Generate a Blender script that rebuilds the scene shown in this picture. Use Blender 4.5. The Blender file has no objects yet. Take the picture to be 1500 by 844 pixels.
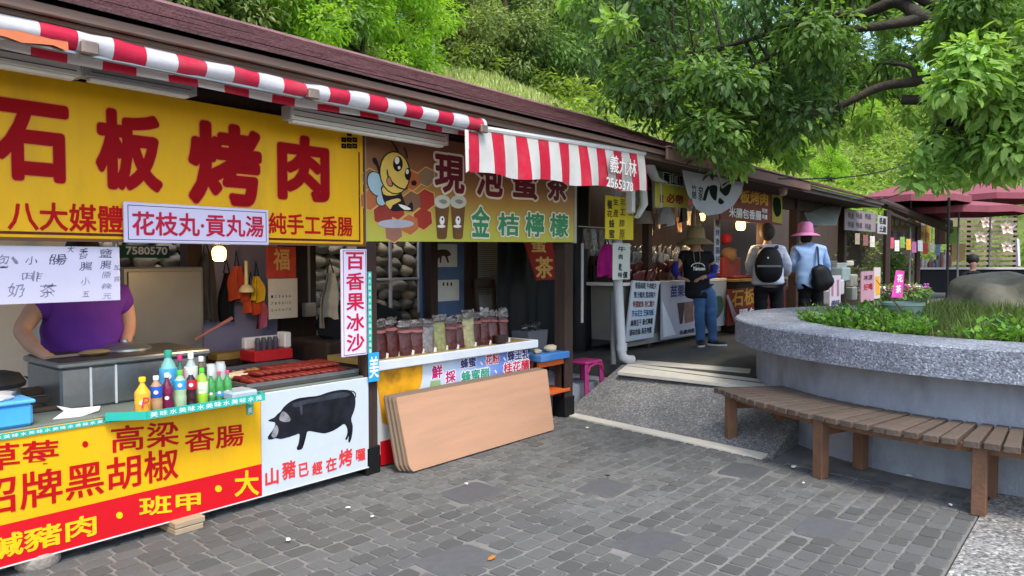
import bpy, bmesh, math, random
from mathutils import Vector, Matrix, Quaternion
from math import sin, cos, pi, radians as R
random.seed(7)
scene = bpy.context.scene
col = scene.collection
# ---------------------------------------------------------------- camera
# world: X runs along the row of stalls, Y goes into the stalls, Z up (metres)
FPX, CX, CY, EYE = 1083.0, 750.0, 422.0, 1.5
TH = math.atan2(1645 - CX, FPX)
PITCH = math.atan2(CY - 381, FPX)
cam = bpy.data.cameras.new('camera')
cam.sensor_width = 36.0
cam.lens = 36.0 * FPX / 1500.0
cam.clip_start = 0.05
cam.clip_end = 1500
camo = bpy.data.objects.new('camera', cam)
col.objects.link(camo)
camo.location = (0, 0, EYE)
camo.rotation_euler = (pi/2 - PITCH, 0, TH - pi/2)
scene.camera = camo
# ---------------------------------------------------------------- sky and sun
SUN_EL, SUN_AZ = 60.0, -118.0      # azimuth: compass angle in the XY plane, from +X towards +Y
world = bpy.data.worlds.new('World')
scene.world = world
world.use_nodes = True
wn = world.node_tree.nodes
bg = wn['Background']
sky = wn.new('ShaderNodeTexSky')
sky.sky_type = 'NISHITA'
sky.sun_disc = False
sky.sun_elevation = R(SUN_EL)
sky.sun_rotation = R(90 - SUN_AZ)
sky.air_density = 1.0
sky.dust_density = 2.0
sky.ozone_density = 0.6
bg.inputs['Strength'].default_value = 0.15
world.node_tree.links.new(sky.outputs[0], bg.inputs[0])
sun = bpy.data.lights.new('sun', 'SUN')
sun.energy = 1.1
sun.angle = R(14)
sun.color = (1.0, 0.94, 0.84)
suno = bpy.data.objects.new('sun', sun)
col.objects.link(suno)
sd = Vector((cos(R(SUN_EL))*cos(R(SUN_AZ)), cos(R(SUN_EL))*sin(R(SUN_AZ)), sin(R(SUN_EL))))
suno.rotation_euler = sd.to_track_quat('Z', 'Y').to_euler()
suno.location = (0, 0, 30)
vs = scene.view_settings
vs.view_transform = 'Standard'
vs.look = 'None'
vs.gamma = 1.0
vs.exposure = 1.45
scene.cycles.max_bounces = 8
scene.cycles.transparent_max_bounces = 8
scene.cycles.use_denoising = True
# ---------------------------------------------------------------- measuring helpers (photo point -> place)
_fw = Vector((cos(TH), sin(TH), 0)); _rt = Vector((sin(TH), -cos(TH), 0)); _up = Vector((0, 0, 1))
_f = _fw*cos(PITCH) - _up*sin(PITCH); _u = _fw*sin(PITCH) + _up*cos(PITCH)
_C = Vector((0, 0, EYE))
def _ray(x, y): return _f*FPX + _rt*(x - CX) + _u*(CY - y)
def pY(x, y, Y): d = _ray(x, y); return _C + d*(Y/d.y)
def pZ(x, y, z): d = _ray(x, y); return _C + d*((z - EYE)/d.z)
def pD(x, y, dep): d = _ray(x, y); return _C + d*(dep/FPX)
# ---------------------------------------------------------------- materials
def S(h):
    h = h.lstrip('#'); o = []
    for i in (0, 2, 4):
        c = int(h[i:i+2], 16)/255.0
        o.append(c/12.92 if c <= .04045 else ((c+.055)/1.055)**2.4)
    return tuple(o)
MATS = {}
def mat(name, c, rough=.6, var=.10, scale=7, bump=0, bscale=60, metal=0, rnd=0, spec=.25, dirt=0, dirtc=(.05,.042,.033), dscale=3, isl=0, trans=0, alpha=1, emit=0, stretch=None, sheen=0):
    if name in MATS: return MATS[name]
    if isinstance(c, str): c = S(c)
    m = bpy.data.materials.new(name); m.use_nodes = True
    nt = m.node_tree; N = nt.nodes; L = nt.links
    b = N['Principled BSDF']
    tc = N.new('ShaderNodeTexCoord'); src = tc.outputs['Object']
    if stretch:
        mp = N.new('ShaderNodeMapping'); mp.inputs['Scale'].default_value = stretch
        L.new(src, mp.inputs[0]); src = mp.outputs[0]
    nz = N.new('ShaderNodeTexNoise'); nz.inputs['Scale'].default_value = scale; nz.inputs['Detail'].default_value = 5
    L.new(src, nz.inputs['Vector'])
    mr = N.new('ShaderNodeMapRange'); mr.inputs[1].default_value = .25; mr.inputs[2].default_value = .75
    mr.inputs[3].default_value = 1-var; mr.inputs[4].default_value = 1+var
    L.new(nz.outputs[0], mr.inputs[0])
    val = mr.outputs[0]
    def mul(a, x):
        q = N.new('ShaderNodeMath'); q.operation = 'MULTIPLY'; L.new(a, q.inputs[0]); L.new(x, q.inputs[1]); return q.outputs[0]
    if rnd:
        oi = N.new('ShaderNodeObjectInfo'); m2 = N.new('ShaderNodeMapRange'); m2.inputs[3].default_value = 1-rnd; m2.inputs[4].default_value = 1+rnd
        L.new(oi.outputs['Random'], m2.inputs[0]); val = mul(val, m2.outputs[0])
    if isl:
        g = N.new('ShaderNodeNewGeometry'); m2 = N.new('ShaderNodeMapRange'); m2.inputs[3].default_value = 1-isl; m2.inputs[4].default_value = 1+isl
        L.new(g.outputs['Random Per Island'], m2.inputs[0]); val = mul(val, m2.outputs[0])
    vm = N.new('ShaderNodeVectorMath'); vm.operation = 'SCALE'; vm.inputs[0].default_value = c
    L.new(val, vm.inputs['Scale']); out = vm.outputs[0]
    if dirt:
        n2 = N.new('ShaderNodeTexNoise'); n2.inputs['Scale'].default_value = dscale; n2.inputs['Detail'].default_value = 8; n2.inputs['Roughness'].default_value = .65
        L.new(src, n2.inputs['Vector'])
        m3 = N.new('ShaderNodeMapRange'); m3.inputs[1].default_value = .48; m3.inputs[2].default_value = .72; m3.inputs[4].default_value = dirt
        L.new(n2.outputs[0], m3.inputs[0])
        mx = N.new('ShaderNodeMix'); mx.data_type = 'RGBA'; L.new(m3.outputs[0], mx.inputs[0]); L.new(out, mx.inputs[6]); mx.inputs[7].default_value = (*dirtc, 1)
        out = mx.outputs[2]
    L.new(out, b.inputs['Base Color'])
    b.inputs['Roughness'].default_value = rough; b.inputs['Metallic'].default_value = metal
    b.inputs['Specular IOR Level'].default_value = spec
    if trans: b.inputs['Transmission Weight'].default_value = trans
    if alpha < 1: b.inputs['Alpha'].default_value = alpha
    if emit:
        b.inputs['Emission Color'].default_value = (*c, 1); b.inputs['Emission Strength'].default_value = emit
    if bump:
        n3 = N.new('ShaderNodeTexNoise'); n3.inputs['Scale'].default_value = bscale; n3.inputs['Detail'].default_value = 6
        L.new(src, n3.inputs['Vector'])
        bp = N.new('ShaderNodeBump'); bp.inputs['Strength'].default_value = bump; bp.inputs['Distance'].default_value = .02
        L.new(n3.outputs[0], bp.inputs['Height']); L.new(bp.outputs[0], b.inputs['Normal'])
    MATS[name] = m
    return m
def leafmat(name, c, t=.45, var=.35, rough=.5):
    if name in MATS: return MATS[name]
    if isinstance(c, str): c = S(c)
    m = mat(name, c, rough, .18, 1.3, isl=var, spec=.35)
    N = m.node_tree.nodes; L = m.node_tree.links; b = N['Principled BSDF']
    tr = N.new('ShaderNodeBsdfTranslucent'); mx = N.new('ShaderNodeMixShader'); mx.inputs[0].default_value = t
    src = b.inputs['Base Color'].links[0].from_socket
    v = N.new('ShaderNodeVectorMath'); v.operation = 'MULTIPLY'; v.inputs[1].default_value = (1.25, 1.35, .55)
    L.new(src, v.inputs[0]); L.new(v.outputs[0], tr.inputs[0])
    L.new(b.outputs[0], mx.inputs[1]); L.new(tr.outputs[0], mx.inputs[2])
    L.new(mx.outputs[0], N['Material Output'].inputs[0])
    return m
def aggmat(name, base, light, dark, scale=55, bump=.5):
    m = bpy.data.materials.new(name); m.use_nodes = True; MATS[name] = m
    N = m.node_tree.nodes; L = m.node_tree.links; b = N['Principled BSDF']
    tc = N.new('ShaderNodeTexCoord'); vo = N.new('ShaderNodeTexVoronoi'); vo.inputs['Scale'].default_value = scale
    L.new(tc.outputs['Object'], vo.inputs['Vector'])
    sp = N.new('ShaderNodeSeparateColor'); L.new(vo.outputs['Color'], sp.inputs[0])
    cr = N.new('ShaderNodeValToRGB'); e = cr.color_ramp.elements
    e[0].position = 0; e[0].color = (*dark, 1); e[1].position = 1; e[1].color = (*light, 1)
    k = cr.color_ramp.elements.new(.45); k.color = (*base, 1); k = cr.color_ramp.elements.new(.8); k.color = (*[x*1.25 for x in base], 1)
    L.new(sp.outputs[0], cr.inputs[0])
    nz = N.new('ShaderNodeTexNoise'); nz.inputs['Scale'].default_value = 2.5; nz.inputs['Detail'].default_value = 6; L.new(tc.outputs['Object'], nz.inputs['Vector'])
    mr = N.new('ShaderNodeMapRange'); mr.inputs[1].default_value = .3; mr.inputs[2].default_value = .7; mr.inputs[3].default_value = .72; mr.inputs[4].default_value = 1.15; L.new(nz.outputs[0], mr.inputs[0])
    vm = N.new('ShaderNodeVectorMath'); vm.operation = 'SCALE'; L.new(cr.outputs[0], vm.inputs[0]); L.new(mr.outputs[0], vm.inputs['Scale'])
    L.new(vm.outputs[0], b.inputs['Base Color']); b.inputs['Roughness'].default_value = .85
    bp = N.new('ShaderNodeBump'); bp.inputs['Strength'].default_value = bump; bp.inputs['Distance'].default_value = .008; bp.invert = True
    L.new(vo.outputs['Distance'], bp.inputs['Height']); L.new(bp.outputs[0], b.inputs['Normal'])
    return m
def stripemat(name, axis, period, c1, c2, phase=0, duty=.5, fade=0):
    """cloth woven in two colours in bands along one axis"""
    m = mat(name, c1, .75, .1, 5, bump=.15, bscale=35, dirt=.25, dirtc=(.35,.3,.28), dscale=4)
    N = m.node_tree.nodes; L = m.node_tree.links; b = N['Principled BSDF']
    tc = N.new('ShaderNodeTexCoord'); s = N.new('ShaderNodeSeparateXYZ'); L.new(tc.outputs['Object'], s.inputs[0])
    a = N.new('ShaderNodeMath'); a.operation = 'MULTIPLY_ADD'; a.inputs[1].default_value = 1/period; a.inputs[2].default_value = phase
    L.new(s.outputs[axis], a.inputs[0])
    fr = N.new('ShaderNodeMath'); fr.operation = 'FRACT'; L.new(a.outputs[0], fr.inputs[0])
    g = N.new('ShaderNodeMath'); g.operation = 'GREATER_THAN'; g.inputs[1].default_value = duty; L.new(fr.outputs[0], g.inputs[0])
    mx = N.new('ShaderNodeMix'); mx.data_type = 'RGBA'; L.new(g.outputs[0], mx.inputs[0])
    mx.inputs[6].default_value = (*S(c1), 1); mx.inputs[7].default_value = (*S(c2), 1)
    old = b.inputs['Base Color'].links[0].from_node
    vm = [n for n in N if n.type == 'VECT_MATH'][0]
    L.new(mx.outputs[2], vm.inputs[0])
    tr = N.new('ShaderNodeBsdfTranslucent'); ms = N.new('ShaderNodeMixShader'); ms.inputs[0].default_value = .22
    L.new(mx.outputs[2], tr.inputs[0]); L.new(b.outputs[0], ms.inputs[1]); L.new(tr.outputs[0], ms.inputs[2]); L.new(ms.outputs[0], N['Material Output'].inputs[0])
    return m
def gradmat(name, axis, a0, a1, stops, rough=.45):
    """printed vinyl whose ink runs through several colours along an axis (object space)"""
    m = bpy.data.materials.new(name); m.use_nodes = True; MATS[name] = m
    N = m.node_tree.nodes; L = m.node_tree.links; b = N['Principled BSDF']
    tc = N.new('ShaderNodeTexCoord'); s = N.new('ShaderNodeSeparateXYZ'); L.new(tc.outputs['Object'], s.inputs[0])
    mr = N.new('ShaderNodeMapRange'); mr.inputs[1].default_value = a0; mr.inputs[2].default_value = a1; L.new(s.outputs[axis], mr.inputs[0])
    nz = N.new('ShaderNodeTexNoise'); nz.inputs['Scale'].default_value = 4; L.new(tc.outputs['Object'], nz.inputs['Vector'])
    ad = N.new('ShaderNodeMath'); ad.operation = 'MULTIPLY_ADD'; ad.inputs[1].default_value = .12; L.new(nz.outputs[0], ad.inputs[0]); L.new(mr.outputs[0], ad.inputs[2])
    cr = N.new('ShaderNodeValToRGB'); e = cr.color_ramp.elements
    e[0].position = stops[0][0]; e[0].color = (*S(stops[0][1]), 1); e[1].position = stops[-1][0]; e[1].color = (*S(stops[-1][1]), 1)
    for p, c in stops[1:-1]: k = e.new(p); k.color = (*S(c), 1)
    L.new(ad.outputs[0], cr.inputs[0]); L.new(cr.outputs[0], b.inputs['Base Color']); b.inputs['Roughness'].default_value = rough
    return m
# ---------------------------------------------------------------- mesh helpers
ORG = {}
class MB:
    def __init__(s): s.v = []; s.f = []; s.m = []; s.mi = 0; s.mats = []
    def use(s, m):
        if m not in s.mats: s.mats.append(m)
        s.mi = s.mats.index(m); return s
    def add(s, vs, fs):
        k = len(s.v); s.v += [tuple(p) for p in vs]
        for f in fs: s.f.append(tuple(i+k for i in f)); s.m.append(s.mi)
        return s
    def box(s, a, b, ch=0, M=None):
        """box between two corners, ch = chamfer on all edges"""
        x0, y0, z0 = [min(a[i], b[i]) for i in range(3)]; x1, y1, z1 = [max(a[i], b[i]) for i in range(3)]
        if ch <= 0:
            vs = [(x0,y0,z0),(x1,y0,z0),(x1,y1,z0),(x0,y1,z0),(x0,y0,z1),(x1,y0,z1),(x1,y1,z1),(x0,y1,z1)]
            fs = [(0,3,2,1),(4,5,6,7),(0,1,5,4),(1,2,6,5),(2,3,7,6),(3,0,4,7)]
        else:
            bm = bmesh.new(); bmesh.ops.create_cube(bm, size=1)
            for q in bm.verts: q.co = Vector(((x0+x1)/2 + q.co.x*(x1-x0), (y0+y1)/2 + q.co.y*(y1-y0), (z0+z1)/2 + q.co.z*(z1-z0)))
            ch = min(ch, .45*min(x1-x0, y1-y0, z1-z0))
            bmesh.ops.bevel(bm, geom=list(bm.edges), offset=ch, segments=1, affect='EDGES', profile=.5)
            bm.verts.index_update(); vs = [tuple(q.co) for q in bm.verts]; fs = [tuple(q.index for q in f.verts) for f in bm.faces]; bm.free()
        if M is not None: vs = [M @ Vector(p) for p in vs]
        return s.add(vs, fs)
    def tube(s, pts, rs, n=8, cap=True, flat=1.0, ref=None):
        pts = [Vector(p) for p in pts]
        if not hasattr(rs, '__len__'): rs = [rs]*len(pts)
        k = len(s.v); vs = []; fs = []
        t0 = (pts[1]-pts[0]).normalized()
        a = Vector(ref) if ref else (Vector((0,0,1)) if abs(t0.z) < .9 else Vector((1,0,0)))
        for i, p in enumerate(pts):
            t = (pts[min(i+1, len(pts)-1)] - pts[max(i-1, 0)])
            t = t.normalized() if t.length > 1e-9 else t0
            a = a - t*a.dot(t)
            a = a.normalized() if a.length > 1e-6 else t.orthogonal().normalized()
            b = t.cross(a)
            for j in range(n):
                q = 2*pi*j/n; vs.append(p + (a*cos(q)*flat + b*sin(q))*rs[i])
        for i in range(len(pts)-1):
            for j in range(n): fs.append((i*n+j, i*n+(j+1)%n, (i+1)*n+(j+1)%n, (i+1)*n+j))
        if cap: fs.append(tuple(range(n-1, -1, -1))); fs.append(tuple((len(pts)-1)*n+j for j in range(n)))
        return s.add(vs, fs)
    def lathe(s, c, prof, n=12, M=None, sx=1, sy=1):
        vs = []; fs = []
        for r, z in prof:
            for j in range(n): vs.append(Vector((r*cos(2*pi*j/n)*sx, r*sin(2*pi*j/n)*sy, z)))
        for i in range(len(prof)-1):
            for j in range(n): fs.append((i*n+j, i*n+(j+1)%n, (i+1)*n+(j+1)%n, (i+1)*n+j))
        if prof[0][0] > 1e-6: fs.append(tuple(range(n-1, -1, -1)))
        if prof[-1][0] > 1e-6: fs.append(tuple((len(prof)-1)*n+j for j in range(n)))
        if M is not None: vs = [M @ p for p in vs]
        return s.add([p+Vector(c) for p in vs], fs)
    def prism(s, poly, O, U, V, th):
        """polygon (u,v) on plane O,U,V, thickness th along -N (N = UxV)"""
        O, U, V = Vector(O), Vector(U), Vector(V); Nn = U.cross(V).normalized(); n = len(poly)
        f = [O+U*u+V*v for u, v in poly]; bk = [p-Nn*th for p in f]
        fs = [tuple(range(n))]
        if th > 0: fs.append(tuple(range(2*n-1, n-1, -1))); fs += [(i, i+n, (i+1)%n+n, (i+1)%n) for i in range(n)]
        return s.add(f + (bk if th > 0 else []), fs)
    def ball(s, c, r, seed=0, rough=0, sub=2, M=None):
        bm = bmesh.new(); bmesh.ops.create_icosphere(bm, subdivisions=sub, radius=1)
        rr = random.Random(seed); o = Vector((rr.random()*9, rr.random()*9, rr.random()*9))
        from mathutils import noise as nz
        vs = []
        for q in bm.verts:
            d = 1 + rough*nz.noise(q.co*1.3+o)
            p = Vector((q.co.x*r[0], q.co.y*r[1], q.co.z*r[2]))*d
            if M is not None: p = M @ p
            vs.append(p + Vector(c))
        bm.verts.index_update(); fs = [tuple(q.index for q in f.verts) for f in bm.faces]; bm.free()
        return s.add(vs, fs)
    def mesh(s, name):
        me = bpy.data.meshes.new(name); me.from_pydata(s.v, [], s.f); me.update(); return me
    def build(s, name, m=None, parent=None, smooth=False, local=False, sharp=True):
        org = Vector((0, 0, 0))
        if not local:
            if parent is not None: org = ORG[parent.name]
            else:
                xs = [p[0] for p in s.v]; ys = [p[1] for p in s.v]; zs = [p[2] for p in s.v]
                org = Vector(((min(xs)+max(xs))/2, (min(ys)+max(ys))/2, min(zs)))
        me = bpy.data.meshes.new(name)
        me.from_pydata([tuple(Vector(p)-org) for p in s.v], [], s.f)
        if s.mats:
            for q in s.mats: me.materials.append(q)
            me.polygons.foreach_set('material_index', s.m)
        elif m is not None: me.materials.append(m)
        if smooth:
            me.polygons.foreach_set('use_smooth', [True]*len(me.polygons))
            if sharp: me.set_sharp_from_angle(angle=R(42))
        me.update()
        o = bpy.data.objects.new(name, me); col.objects.link(o)
        if parent is not None: o.parent = parent
        elif not local: o.location = org
        ORG[o.name] = org
        return o
def tag(o, label, cat, group=None, kind=None):
    if kind: o['kind'] = kind
    if label: o['label'] = label
    if cat: o['category'] = cat
    if group: o['group'] = group
    return o
def thing(name, label, cat, loc, group=None):
    o = bpy.data.objects.new(name, None); col.objects.link(o); o.location = loc; o.empty_display_size = .1
    ORG[o.name] = Vector(loc)
    return tag(o, label, cat, group)
def struct(o): o['kind'] = 'structure'; return o
def copy_tree(o, parent=None):
    c = o.copy(); col.objects.link(c); c.parent = parent
    ORG[c.name] = ORG[o.name]
    for ch in list(o.children): copy_tree(ch, c)
    return c
def crom(pts, k=6, closed=True):
    """Catmull-Rom smoothing of a polygon / polyline"""
    out = []; n = len(pts); P = [Vector(p) for p in pts]
    rng = range(n) if closed else range(n-1)
    for i in rng:
        if closed: a, b, c, d = P[(i-1)%n], P[i], P[(i+1)%n], P[(i+2)%n]
        else: a, b, c, d = P[max(i-1,0)], P[i], P[i+1], P[min(i+2,n-1)]
        for j in range(k):
            t = j/k
            out.append(.5*((2*b)+(c-a)*t+(2*a-5*b+4*c-d)*t*t+(3*b-a-3*c+d)*t*t*t))
    if not closed: out.append(P[-1])
    return out
# flat print: a shape on a sign face Y = const seen from -Y
def print_poly(pts, Y, m, parent, name='print', smooth=0):
    if smooth: pts = [tuple(p) for p in crom([Vector((*p, 0)) for p in pts], smooth)]
    mb = MB(); w = [pY(p[0], p[1], Y) for p in pts]
    # keep the face turned to -Y
    area = sum(w[i].x*w[(i+1)%len(w)].z - w[(i+1)%len(w)].x*w[i].z for i in range(len(w)))
    if area < 0: w.reverse()
    mb.add(w, [tuple(range(len(w)))])
    return mb.build(name, m, parent)
def ell(cx, cy, rx, ry, rot=0, n=20):
    return [(cx+rx*cos(t)*cos(rot)-ry*sin(t)*sin(rot), cy+rx*cos(t)*sin(rot)+ry*sin(t)*cos(rot)) for t in [2*pi*i/n for i in range(n)]]
# lettering ------------------------------------------------------
_tc = {}
def glyphs(body, bold=0.0):
    """outline font as flat faces; bold adds a stroke of that width round every outline"""
    key = (body, bold)
    if key not in _tc:
        cu = bpy.data.curves.new('t', 'FONT'); cu.body = body; cu.size = 1; cu.resolution_u = 3; cu.fill_mode = 'FRONT'
        o = bpy.data.objects.new('t', cu)
        me = bpy.data.meshes.new_from_object(o)
        vs = [tuple(v.co) for v in me.vertices]; fs = [tuple(p.vertices) for p in me.polygons]
        bpy.data.objects.remove(o); bpy.data.meshes.remove(me); bpy.data.curves.remove(cu)
        if bold > 0:
            ed = {}
            for f in fs:
                for a, b in zip(f, f[1:]+f[:1]):
                    k = (min(a,b), max(a,b)); ed[k] = ed.get(k, 0)+1
            bd = [k for k, n in ed.items() if n == 1]; used = set(); ix = 0
            for a, b in bd:
                p, q = Vector(vs[a]), Vector(vs[b]); d = q-p
                if d.length < 1e-6: continue
                n = Vector((-d.y, d.x, 0)).normalized()*bold; ix += 1; h = Vector((0,0,1+ix*.0025))
                k = len(vs); vs += [tuple(x) for x in (p-n+h, q-n+h, q+n+h, p+n+h)]; fs.append((k,k+1,k+2,k+3))
                used.add(a); used.add(b)
            for a in used:
                p = Vector(vs[a]); ix += 1; k = len(vs); h = 1+ix*.0025
                vs += [(p.x+bold*cos(t*pi/4), p.y+bold*sin(t*pi/4), h) for t in range(8)]; fs.append(tuple(range(k, k+8)))
        _tc[key] = (vs, fs)
    return _tc[key]
def text_geo(mb, body, O, U, V, box, bold=0.0, lift=.002, shear=0, like=None, wob=0):
    """fit the string into box (u0,v0,u1,v1) on plane O,U,V"""
    vs, fs = glyphs(body, bold)
    if not vs: return
    ref = glyphs(body, like)[0] if like is not None else vs
    x0 = min(p[0] for p in ref); x1 = max(p[0] for p in ref); y0 = min(p[1] for p in ref); y1 = max(p[1] for p in ref)
    u0, v0, u1, v1 = box; O, U, V = Vector(O), Vector(U), Vector(V); Nn = U.cross(V).normalized()
    out = []
    for p in vs:
        a = (p[0]-x0)/max(x1-x0, 1e-6); b = (p[1]-y0)/max(y1-y0, 1e-6)
        if wob: a, b = a+wob*sin(b*7+v0*90+a*3), b+wob*sin(a*8+u0*70)+wob*.6*sin(a*17+b*5)
        out.append(O + U*(u0+(u1-u0)*a + shear*b*(v1-v0)) + V*(v0+(v1-v0)*b) + Nn*(lift+p[2]*.0003))
    mb.add(out, fs)
UX, UZ = Vector((1,0,0)), Vector((0,0,1))
def text_px(body, L, T, B, Rr, Y, m, parent, bold=.02, outline=None, ob=.06, name='lettering', lift=.002, tiltB=None, shear=0, wob=0):
    """lettering on a sign face Y, between photo columns L..Rr, rows T..B at its left end"""
    a = pY(L, T, Y); b = pY(L, B, Y); c = pY(Rr, (T+B)/2, Y)
    dz = 0
    if tiltB is not None: dz = (pY(Rr, tiltB, Y).z - b.z)/max(c.x-a.x, .01)
    U = Vector((1, 0, dz)); O = (0, Y, 0)
    box = (a.x, b.z - dz*a.x, c.x, a.z - dz*a.x)
    if outline:
        mb = MB(); text_geo(mb, body, O, U, UZ, box, ob, lift, shear, like=bold); q = mb.build('lettering_outline', outline, parent)
    mb = MB(); text_geo(mb, body, O, U, UZ, box, bold, lift*(2 if outline else 1), shear, wob=wob)
    return mb.build(name, m, parent)
# ================================================================ SETTING
m_mortar = mat('mortar', '#7b7a76', .9, .18, 9, bump=.4, bscale=90, dirt=.5, dirtc=(.12,.11,.10), dscale=2.2)
m_sett = mat('sett_stone', '#646563', .78, .22, 22, bump=.5, bscale=120, rnd=.2, dirt=.45, dirtc=(.07,.068,.062), dscale=9)
m_sett2 = mat('sett_stone_all', '#646563', .78, .22, 22, bump=.5, bscale=120, isl=.2, dirt=.45, dirtc=(.07,.068,.062), dscale=1.6)
m_slab = mat('slab_stone', '#57585a', .7, .12, 6, bump=.25, bscale=60, rnd=.1, dirt=.3, dirtc=(.09,.088,.08), dscale=4)
m_agg = aggmat('washed_pebble', (.18,.18,.172), (.36,.36,.345), (.11,.11,.106), 78, .4)
m_agg2 = aggmat('washed_granite', (.225,.245,.285), (.47,.49,.54), (.12,.13,.15), 85, .4)
m_conc = mat('concrete', '#959aa3', .85, .14, 5, bump=.35, bscale=45, dirt=.7, dirtc=(.13,.135,.14), dscale=1.6, stretch=(1.6,1.6,.9))
m_strip = mat('stone_strip', '#cfcabb', .75, .1, 6, bump=.2, bscale=50, dirt=.35, dirtc=(.2,.19,.17), dscale=3)
m_plat = mat('asphalt_platform', '#55544f', .9, .15, 3, bump=.4, bscale=80, dirt=.5, dirtc=(.09,.085,.075), dscale=1.2)
m_ground = mat('earth', '#5a5446', .95, .2, 2, bump=.3)
g = MB(); g.add([(-150,-150,-.03),(250,-150,-.03),(250,250,-.03),(-150,250,-.03)], [(0,1,2,3)])
struct(g.build('ground', m_ground))
# --- paving: mortar bed with rows of setts
pv = MB(); pv.box((-1.5,.62,-.025),(6.85,6.35,.0)); paving = struct(pv.build('paving', m_mortar))
ap = MB(); ap.box((-1.5,-2.6,-.025),(6.7,.61,.006)); apron = struct(ap.build('concrete_apron', aggmat('apron_pebble', (.24,.235,.22), (.5,.49,.46), (.10,.10,.095), 60, .5)))
def sett_mesh(seed, bed=.007):
    rr = random.Random(seed); ring = []
    for sx, sy in ((-1,-1),(1,-1),(1,1),(-1,1)):
        jx, jy = rr.uniform(-.03,.03), rr.uniform(-.03,.03); c = rr.uniform(.05,.13)
        p = (sx*(.5+jx), sy*(.5+jy))
        a = (p[0]-sx*c, p[1]); b = (p[0], p[1]-sy*c)
        ring += [a, b] if sx*sy < 0 else [b, a]
    n = 8; cx = sum(p[0] for p in ring)/n; cy = sum(p[1] for p in ring)/n
    vs = [(x, y, -.02) for x, y in ring] + [(x, y, bed*.5) for x, y in ring] + [(cx+(x-cx)*.92, cy+(y-cy)*.92, bed+rr.uniform(-.001,.001)) for x, y in ring] + [(cx, cy, bed*1.1)]
    fs = [(i, (i+1)%n, n+(i+1)%n, n+i) for i in range(n)] + [(n+i, n+(i+1)%n, 2*n+(i+1)%n, 2*n+i) for i in range(n)] + [(2*n+i, 2*n+(i+1)%n, 3*n) for i in range(n)]
    return vs, fs
VAR = [sett_mesh(i) for i in range(8)]
VM = []
for i, (v, f) in enumerate(VAR):
    me = bpy.data.meshes.new('sett'); me.from_pydata(v, [], f); me.materials.append(m_sett); me.update(); VM.append(me)
SLM = []
for i in range(3):
    v, f = sett_mesh(20+i, .006); v = [(x*1.0, y*1.0, z) for x, y, z in v]
    me = bpy.data.meshes.new('paving_slab'); me.from_pydata(v, [], f); me.materials.append(m_slab); me.update(); SLM.append(me)
rp = random.Random(3)
slabs = [pZ(*p, 0) for p in [(672,822),(886,715),(952,795),(1210,775),(1090,690),(690,722),(455,690),(860,660),(1010,760),(545,760),(1160,690)]]
setts = []
y = .625; row = 0
def in_slab(x, y):
    for s in slabs[:7]:
        if abs(x-s.x) < .19 and abs(y-s.y) < .14: return True
    return False
while y < 4.45:
    w = .106*rp.uniform(.96, 1.04)
    x = -1.2 + rp.uniform(0,.15)
    while x < 6.4:
        l = .134*rp.uniform(.84, 1.18)
        wob = .006*sin(x*1.7+row*.9) + .012*sin(x*.8)
        cxm, cym = x+l/2, y+w/2+wob
        if not in_slab(cxm, cym) and cxm < 5.62 + .17*(cym-2.35)+.0:
            setts.append((cxm, cym, l-.0165, w-.016, rp.uniform(-.035,.035)))
        x += l
    y += w; row += 1
def vis(x, y):
    v = Vector((x, y, 0)) - _C; a = v.dot(_f)
    if a < .3: return None
    px = CX+FPX*v.dot(_rt)/a; py = CY-FPX*v.dot(_u)/a
    return (px, py, a) if -20 < px < 1520 and py < 860 else None
seen = [(vis(s[0], s[1]), s) for s in setts]
near = sorted([q for q in seen if q[0] and not (q[1][1] > 3.98)], key=lambda q: q[0][2])[:300]
nearset = set(id(q[1]) for q in near)
for q, s in near:
    o = bpy.data.objects.new('sett', rp.choice(VM)); col.objects.link(o); o.parent = paving
    o.location = Vector((s[0], s[1], rp.uniform(-.0015,.0015))) - paving.location; o.scale = (s[2], s[3], 1); o.rotation_euler = (rp.uniform(-.01,.01), rp.uniform(-.01,.01), s[4])
far = MB()
for q, s in seen:
    if id(s) in nearset: continue
    v, f = VAR[rp.randrange(8)]; c, sn = cos(s[4]), sin(s[4]); dz = rp.uniform(-.0015,.0015)
    far.add([(s[0]+x*s[2]*c-y_*s[3]*sn, s[1]+x*s[2]*sn+y_*s[3]*c, z+dz) for x, y_, z in v], f)
o = far.build('far_setts', m_sett2, paving); o['kind'] = 'stuff'
for s in slabs[:7]:
    o = bpy.data.objects.new('paving_slab', rp.choice(SLM)); col.objects.link(o); o.parent = paving
    o.location = Vector((s.x, s.y, .0)) - paving.location; o.scale = (.37*rp.uniform(.95,1.06), .285*rp.uniform(.95,1.06), 1); o.rotation_euler = (0,0,rp.uniform(-.06,.06))
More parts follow.
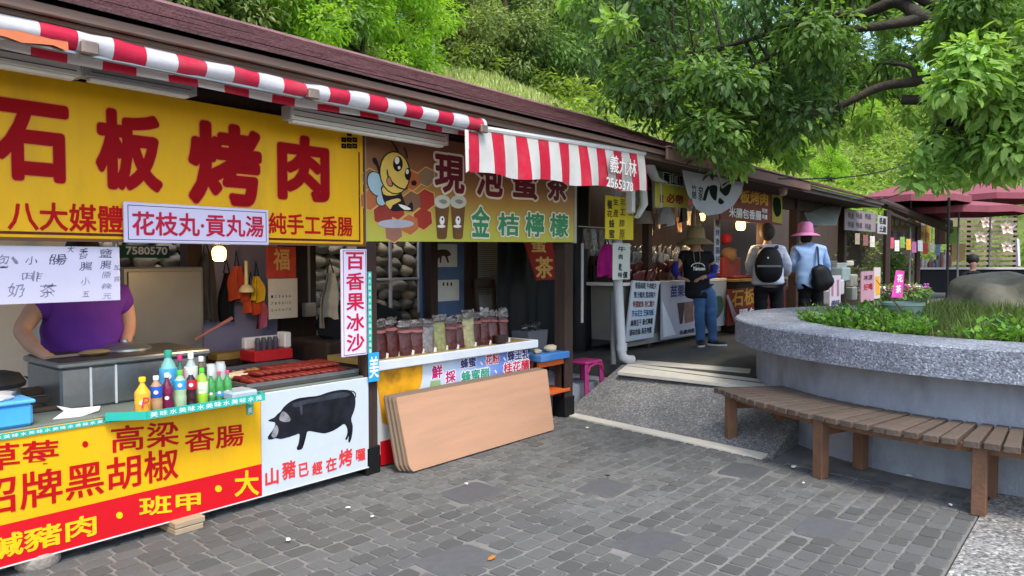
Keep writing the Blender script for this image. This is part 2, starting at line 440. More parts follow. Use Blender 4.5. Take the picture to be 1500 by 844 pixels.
# litter: paper scraps, a dry leaf
m_scrap = mat('paper_scrap', '#d8d6cf', .8); m_dry = mat('dry_leaf', '#b5722c', .7)
for i, (px, py, sz) in enumerate([(1163,684,.022),(1332,697,.02),(1177,708,.008),(1392,740,.012),(890,697,.016),(545,757,.012),(683,709,.012),(510,744,.012),(422,791,.018),(860,627,.01)]):
    p = pZ(px, py, .02); mb = MB(); mb.ball(p+Vector((0,0,.004)), (sz*1.3, sz*.7, .005), i, .5, 2, Matrix.Rotation(i*1.3, 3, 'Z'))
    if i == 4:
        tag(mb.build('litter', mat('dark_litter', '#3a2020', .7)), 'small dark red-brown scrap lying on the paving', 'litter')
    else:
        where = ['white crumpled paper scrap beside the middle bench leg', 'white cigarette-like paper stub in the bench shadow', 'tiny white scrap left of the middle bench leg', 'tiny white scrap near the right end of the bench shadow', '', 'white scrap on paving in front of the pig panel', 'white scrap on paving below the leaning plywood boards', 'tiny white scrap lowest left of the leaning boards', 'white scrap on paving near the bottom of the picture', 'tiny white scrap near the foot of the ramp'][i]
        tag(mb.build('paper_scrap', m_scrap), where, 'litter')
mb = MB(); p = pZ(720, 817, .018); mb.prism([(-.03,0),(-.01,.012),(.02,.014),(.035,.002),(.015,-.01),(-.012,-.012)], p, (1,0,.05), (0,1,.1), .002)
tag(mb.build('fallen_leaf', m_dry), 'single dry orange leaf lying on a large paving slab', 'leaf')
# --- raised platform, ramp and its pale stone strips
PZ = .38
pl = MB(); pl.box((6.86,-14,-.03),(70,5.9,PZ)); platform = struct(pl.build('platform', m_plat))
bl, br = Vector((5.80,4.16,0)), Vector((5.47,2.0,0))
tl, tr = Vector((6.80,4.10,PZ)), Vector((6.55,2.0,PZ))
rm = MB()
e = Vector((0,0,-.03))
pts = [bl, br, tr, tl]
rm.add([bl+Vector((.03,0,.012)), br+Vector((.03,0,.012)), tr, tl, Vector((6.9,2.0,PZ)), Vector((6.9,4.1,PZ)), bl+e, br+e, Vector((6.9,2.0,-.03)), Vector((6.9,4.1,-.03))],
       [(0,1,2,3),(3,2,4,5),(0,6,7,1),(0,3,5,9,6),(1,7,8,4,2)])
ramp = struct(rm.build('ramp', m_agg))
def strip_on(a, b, c, d, up=.006, th=.03):
    mb = MB(); q = [Vector(p)+Vector((0,0,up)) for p in (a,b,c,d)]; n = Vector((0,0,th))
    mb.add(q+[p-n for p in q], [(0,1,2,3),(7,6,5,4),(0,4,5,1),(1,5,6,2),(2,6,7,3),(3,7,4,0)]); return mb
strip_on((5.76,4.22,.012),(5.42,2.05,.012),(5.55,2.05,.02),(5.9,4.22,.02)).build('edge_strip', m_strip, ramp)
strip_on(pZ(905,546,PZ-.03),pZ(1150,573,PZ-.02),pZ(1166,563,PZ),pZ(921,533,PZ), .008).build('edge_strip', m_strip, ramp)
strip_on(pZ(927,533,PZ),pZ(1098,547,PZ),pZ(1100,541,PZ),pZ(934,528,PZ), .006, .006).build('line_marking', m_strip, platform)
# the low concrete step under the third stall
st = MB(); st.box((6.0,4.28,-.02),(6.85,5.9,.22)); struct(st.build('step', m_conc))
# --- stone retaining wall at the back of the stalls
wl = thing('retaining_wall', 'grey retaining wall of rounded river stones behind the stalls', 'wall', (4.5,6.5,0))
mb = MB(); mb.box((-3,6.46,-.02),(46,6.9,2.3)); mb.build('wall_core', mat('wall_core', '#4a463e', .95, .2, 8, bump=.4), wl)
stm = [mat('river_stone_%d' % i, c, .7, .16, 9, bump=.2, bscale=30, rnd=.2) for i, c in enumerate(['#a39c8c', '#8f897c', '#b3a891', '#7d7a73'])]
SV = []
for i in range(6):
    b_ = MB(); b_.ball((0,0,0), (.5,.5,.5), i, .45, 2); me = b_.mesh('stone'); me.polygons.foreach_set('use_smooth', [True]*len(me.polygons)); me.materials.append(stm[i % 4]); SV.append(me)
rs = random.Random(5)
for r_ in range(9):
    z = .72 + r_*.128
    x = 2.2 + (r_ % 2)*.09
    while x < 6.7:
        w_ = rs.uniform(.15,.24)
        o = bpy.data.objects.new('stone', rs.choice(SV)); col.objects.link(o); o.parent = wl
        o.location = Vector((x+w_/2, 6.44+rs.uniform(-.02,.03), z+rs.uniform(-.02,.02))) - Vector((4.5,6.5,0)); o.scale = (w_*1.06, .2, .145*rs.uniform(.9,1.15)); o.rotation_euler = (rs.uniform(-.2,.2), rs.uniform(-.35,.35), rs.uniform(-.2,.2))
        x += w_
# --- hill
m_hill = mat('hill_earth', '#66783a', .95, .3, .8, bump=.5, bscale=12, dirt=.5, dirtc=(.03,.045,.012), dscale=.6)
from mathutils import noise as NZ
def hill_z(x, y):
    if y < 6.9: return 2.2
    t = y-6.9
    z = 2.2 + .765*min(t, 4.3) + max(t-4.3, 0)*.34
    z -= .05*min(max(x-16, 0), 22)*min(t/5, 1)
    z += .30*max(x-44, 0)
    return z + .25*NZ.noise(Vector((x*.25, y*.25, 0)))*min(t, 1.5)
hb = MB(); nx, ny = 74, 44; xs = [-30+i*1.8 for i in range(nx)]; ys = [6.75+(j/ny)**1.8*60 for j in range(ny+1)]
hb.add([(x, y, hill_z(x, y)) for y in ys for x in xs], [(j*nx+i, j*nx+i+1, (j+1)*nx+i+1, (j+1)*nx+i) for j in range(ny) for i in range(nx-1)])
struct(hb.build('hill', m_hill, smooth=True))
# --- bank closing the far end of the platform
fb = MB(); nx2, ny2 = 16, 30
def bank_z(x, y): return PZ + .02 + .42*max(x-31, 0) + .3*NZ.noise(Vector((x*.3, y*.3, 7)))*min(max(x-31, 0), 1.5)
fb.add([(30+i*1.8, -28+j*1.25, bank_z(30+i*1.8, -28+j*1.25)) for j in range(ny2) for i in range(nx2)], [(j*nx2+i, j*nx2+i+1, (j+1)*nx2+i+1, (j+1)*nx2+i) for j in range(ny2-1) for i in range(nx2-1)])
struct(fb.build('far_bank', m_hill, smooth=True))
# --- grass on the near bank
def blades(n, fpos, h, w, seed, lean=.5):
    rr = random.Random(seed); vs = []; fs = []
    for i in range(n):
        p = fpos(rr)
        if p is None: continue
        a = rr.uniform(0, 2*pi); hh = h*rr.uniform(.5, 1.3); d = Vector((cos(a), sin(a), 0)); b = Vector((-sin(a), cos(a), 0))*w*rr.uniform(.6,1.3)
        ln = d*hh*lean*rr.uniform(.1,1)
        k = len(vs); vs += [p-b, p+b, p+ln*.45+Vector((0,0,hh*.6))+b*.7, p+ln*.45+Vector((0,0,hh*.6))-b*.7, p+ln+Vector((0,0,hh))]
        fs += [(k,k+1,k+2,k+3),(k+3,k+2,k+4)]
    return vs, fs
def gpos(rr):
    x = rr.uniform(1, 26); y_ = 6.9 + rr.random()**.8*5.2
    return Vector((x, y_, hill_z(x, y_)-.03))
v, f = blades(34000, gpos, .17, .022, 1)
mb = MB(); mb.add(v, f); tag(mb.build('bank_grass', leafmat('bank_grass', '#aeb673', .4, .3)), 'sunlit yellow-green grass covering the bank above the stall roofs', 'grass', kind='stuff')
# --- trees on the hill
def leaf_cloud(blobs, n, size, seed, droop=.3, shape=4, aspect=.42, shell=.55):
    """many small leaves spread through ellipsoid clumps"""
    rr = random.Random(seed); vs = []; fs = []
    wts = [b[3]*b[4]*b[5] for b in blobs]; tot = sum(wts)
    for b, w in zip(blobs, wts):
        for i in range(max(4, int(n*w/tot))):
            while True:
                d = Vector((rr.uniform(-1,1), rr.uniform(-1,1), rr.uniform(-1,1)))
                if .02 < d.length < 1: break
            r = shell + (1-shell)*rr.random(); d = d.normalized()*(r if rr.random() < .8 else rr.random())
            c = Vector((b[0]+d.x*b[3], b[1]+d.y*b[4], b[2]+d.z*b[5]))
            out = d.normalized()
            t = (out + Vector((rr.uniform(-1,1), rr.uniform(-1,1), rr.uniform(-.9,.5)-droop))).normalized()
            nrm = (out + Vector((rr.uniform(-.6,.6), rr.uniform(-.6,.6), rr.uniform(.2,1.2)))).normalized()
            sd_ = t.cross(nrm)
            sd_ = sd_.normalized() if sd_.length > 1e-4 else t.orthogonal().normalized()
            nn = sd_.cross(t); L_ = size*rr.uniform(.6,1.35); W = L_*aspect
            k = len(vs)
            if shape == 4:
                vs += [c, c+t*L_*.5+sd_*W*.5+nn*L_*.06, c+t*L_-nn*L_*.1, c+t*L_*.5-sd_*W*.5+nn*L_*.06]; fs += [(k,k+1,k+2,k+3)]
            else:
                vs += [c, c+t*L_*.3+sd_*W*.5, c+t*L_*.68+sd_*W*.42-nn*L_*.04, c+t*L_-nn*L_*.16, c+t*L_*.68-sd_*W*.42-nn*L_*.04, c+t*L_*.3-sd_*W*.5, c+t*L_*.5+nn*-L_*.05]
                fs += [(k,k+1,k+2,k+6),(k+6,k+2,k+3),(k+6,k+3,k+4),(k,k+6,k+4,k+5)]
    return vs, fs
m_bark = mat('bark', '#5a4c3c', .9, .3, 6, bump=.8, bscale=18, stretch=(3,3,.6))
TREES = []
def tree_proto(seed, h, w, nblob, nleaf, lsize, lm, slim=False):
    rr = random.Random(seed); blobs = []
    for i in range(nblob):
        t = rr.random()
        a = rr.uniform(0, 2*pi); rad = w*(.25+.75*math.sin(pi*min(.95, .25+t*.7)))*rr.uniform(.25,.95)
        s = w*rr.uniform(.22,.46)
        blobs.append((cos(a)*rad, sin(a)*rad, h*(.06+.86*t), s, s, s*rr.uniform(.55,.85)))
    tk = MB(); tk.tube([(0,0,-.6),(.06*h*.2,0,h*.3),(-.03*h,.02*h,h*.6),(0,0,h*.9)], [h*.026,h*.02,h*.013,h*.004], 7)
    for b in blobs[:nblob//2]:
        z0 = max(h*.15, b[2]-h*.18); tk.tube([(0,0,z0),(b[0]*.5,b[1]*.5,(z0+b[2])/2+.05*h),(b[0],b[1],b[2])], [h*.012,h*.008,h*.003], 5)
    v, f = leaf_cloud(blobs, nleaf, lsize, seed+50)
    cm = MB(); cm.add(v, f)
    tm = tk.mesh('trunk'); tm.materials.append(m_bark); crm = cm.mesh('crown'); crm.materials.append(lm)
    return tm, crm
lm_b = leafmat('leaf_bright', '#98bc40', .5, .3); lm_m = leafmat('leaf_mid', '#70904a', .42, .4); lm_d = leafmat('leaf_dark', '#55703c', .4, .4); lm_o = leafmat('leaf_olive', '#8a9a5c', .42, .35)
PROTO = {'bright': tree_proto(1, 5.5, 1.9, 26, 9000, .17, lm_b), 'mid': tree_proto(2, 7, 2.3, 30, 11000, .2, lm_m), 'dark': tree_proto(3, 7.5, 2.4, 30, 11000, .2, lm_d), 'olive': tree_proto(4, 6.5, 2.1, 28, 9000, .18, lm_o)}
def place_tree(kind, x, y, sc, rz, label):
    z = hill_z(x, y)-.1
    t = thing('hill_tree', label, 'tree', (x, y, z), 'trees on the hillside')
    t.rotation_euler = (0,0,rz); t.scale = (sc, sc, sc*random.uniform(.9,1.1))
    for n_, me in zip(('trunk', 'crown'), PROTO[kind]):
        o = bpy.data.objects.new(n_, me); col.objects.link(o); o.parent = t
rt_ = random.Random(12)
KIND = {'bright': 'fresh bright green leafy tree', 'mid': 'mid green broad tree', 'dark': 'dark green dense tree', 'olive': 'olive green shaggy tree'}
def hillspot(px, Y): q = pY(px, 200, Y); return q.x
TL = [('bright',575,9.6,.62),('bright',530,9.0,.55),('bright',480,9.4,.7),('bright',430,8.7,.5),('mid',385,9.2,.6),('bright',340,8.6,.5),('olive',290,8.8,.55),('olive',235,8.5,.5),('mid',180,8.8,.6),('bright',610,11.5,.8),
      ('dark',520,13.5,1.1),('olive',420,12.5,1.0),('mid',330,12.5,1.0),('dark',250,13,1.1),
      ('olive',665,12.8,.62),('dark',700,13.6,.8),('olive',745,12.6,.66),('mid',780,13.2,.75),('dark',815,13.0,.7),('olive',850,13.3,.7),('mid',885,13.0,.7),('dark',690,17,1.3),('mid',880,15,1.0),('dark',920,15.5,1.2),('olive',960,15,1.05),('dark',760,17,1.3),('mid',820,17,1.3),
      ('mid',1000,15,1.1),('dark',1040,16,1.2),('mid',640,17,1.3),('olive',940,20,1.4),('mid',1010,20,1.4),
      ('bright',1080,13,.6),('bright',1120,13.5,.6),('mid',1080,18,1.2),('bright',1170,12.5,.55),('olive',1150,16,.9),('bright',1220,13,.6),('mid',1210,18,1.1),('bright',1270,14,.65),('olive',1260,19,1.1),('mid',1310,16,.9),('bright',1340,15,.8),('mid',1390,17,1.0),('bright',1430,15,.9)]
cnt = {}
EXTRA = {}
for i, (k, px, Y, sc) in enumerate(TL):
    x = hillspot(px, Y)
    if x > 75: x = 75
    cnt[k] = cnt.get(k, 0)+1
    nth = ['first','second','third','fourth','fifth','sixth','seventh','eighth','ninth','tenth','eleventh','twelfth','thirteenth','fourteenth','fifteenth','sixteenth'][sorted([q[1]*100+q[2] for q in TL if q[0] == k]).index(px*100+Y)]
    place_tree(k, x, Y, sc, rt_.uniform(0, 6.28), '%s on the hill, %s of its kind from the left' % (KIND[k], nth))
# far wood closing the background
rr = random.Random(77); blobs = []
for i in range(70):
    x = rr.uniform(-6, 85); y_ = rr.uniform(24, 34); s = rr.uniform(2,3.6); blobs.append((x, y_, hill_z(x, y_)+rr.uniform(.5, 9), s, s, s*.8))
v, f = leaf_cloud(blobs, 30000, .42, 9); mb = MB(); mb.add(v, f)
tag(mb.build('far_wood', leafmat('leaf_far', '#5d7a3c', .35, .45)), 'far wood closing off the top of the hillside', 'wood', kind='stuff')
# undergrowth between grass and trees
blobs = []
for i in range(120):
    x = rr.uniform(0, 40); y_ = rr.uniform(11.6, 14.5); s = rr.uniform(.35,.9); blobs.append((x, y_, hill_z(x, y_)+s*.4, s, s, s*.7))
for i in range(260):
    x = rr.uniform(14, 62); y_ = rr.uniform(7.5, 15); s = rr.uniform(.3,.7); blobs.append((x, y_, hill_z(x, y_)+s*.4, s, s, s*.7))
for i in range(170):
    x = rr.uniform(30.5, 46); y_ = rr.uniform(-16, 7.5); s = rr.uniform(.5,1.1); blobs.append((x, y_, bank_z(x, y_)+s*.5, s, s, s*.8))
for i in range(90):
    x = rr.uniform(19.8, 36); s = rr.uniform(.35,.7); blobs.append((x, rr.uniform(5.7,6.4), rr.uniform(.5,2.4), s, s*.6, s))
v, f = leaf_cloud(blobs, 70000, .18, 19); mb = MB(); mb.add(v, f)
tag(mb.build('undergrowth', leafmat('leaf_under', '#7f9440', .45, .4)), 'low bushy undergrowth along the top of the grass bank', 'undergrowth', kind='stuff')
blobs = []
for i in range(230):
    x = rr.uniform(15, 46); y_ = rr.uniform(7.2, 15); s = rr.uniform(.4,.9); blobs.append((x, y_, hill_z(x, y_)+s*.3, s, s, s*.65))
for i in range(220):
    x = rr.uniform(18, 66); y_ = rr.uniform(14, 25); s = rr.uniform(.6,1.3); blobs.append((x, y_, hill_z(x, y_)+s*.3, s, s, s*.7))
v, f = leaf_cloud(blobs, 130000, .24, 23); mb = MB(); mb.add(v, f)
tag(mb.build('hillside_scrub', leafmat('leaf_scrub', '#94a850', .45, .35)), 'sunlit light green scrub on the hillside beyond the far stalls', 'scrub', kind='stuff')
blobs = []
for i in range(420):
    x = rr.uniform(42, 80); y_ = rr.uniform(6.8, 30); s = rr.uniform(.8,1.7); blobs.append((x, y_, hill_z(x, y_)+s*.25, s, s, s*.7))
v, f = leaf_cloud(blobs, 70000, .4, 29); mb = MB(); mb.add(v, f)
tag(mb.build('far_scrub', leafmat('leaf_scrub_far', '#8aa14c', .45, .4)), 'far pale green scrub seen through the gap under the tree', 'scrub', kind='stuff')
# white post and small lamp on the bank
p = pY(634, 108, 11.5); h = pY(634, 57, 11.5).z
mb = MB(); mb.tube([(p.x,p.y,hill_z(p.x,11.5)-.1),(p.x,p.y,h)], .04, 8)
tag(mb.build('marker_post', mat('white_post', '#c8ccc8', .6)), 'slim white post standing in the grass bank', 'post')
p = pY(474, 40, 9.5); q = pY(477, 100, 9.5); t = thing('hillside_lamp', 'small white hanging lamp on a grey pole in the trees', 'lamp', (p.x, 9.5, hill_z(p.x, 9.5)))
mb = MB(); mb.tube([(p.x+.12,9.5,hill_z(p.x,9.5)-.2),(p.x+.1,9.5,p.z+.5)], .025, 6); mb.build('pole', mat('grey_pole', '#8b9094', .5), t)
mb = MB(); mb.lathe((p.x,9.44,p.z-.18), [(.07,0),(.09,.1),(.09,.22),(.05,.28)], 8); mb.build('lamp_head', mat('white_lamp', '#dfe4ea', .4), t)
# ================================================================ STALL BUILDING
m_shingle = mat('brown_shingle', '#7d5b5c', .85, .2, 12, bump=.5, bscale=70, rnd=.08, dirt=.35, dirtc=(.05,.035,.035), dscale=2)
m_fascia = mat('fascia_wood', '#7a6459', .8, .18, 5, bump=.3, bscale=40, stretch=(.3,3,3), dirt=.4, dirtc=(.07,.05,.045), dscale=2)
m_fascia2 = mat('fascia_wood_light', '#8d6c62', .75, .12, 5, bump=.2, bscale=40, stretch=(.3,3,3), dirt=.3, dirtc=(.12,.08,.07))
m_dwood = mat('dark_wood', '#3d2f28', .8, .2, 8, bump=.3, bscale=40, stretch=(3,3,.4), dirt=.4, dirtc=(.02,.016,.014))
m_black = mat('black_rubber', '#151515', .6, .1)
m_steel = mat('steel', '#9a9c9c', .35, .12, 9, metal=.85, bump=.05, dirt=.35, dirtc=(.12,.11,.10), dscale=5)
m_white = mat('white_enamel', '#d9dad8', .45, .05, 5, dirt=.25, dirtc=(.35,.33,.3), dscale=6)
m_dark = mat('dark_cloth', '#121316', .9, .2, 6, bump=.3, bscale=20)
def roof(name, label, x0, x1, ridge_y, ridge_z, eave_y, eave_z, ncourse, fmat, smat, posts, back=True, lower=True):
    t = thing(name, label, 'building', ((x0+x1)/2, ridge_y-.6, PZ if x0 > 6.5 else 0))
    rf = MB(); dz = ridge_z-eave_z; dy = ridge_y-eave_y
    # deck below the shingles and the rear slope
    rf.add([(x0+.03,eave_y+.04,eave_z-.04),(x1-.03,eave_y+.04,eave_z-.04),(x1-.03,ridge_y,ridge_z-.04),(x0+.03,ridge_y,ridge_z-.04),(x1-.03,ridge_y+.45,ridge_z-.18),(x0+.03,ridge_y+.45,ridge_z-.18),
            (x0+.03,ridge_y,ridge_z-.09),(x1-.03,ridge_y,ridge_z-.09),(x0+.03,eave_y+.04,eave_z-.07),(x1-.03,eave_y+.04,eave_z-.07)],
           [(0,1,2,3),(3,2,4,5),(8,6,7,9),(6,5,4,7)])
    rfo = rf.build('roof', m_dwood, t)
    rr = random.Random(int(x0*10))
    L_ = math.hypot(dy, dz); step = L_/ncourse; sl = Vector((0, dy/L_, dz/L_)); nn = Vector((0, -dz/L_, dy/L_))
    for i in range(ncourse):
        a = Vector((0, eave_y, eave_z)) + sl*(i*step-.02); seg = []
        n = max(2, int((x1-x0)/.55))
        mb = MB(); ring = []
        for k in range(n+1):
            x = x0+(x1-x0)*k/n; w = rr.uniform(-.004,.004)
            lo = a + nn*.034 + nn*w; hi = a + sl*(step*1.12) + nn*.004
            ring.append([Vector((x,lo.y,lo.z)), Vector((x,hi.y,hi.z)), Vector((x,lo.y,lo.z)) - nn*.014, Vector((x,lo.y,lo.z)) - nn*.015 + sl*.07])
        vs = [p for r4 in ring for p in r4]; fs = []
        for k in range(n):
            fs += [(4*k,4*k+4,4*k+5,4*k+1),(4*k+2,4*k+6,4*k+4,4*k),(4*k+3,4*k+7,4*k+6,4*k+2)]
        mb.add(vs, fs); mb.build('shingle_course', smat, rfo)
    cp = MB(); cp.prism([(-.09,-.02),(0,.03),(.09,-.02),(0,.0)], (x1,ridge_y,ridge_z+.01), (0,1,0), (0,0,1), x1-x0); cp.build('ridge_cap', smat, rfo)
    b1 = MB(); b1.box((x0,eave_y,eave_z-.048),(x1,eave_y+.03,eave_z-.004), .004); b1.build('fascia_board', fmat, t)
    b1 = MB(); b1.box((x0,eave_y+.045,eave_z-.098),(x1,eave_y+.065,eave_z-.044), .004); b1.build('fascia_board', fmat, t)
    so = MB(); so.box((x0,eave_y+.07,eave_z-.075),(x1,4.12,eave_z-.06)); so.build('soffit', m_dwood, t)
    bm_ = MB(); bm_.box((x0,4.07,2.30),(x1,4.17,2.47)); bm_.build('beam', m_dwood, t)
    for (px_, py_, w, zb) in posts:
        q = MB(); q.box((px_-w/2,py_-w/2,zb),(px_+w/2,py_+w/2,2.5), .006); po = q.build('post', m_dwood, t)
        if zb == 0:
            q = MB(); q.box((px_-w/2-.012,py_-w/2-.012,.004),(px_+w/2+.012,py_+w/2+.012,.2), .006); q.build('post_foot', m_black, po)
    return t
hall = roof('stall_building', 'long stall building with brown shingled roof nearest the camera', -1.6, 8.05, 5.2, 3.27, 3.42, 2.553, 9, m_fascia, m_shingle,
            [(-.9,4.06,.1,0),(3.325,4.06,.10,0),(5.75,4.11,.13,0),(2.85,5.6,.12,0),(3.4,5.8,.1,0),(5.35,5.5,.1,0),(6.05,5.6,.12,0)])
# ---------------------------------------------------------------- top sign of the grill stall
m_yel = mat('sign_yellow', '#edb30e', .5, .08, 2, dirt=.35, dirtc=(.42,.24,.03), dscale=2.2, stretch=(1.6,1,.5), bump=.05, bscale=3)
m_red = mat('sign_dark_red', '#9c0814', .6, .06, spec=.1); m_red2 = mat('sign_red', '#b81418', .6, .06, spec=.1); m_mar = mat('sign_maroon', '#5a1a12', .5)
m_org = mat('sign_orange_line', '#e08a3a', .5)
t = thing('grill_stall_sign', 'long yellow signboard with four huge red brush characters above the grill', 'sign', (2.0,4.03,1.6))
mb = MB(); mb.box((.2,4.005,1.605),(3.255,4.045,2.385), .003); mb.build('panel', m_yel, t)
fr = MB(); fr.box((.2,3.998,1.592),(3.27,4.05,1.604)); fr.box((3.256,3.998,1.604),(3.27,4.05,2.39)); fr.build('frame', mat('sign_frame', '#6b4a34', .5), t)
fr = MB(); fr.box((.2,4.0025,1.622),(3.225,4.0045,1.635)); fr.box((3.215,4.0025,1.6352),(3.225,4.0045,2.23)); fr.build('border_line', m_mar, t)
for ch, L, T, B, Rr in [('石',-12,140,262,101),('板',138,155,276,237),('烤',274,172,298,383),('肉',405,193,292,482)]:
    text_px(ch, L, T, B, Rr, 4.005, m_red, t, .045, m_org, .058, shear=.0)
text_px('八大媒體', 10, 293, 337, 180, 4.005, m_red2, t, .022)
text_px('純手工香腸', 393, 311, 343, 516, 4.005, m_red2, t, .022)
kn = MB()
for i, (u, v_) in enumerate([(0,1),(1,2),(1,1),(1,0),(2,1),(0,2),(2,2)]):
    a = pY(500+u*8, 190+v_*9+2, 4.004); b = pY(507+u*8, 198+v_*9+2, 4.004)
    for (p0, p1) in (((a.x,a.z),(b.x,a.z-.014)),((a.x,b.z),(b.x,b.z+.014)),((a.x,a.z),(a.x+.012,b.z)),((b.x,a.z),(b.x-.012,b.z))): kn.box((p0[0],4.0008+i*.0002,p0[1]),(p1[0],4.003,p1[1]))
kn.build('corner_knot', m_black, t)
# hanging purple-white sign
m_lav = mat('sign_lavender', '#d9d0ea', .4, .04, 3); m_pink = mat('letter_crimson', '#c2123c', .45); m_ink = mat('black_ink', '#20202a', .5)
t = thing('fish_ball_sign', 'small pale lilac sign with crimson lettering hung below the yellow signboard', 'sign', (2.09,3.99,1.59))
mb = MB(); mb.box((1.672,3.975,1.59),(2.51,3.992,1.802), .004); mb.build('panel', m_lav, t)
fr = MB()
for a, b in (((1.69,1.606),(2.492,1.609)),((1.69,1.783),(2.492,1.786)),((1.69,1.609),(1.693,1.783)),((2.489,1.609),(2.492,1.783))): fr.box((a[0],3.9735,a[1]),(b[0],3.9748,b[1]))
fr.build('border_line', m_ink, t)
text_px('花枝丸·貢丸湯', 193, 309, 345, 386, 3.975, m_pink, t, .02, tiltB=348)
# whiteboard menu
t = thing('whiteboard', 'white menu board with faded handwriting hiding the cook\'s head', 'menu board', (1.2,4.05,1.285))
mb = MB(); mb.box((.6,4.045,1.29),(1.675,4.055,1.568), .002); mb.build('panel', mat('whiteboard', '#dcd6ea', .35, .04, 3), t)
m_pen = mat('faded_marker', '#8e88a0', .6); m_pen2 = mat('marker', '#5a5470', .6)
for ch, L, T, B, Rr, b_ in [('包',-6,372,392,12,-.01),('、',14,376,388,27,-.01),('小',36,376,388,54,-.012),('腸',70,373,388,96,-.012),('啡',30,398,413,60,-.012),('大',98,360,370,108,-.01),('香',114,364,379,128,-.012),('腸',116,384,396,134,-.012),('鹽',145,365,377,163,-.014),('腸',146,382,394,162,-.014),('小',117,407,418,131,-.014),('原',148,398,408,162,-.014),('辣',148,415,424,163,-.014),('加',166,388,396,175,-.01),('蒜',166,405,413,175,-.01),('茶',56,416,436,80,-.016),('奶',10,416,436,34,-.016),('五',120,427,435,130,-.014),('元',150,430,438,162,-.014)]:
    text_px(ch, L, T, B, Rr, 4.045, m_pen2 if T < 390 and L > 30 else m_pen, t, b_, shear=.15, lift=.001, wob=.045)
st = MB(); st.tube([(.9,4.05,1.568),(.9,4.05,1.61)], .004, 5); st.tube([(1.66,4.05,1.568),(1.66,4.05,1.61)], .004, 5); st.build('hanger', m_steel, t)
# vertical sign
t = thing('vertical_ice_sign', 'narrow upright lilac sign with crimson lettering on the post', 'sign', (3.145,3.975,.85))
mb = MB(); mb.box((3.04,3.965,.855),(3.25,3.985,1.573), .004); mb.build('panel', m_lav, t)
mb = MB()
for i, ch in enumerate('百香果冰沙'): text_geo(mb, ch, (0,3.965,0), UX, UZ, (3.072, 1.436-i*.137, 3.222, 1.553-i*.137), .02, .002)
mb.build('lettering', m_pink, t)
fr = MB()
for a, b in (((3.05,.866),(3.24,.869)),((3.05,1.56),(3.24,1.563)),((3.05,.869),(3.053,1.56)),((3.237,.869),(3.24,1.56))): fr.box((a[0],3.9635,a[1]),(b[0],3.9648,b[1]))
fr.build('border_line', m_ink, t)
m_turq = mat('turquoise_tape', '#2fae9c', .35, .1); m_tw = mat('tape_white', '#dff3ee', .4); m_blue = mat('blue_print', '#2f9fd8', .35)
def tape(name, label, X0, X1, Y, z0, z1, vertical=True, m=m_turq):
    t = thing(name, label, 'tape', ((X0+X1)/2, Y, z0)); mb = MB(); mb.box((X0,Y,z0),(X1,Y+.004,z1)); mb.build('strip', m, t)
    mb = MB()
    if vertical:
        n = int((z1-z0)/(X1-X0)*.8)
        for i in range(n): text_geo(mb, '美味水'[i % 3], (0,Y,0), UX, UZ, (X0+.005, z0+(z1-z0)*(i+.12)/n, X1-.005, z0+(z1-z0)*(i+.88)/n), .015, .001)
    else:
        n = int((X1-X0)/(z1-z0)*.8)
        for i in range(n): text_geo(mb, '美味水'[i % 3], (0,Y,0), UX, UZ, (X0+(X1-X0)*(i+.12)/n, z0+.005, X0+(X1-X0)*(i+.88)/n, z1-.005), .015, .001)
    mb.build('lettering', m_tw, t); return t
tape('printed_tape', 'turquoise printed tape running down the post beside the lilac sign', 3.272, 3.305, 3.985, .72, 1.42)
tape('blue_tag', 'bright blue printed tag at the foot of the lilac sign', 3.268, 3.36, 3.978, .66, .86, m=m_blue)
# ---------------------------------------------------------------- awnings
m_awn = stripemat('awning_cloth', 0, .285, '#cf2a4a', '#dadade', 0.663)
aw = thing('rolled_awning', 'rolled-up red and white striped awning along the eave', 'awning', (1.6,3.5,2.33))
n = 60; vs = []; fs = []; k = 14
for i in range(n+1):
    x = -1.2 + (3.86+1.2)*i/n
    sag = .012*sin(x*2.3)+.006*sin(x*7); r = .046+.003*sin(x*5.1)+.0025*sin(x*23)+.002*sin(x*41)
    for j in range(k):
        a = 2*pi*j/k; vs.append((x, 3.47+r*1.05*cos(a)+.004*sin(x*9+j), 2.430+sag*.6+r*sin(a)*(1.0 if sin(a) > 0 else 1.05)))
for i in range(n):
    for j in range(k): fs.append((i*k+j, i*k+(j+1)%k, (i+1)*k+(j+1)%k, (i+1)*k+j))
mb = MB(); mb.add(vs, fs); mb.build('roll', m_awn, aw, smooth=True)
vs = []; fs = []; n = 80
for i in range(n+1):
    x = -1.2 + 4.98*i/n
    for j in range(4):
        tt = j/3; vs.append((x, 3.53+.02*sin(x*6)*(1-tt), 2.352+.006*sin(x*2.3)+.09*tt))
for i in range(n):
    for j in range(3): fs.append((i*4+j, i*4+j+1, (i+1)*4+j+1, (i+1)*4+j))
mb = MB(); mb.add(vs, fs); mb.build('under_flap', m_awn, aw, smooth=True)
br = MB(); br.tube([(-1.2,3.455,2.378),(3.85,3.455,2.38)], .01, 6); br.build('front_bar', m_steel, aw)
for X0 in (1.31, 2.44, 3.83):
    jt = MB(); jt.box((X0-.035,3.405,2.375),(X0+.035,3.43,2.43), .006); jt.tube([(X0,3.44,2.385),(X0+.02,3.9,2.44)], .01, 6); jt.build('arm_bracket', mat('rusty_bracket', '#8a7a70', .5, .3, 20, metal=.5, dirt=.6, dirtc=(.18,.08,.03)), aw)
pt = MB(); vs = []
for i in range(13):
    x = .55+.68*i/12; vs += [(x,3.428,2.418-.004*(i%3)), (x,3.424,2.378+.008*sin(i*1.9))]
pt.add(vs, [(2*i,2*i+2,2*i+3,2*i+1) for i in range(12)]); pt.build('torn_lining', mat('orange_lining', '#c4704c', .8, .15), aw)
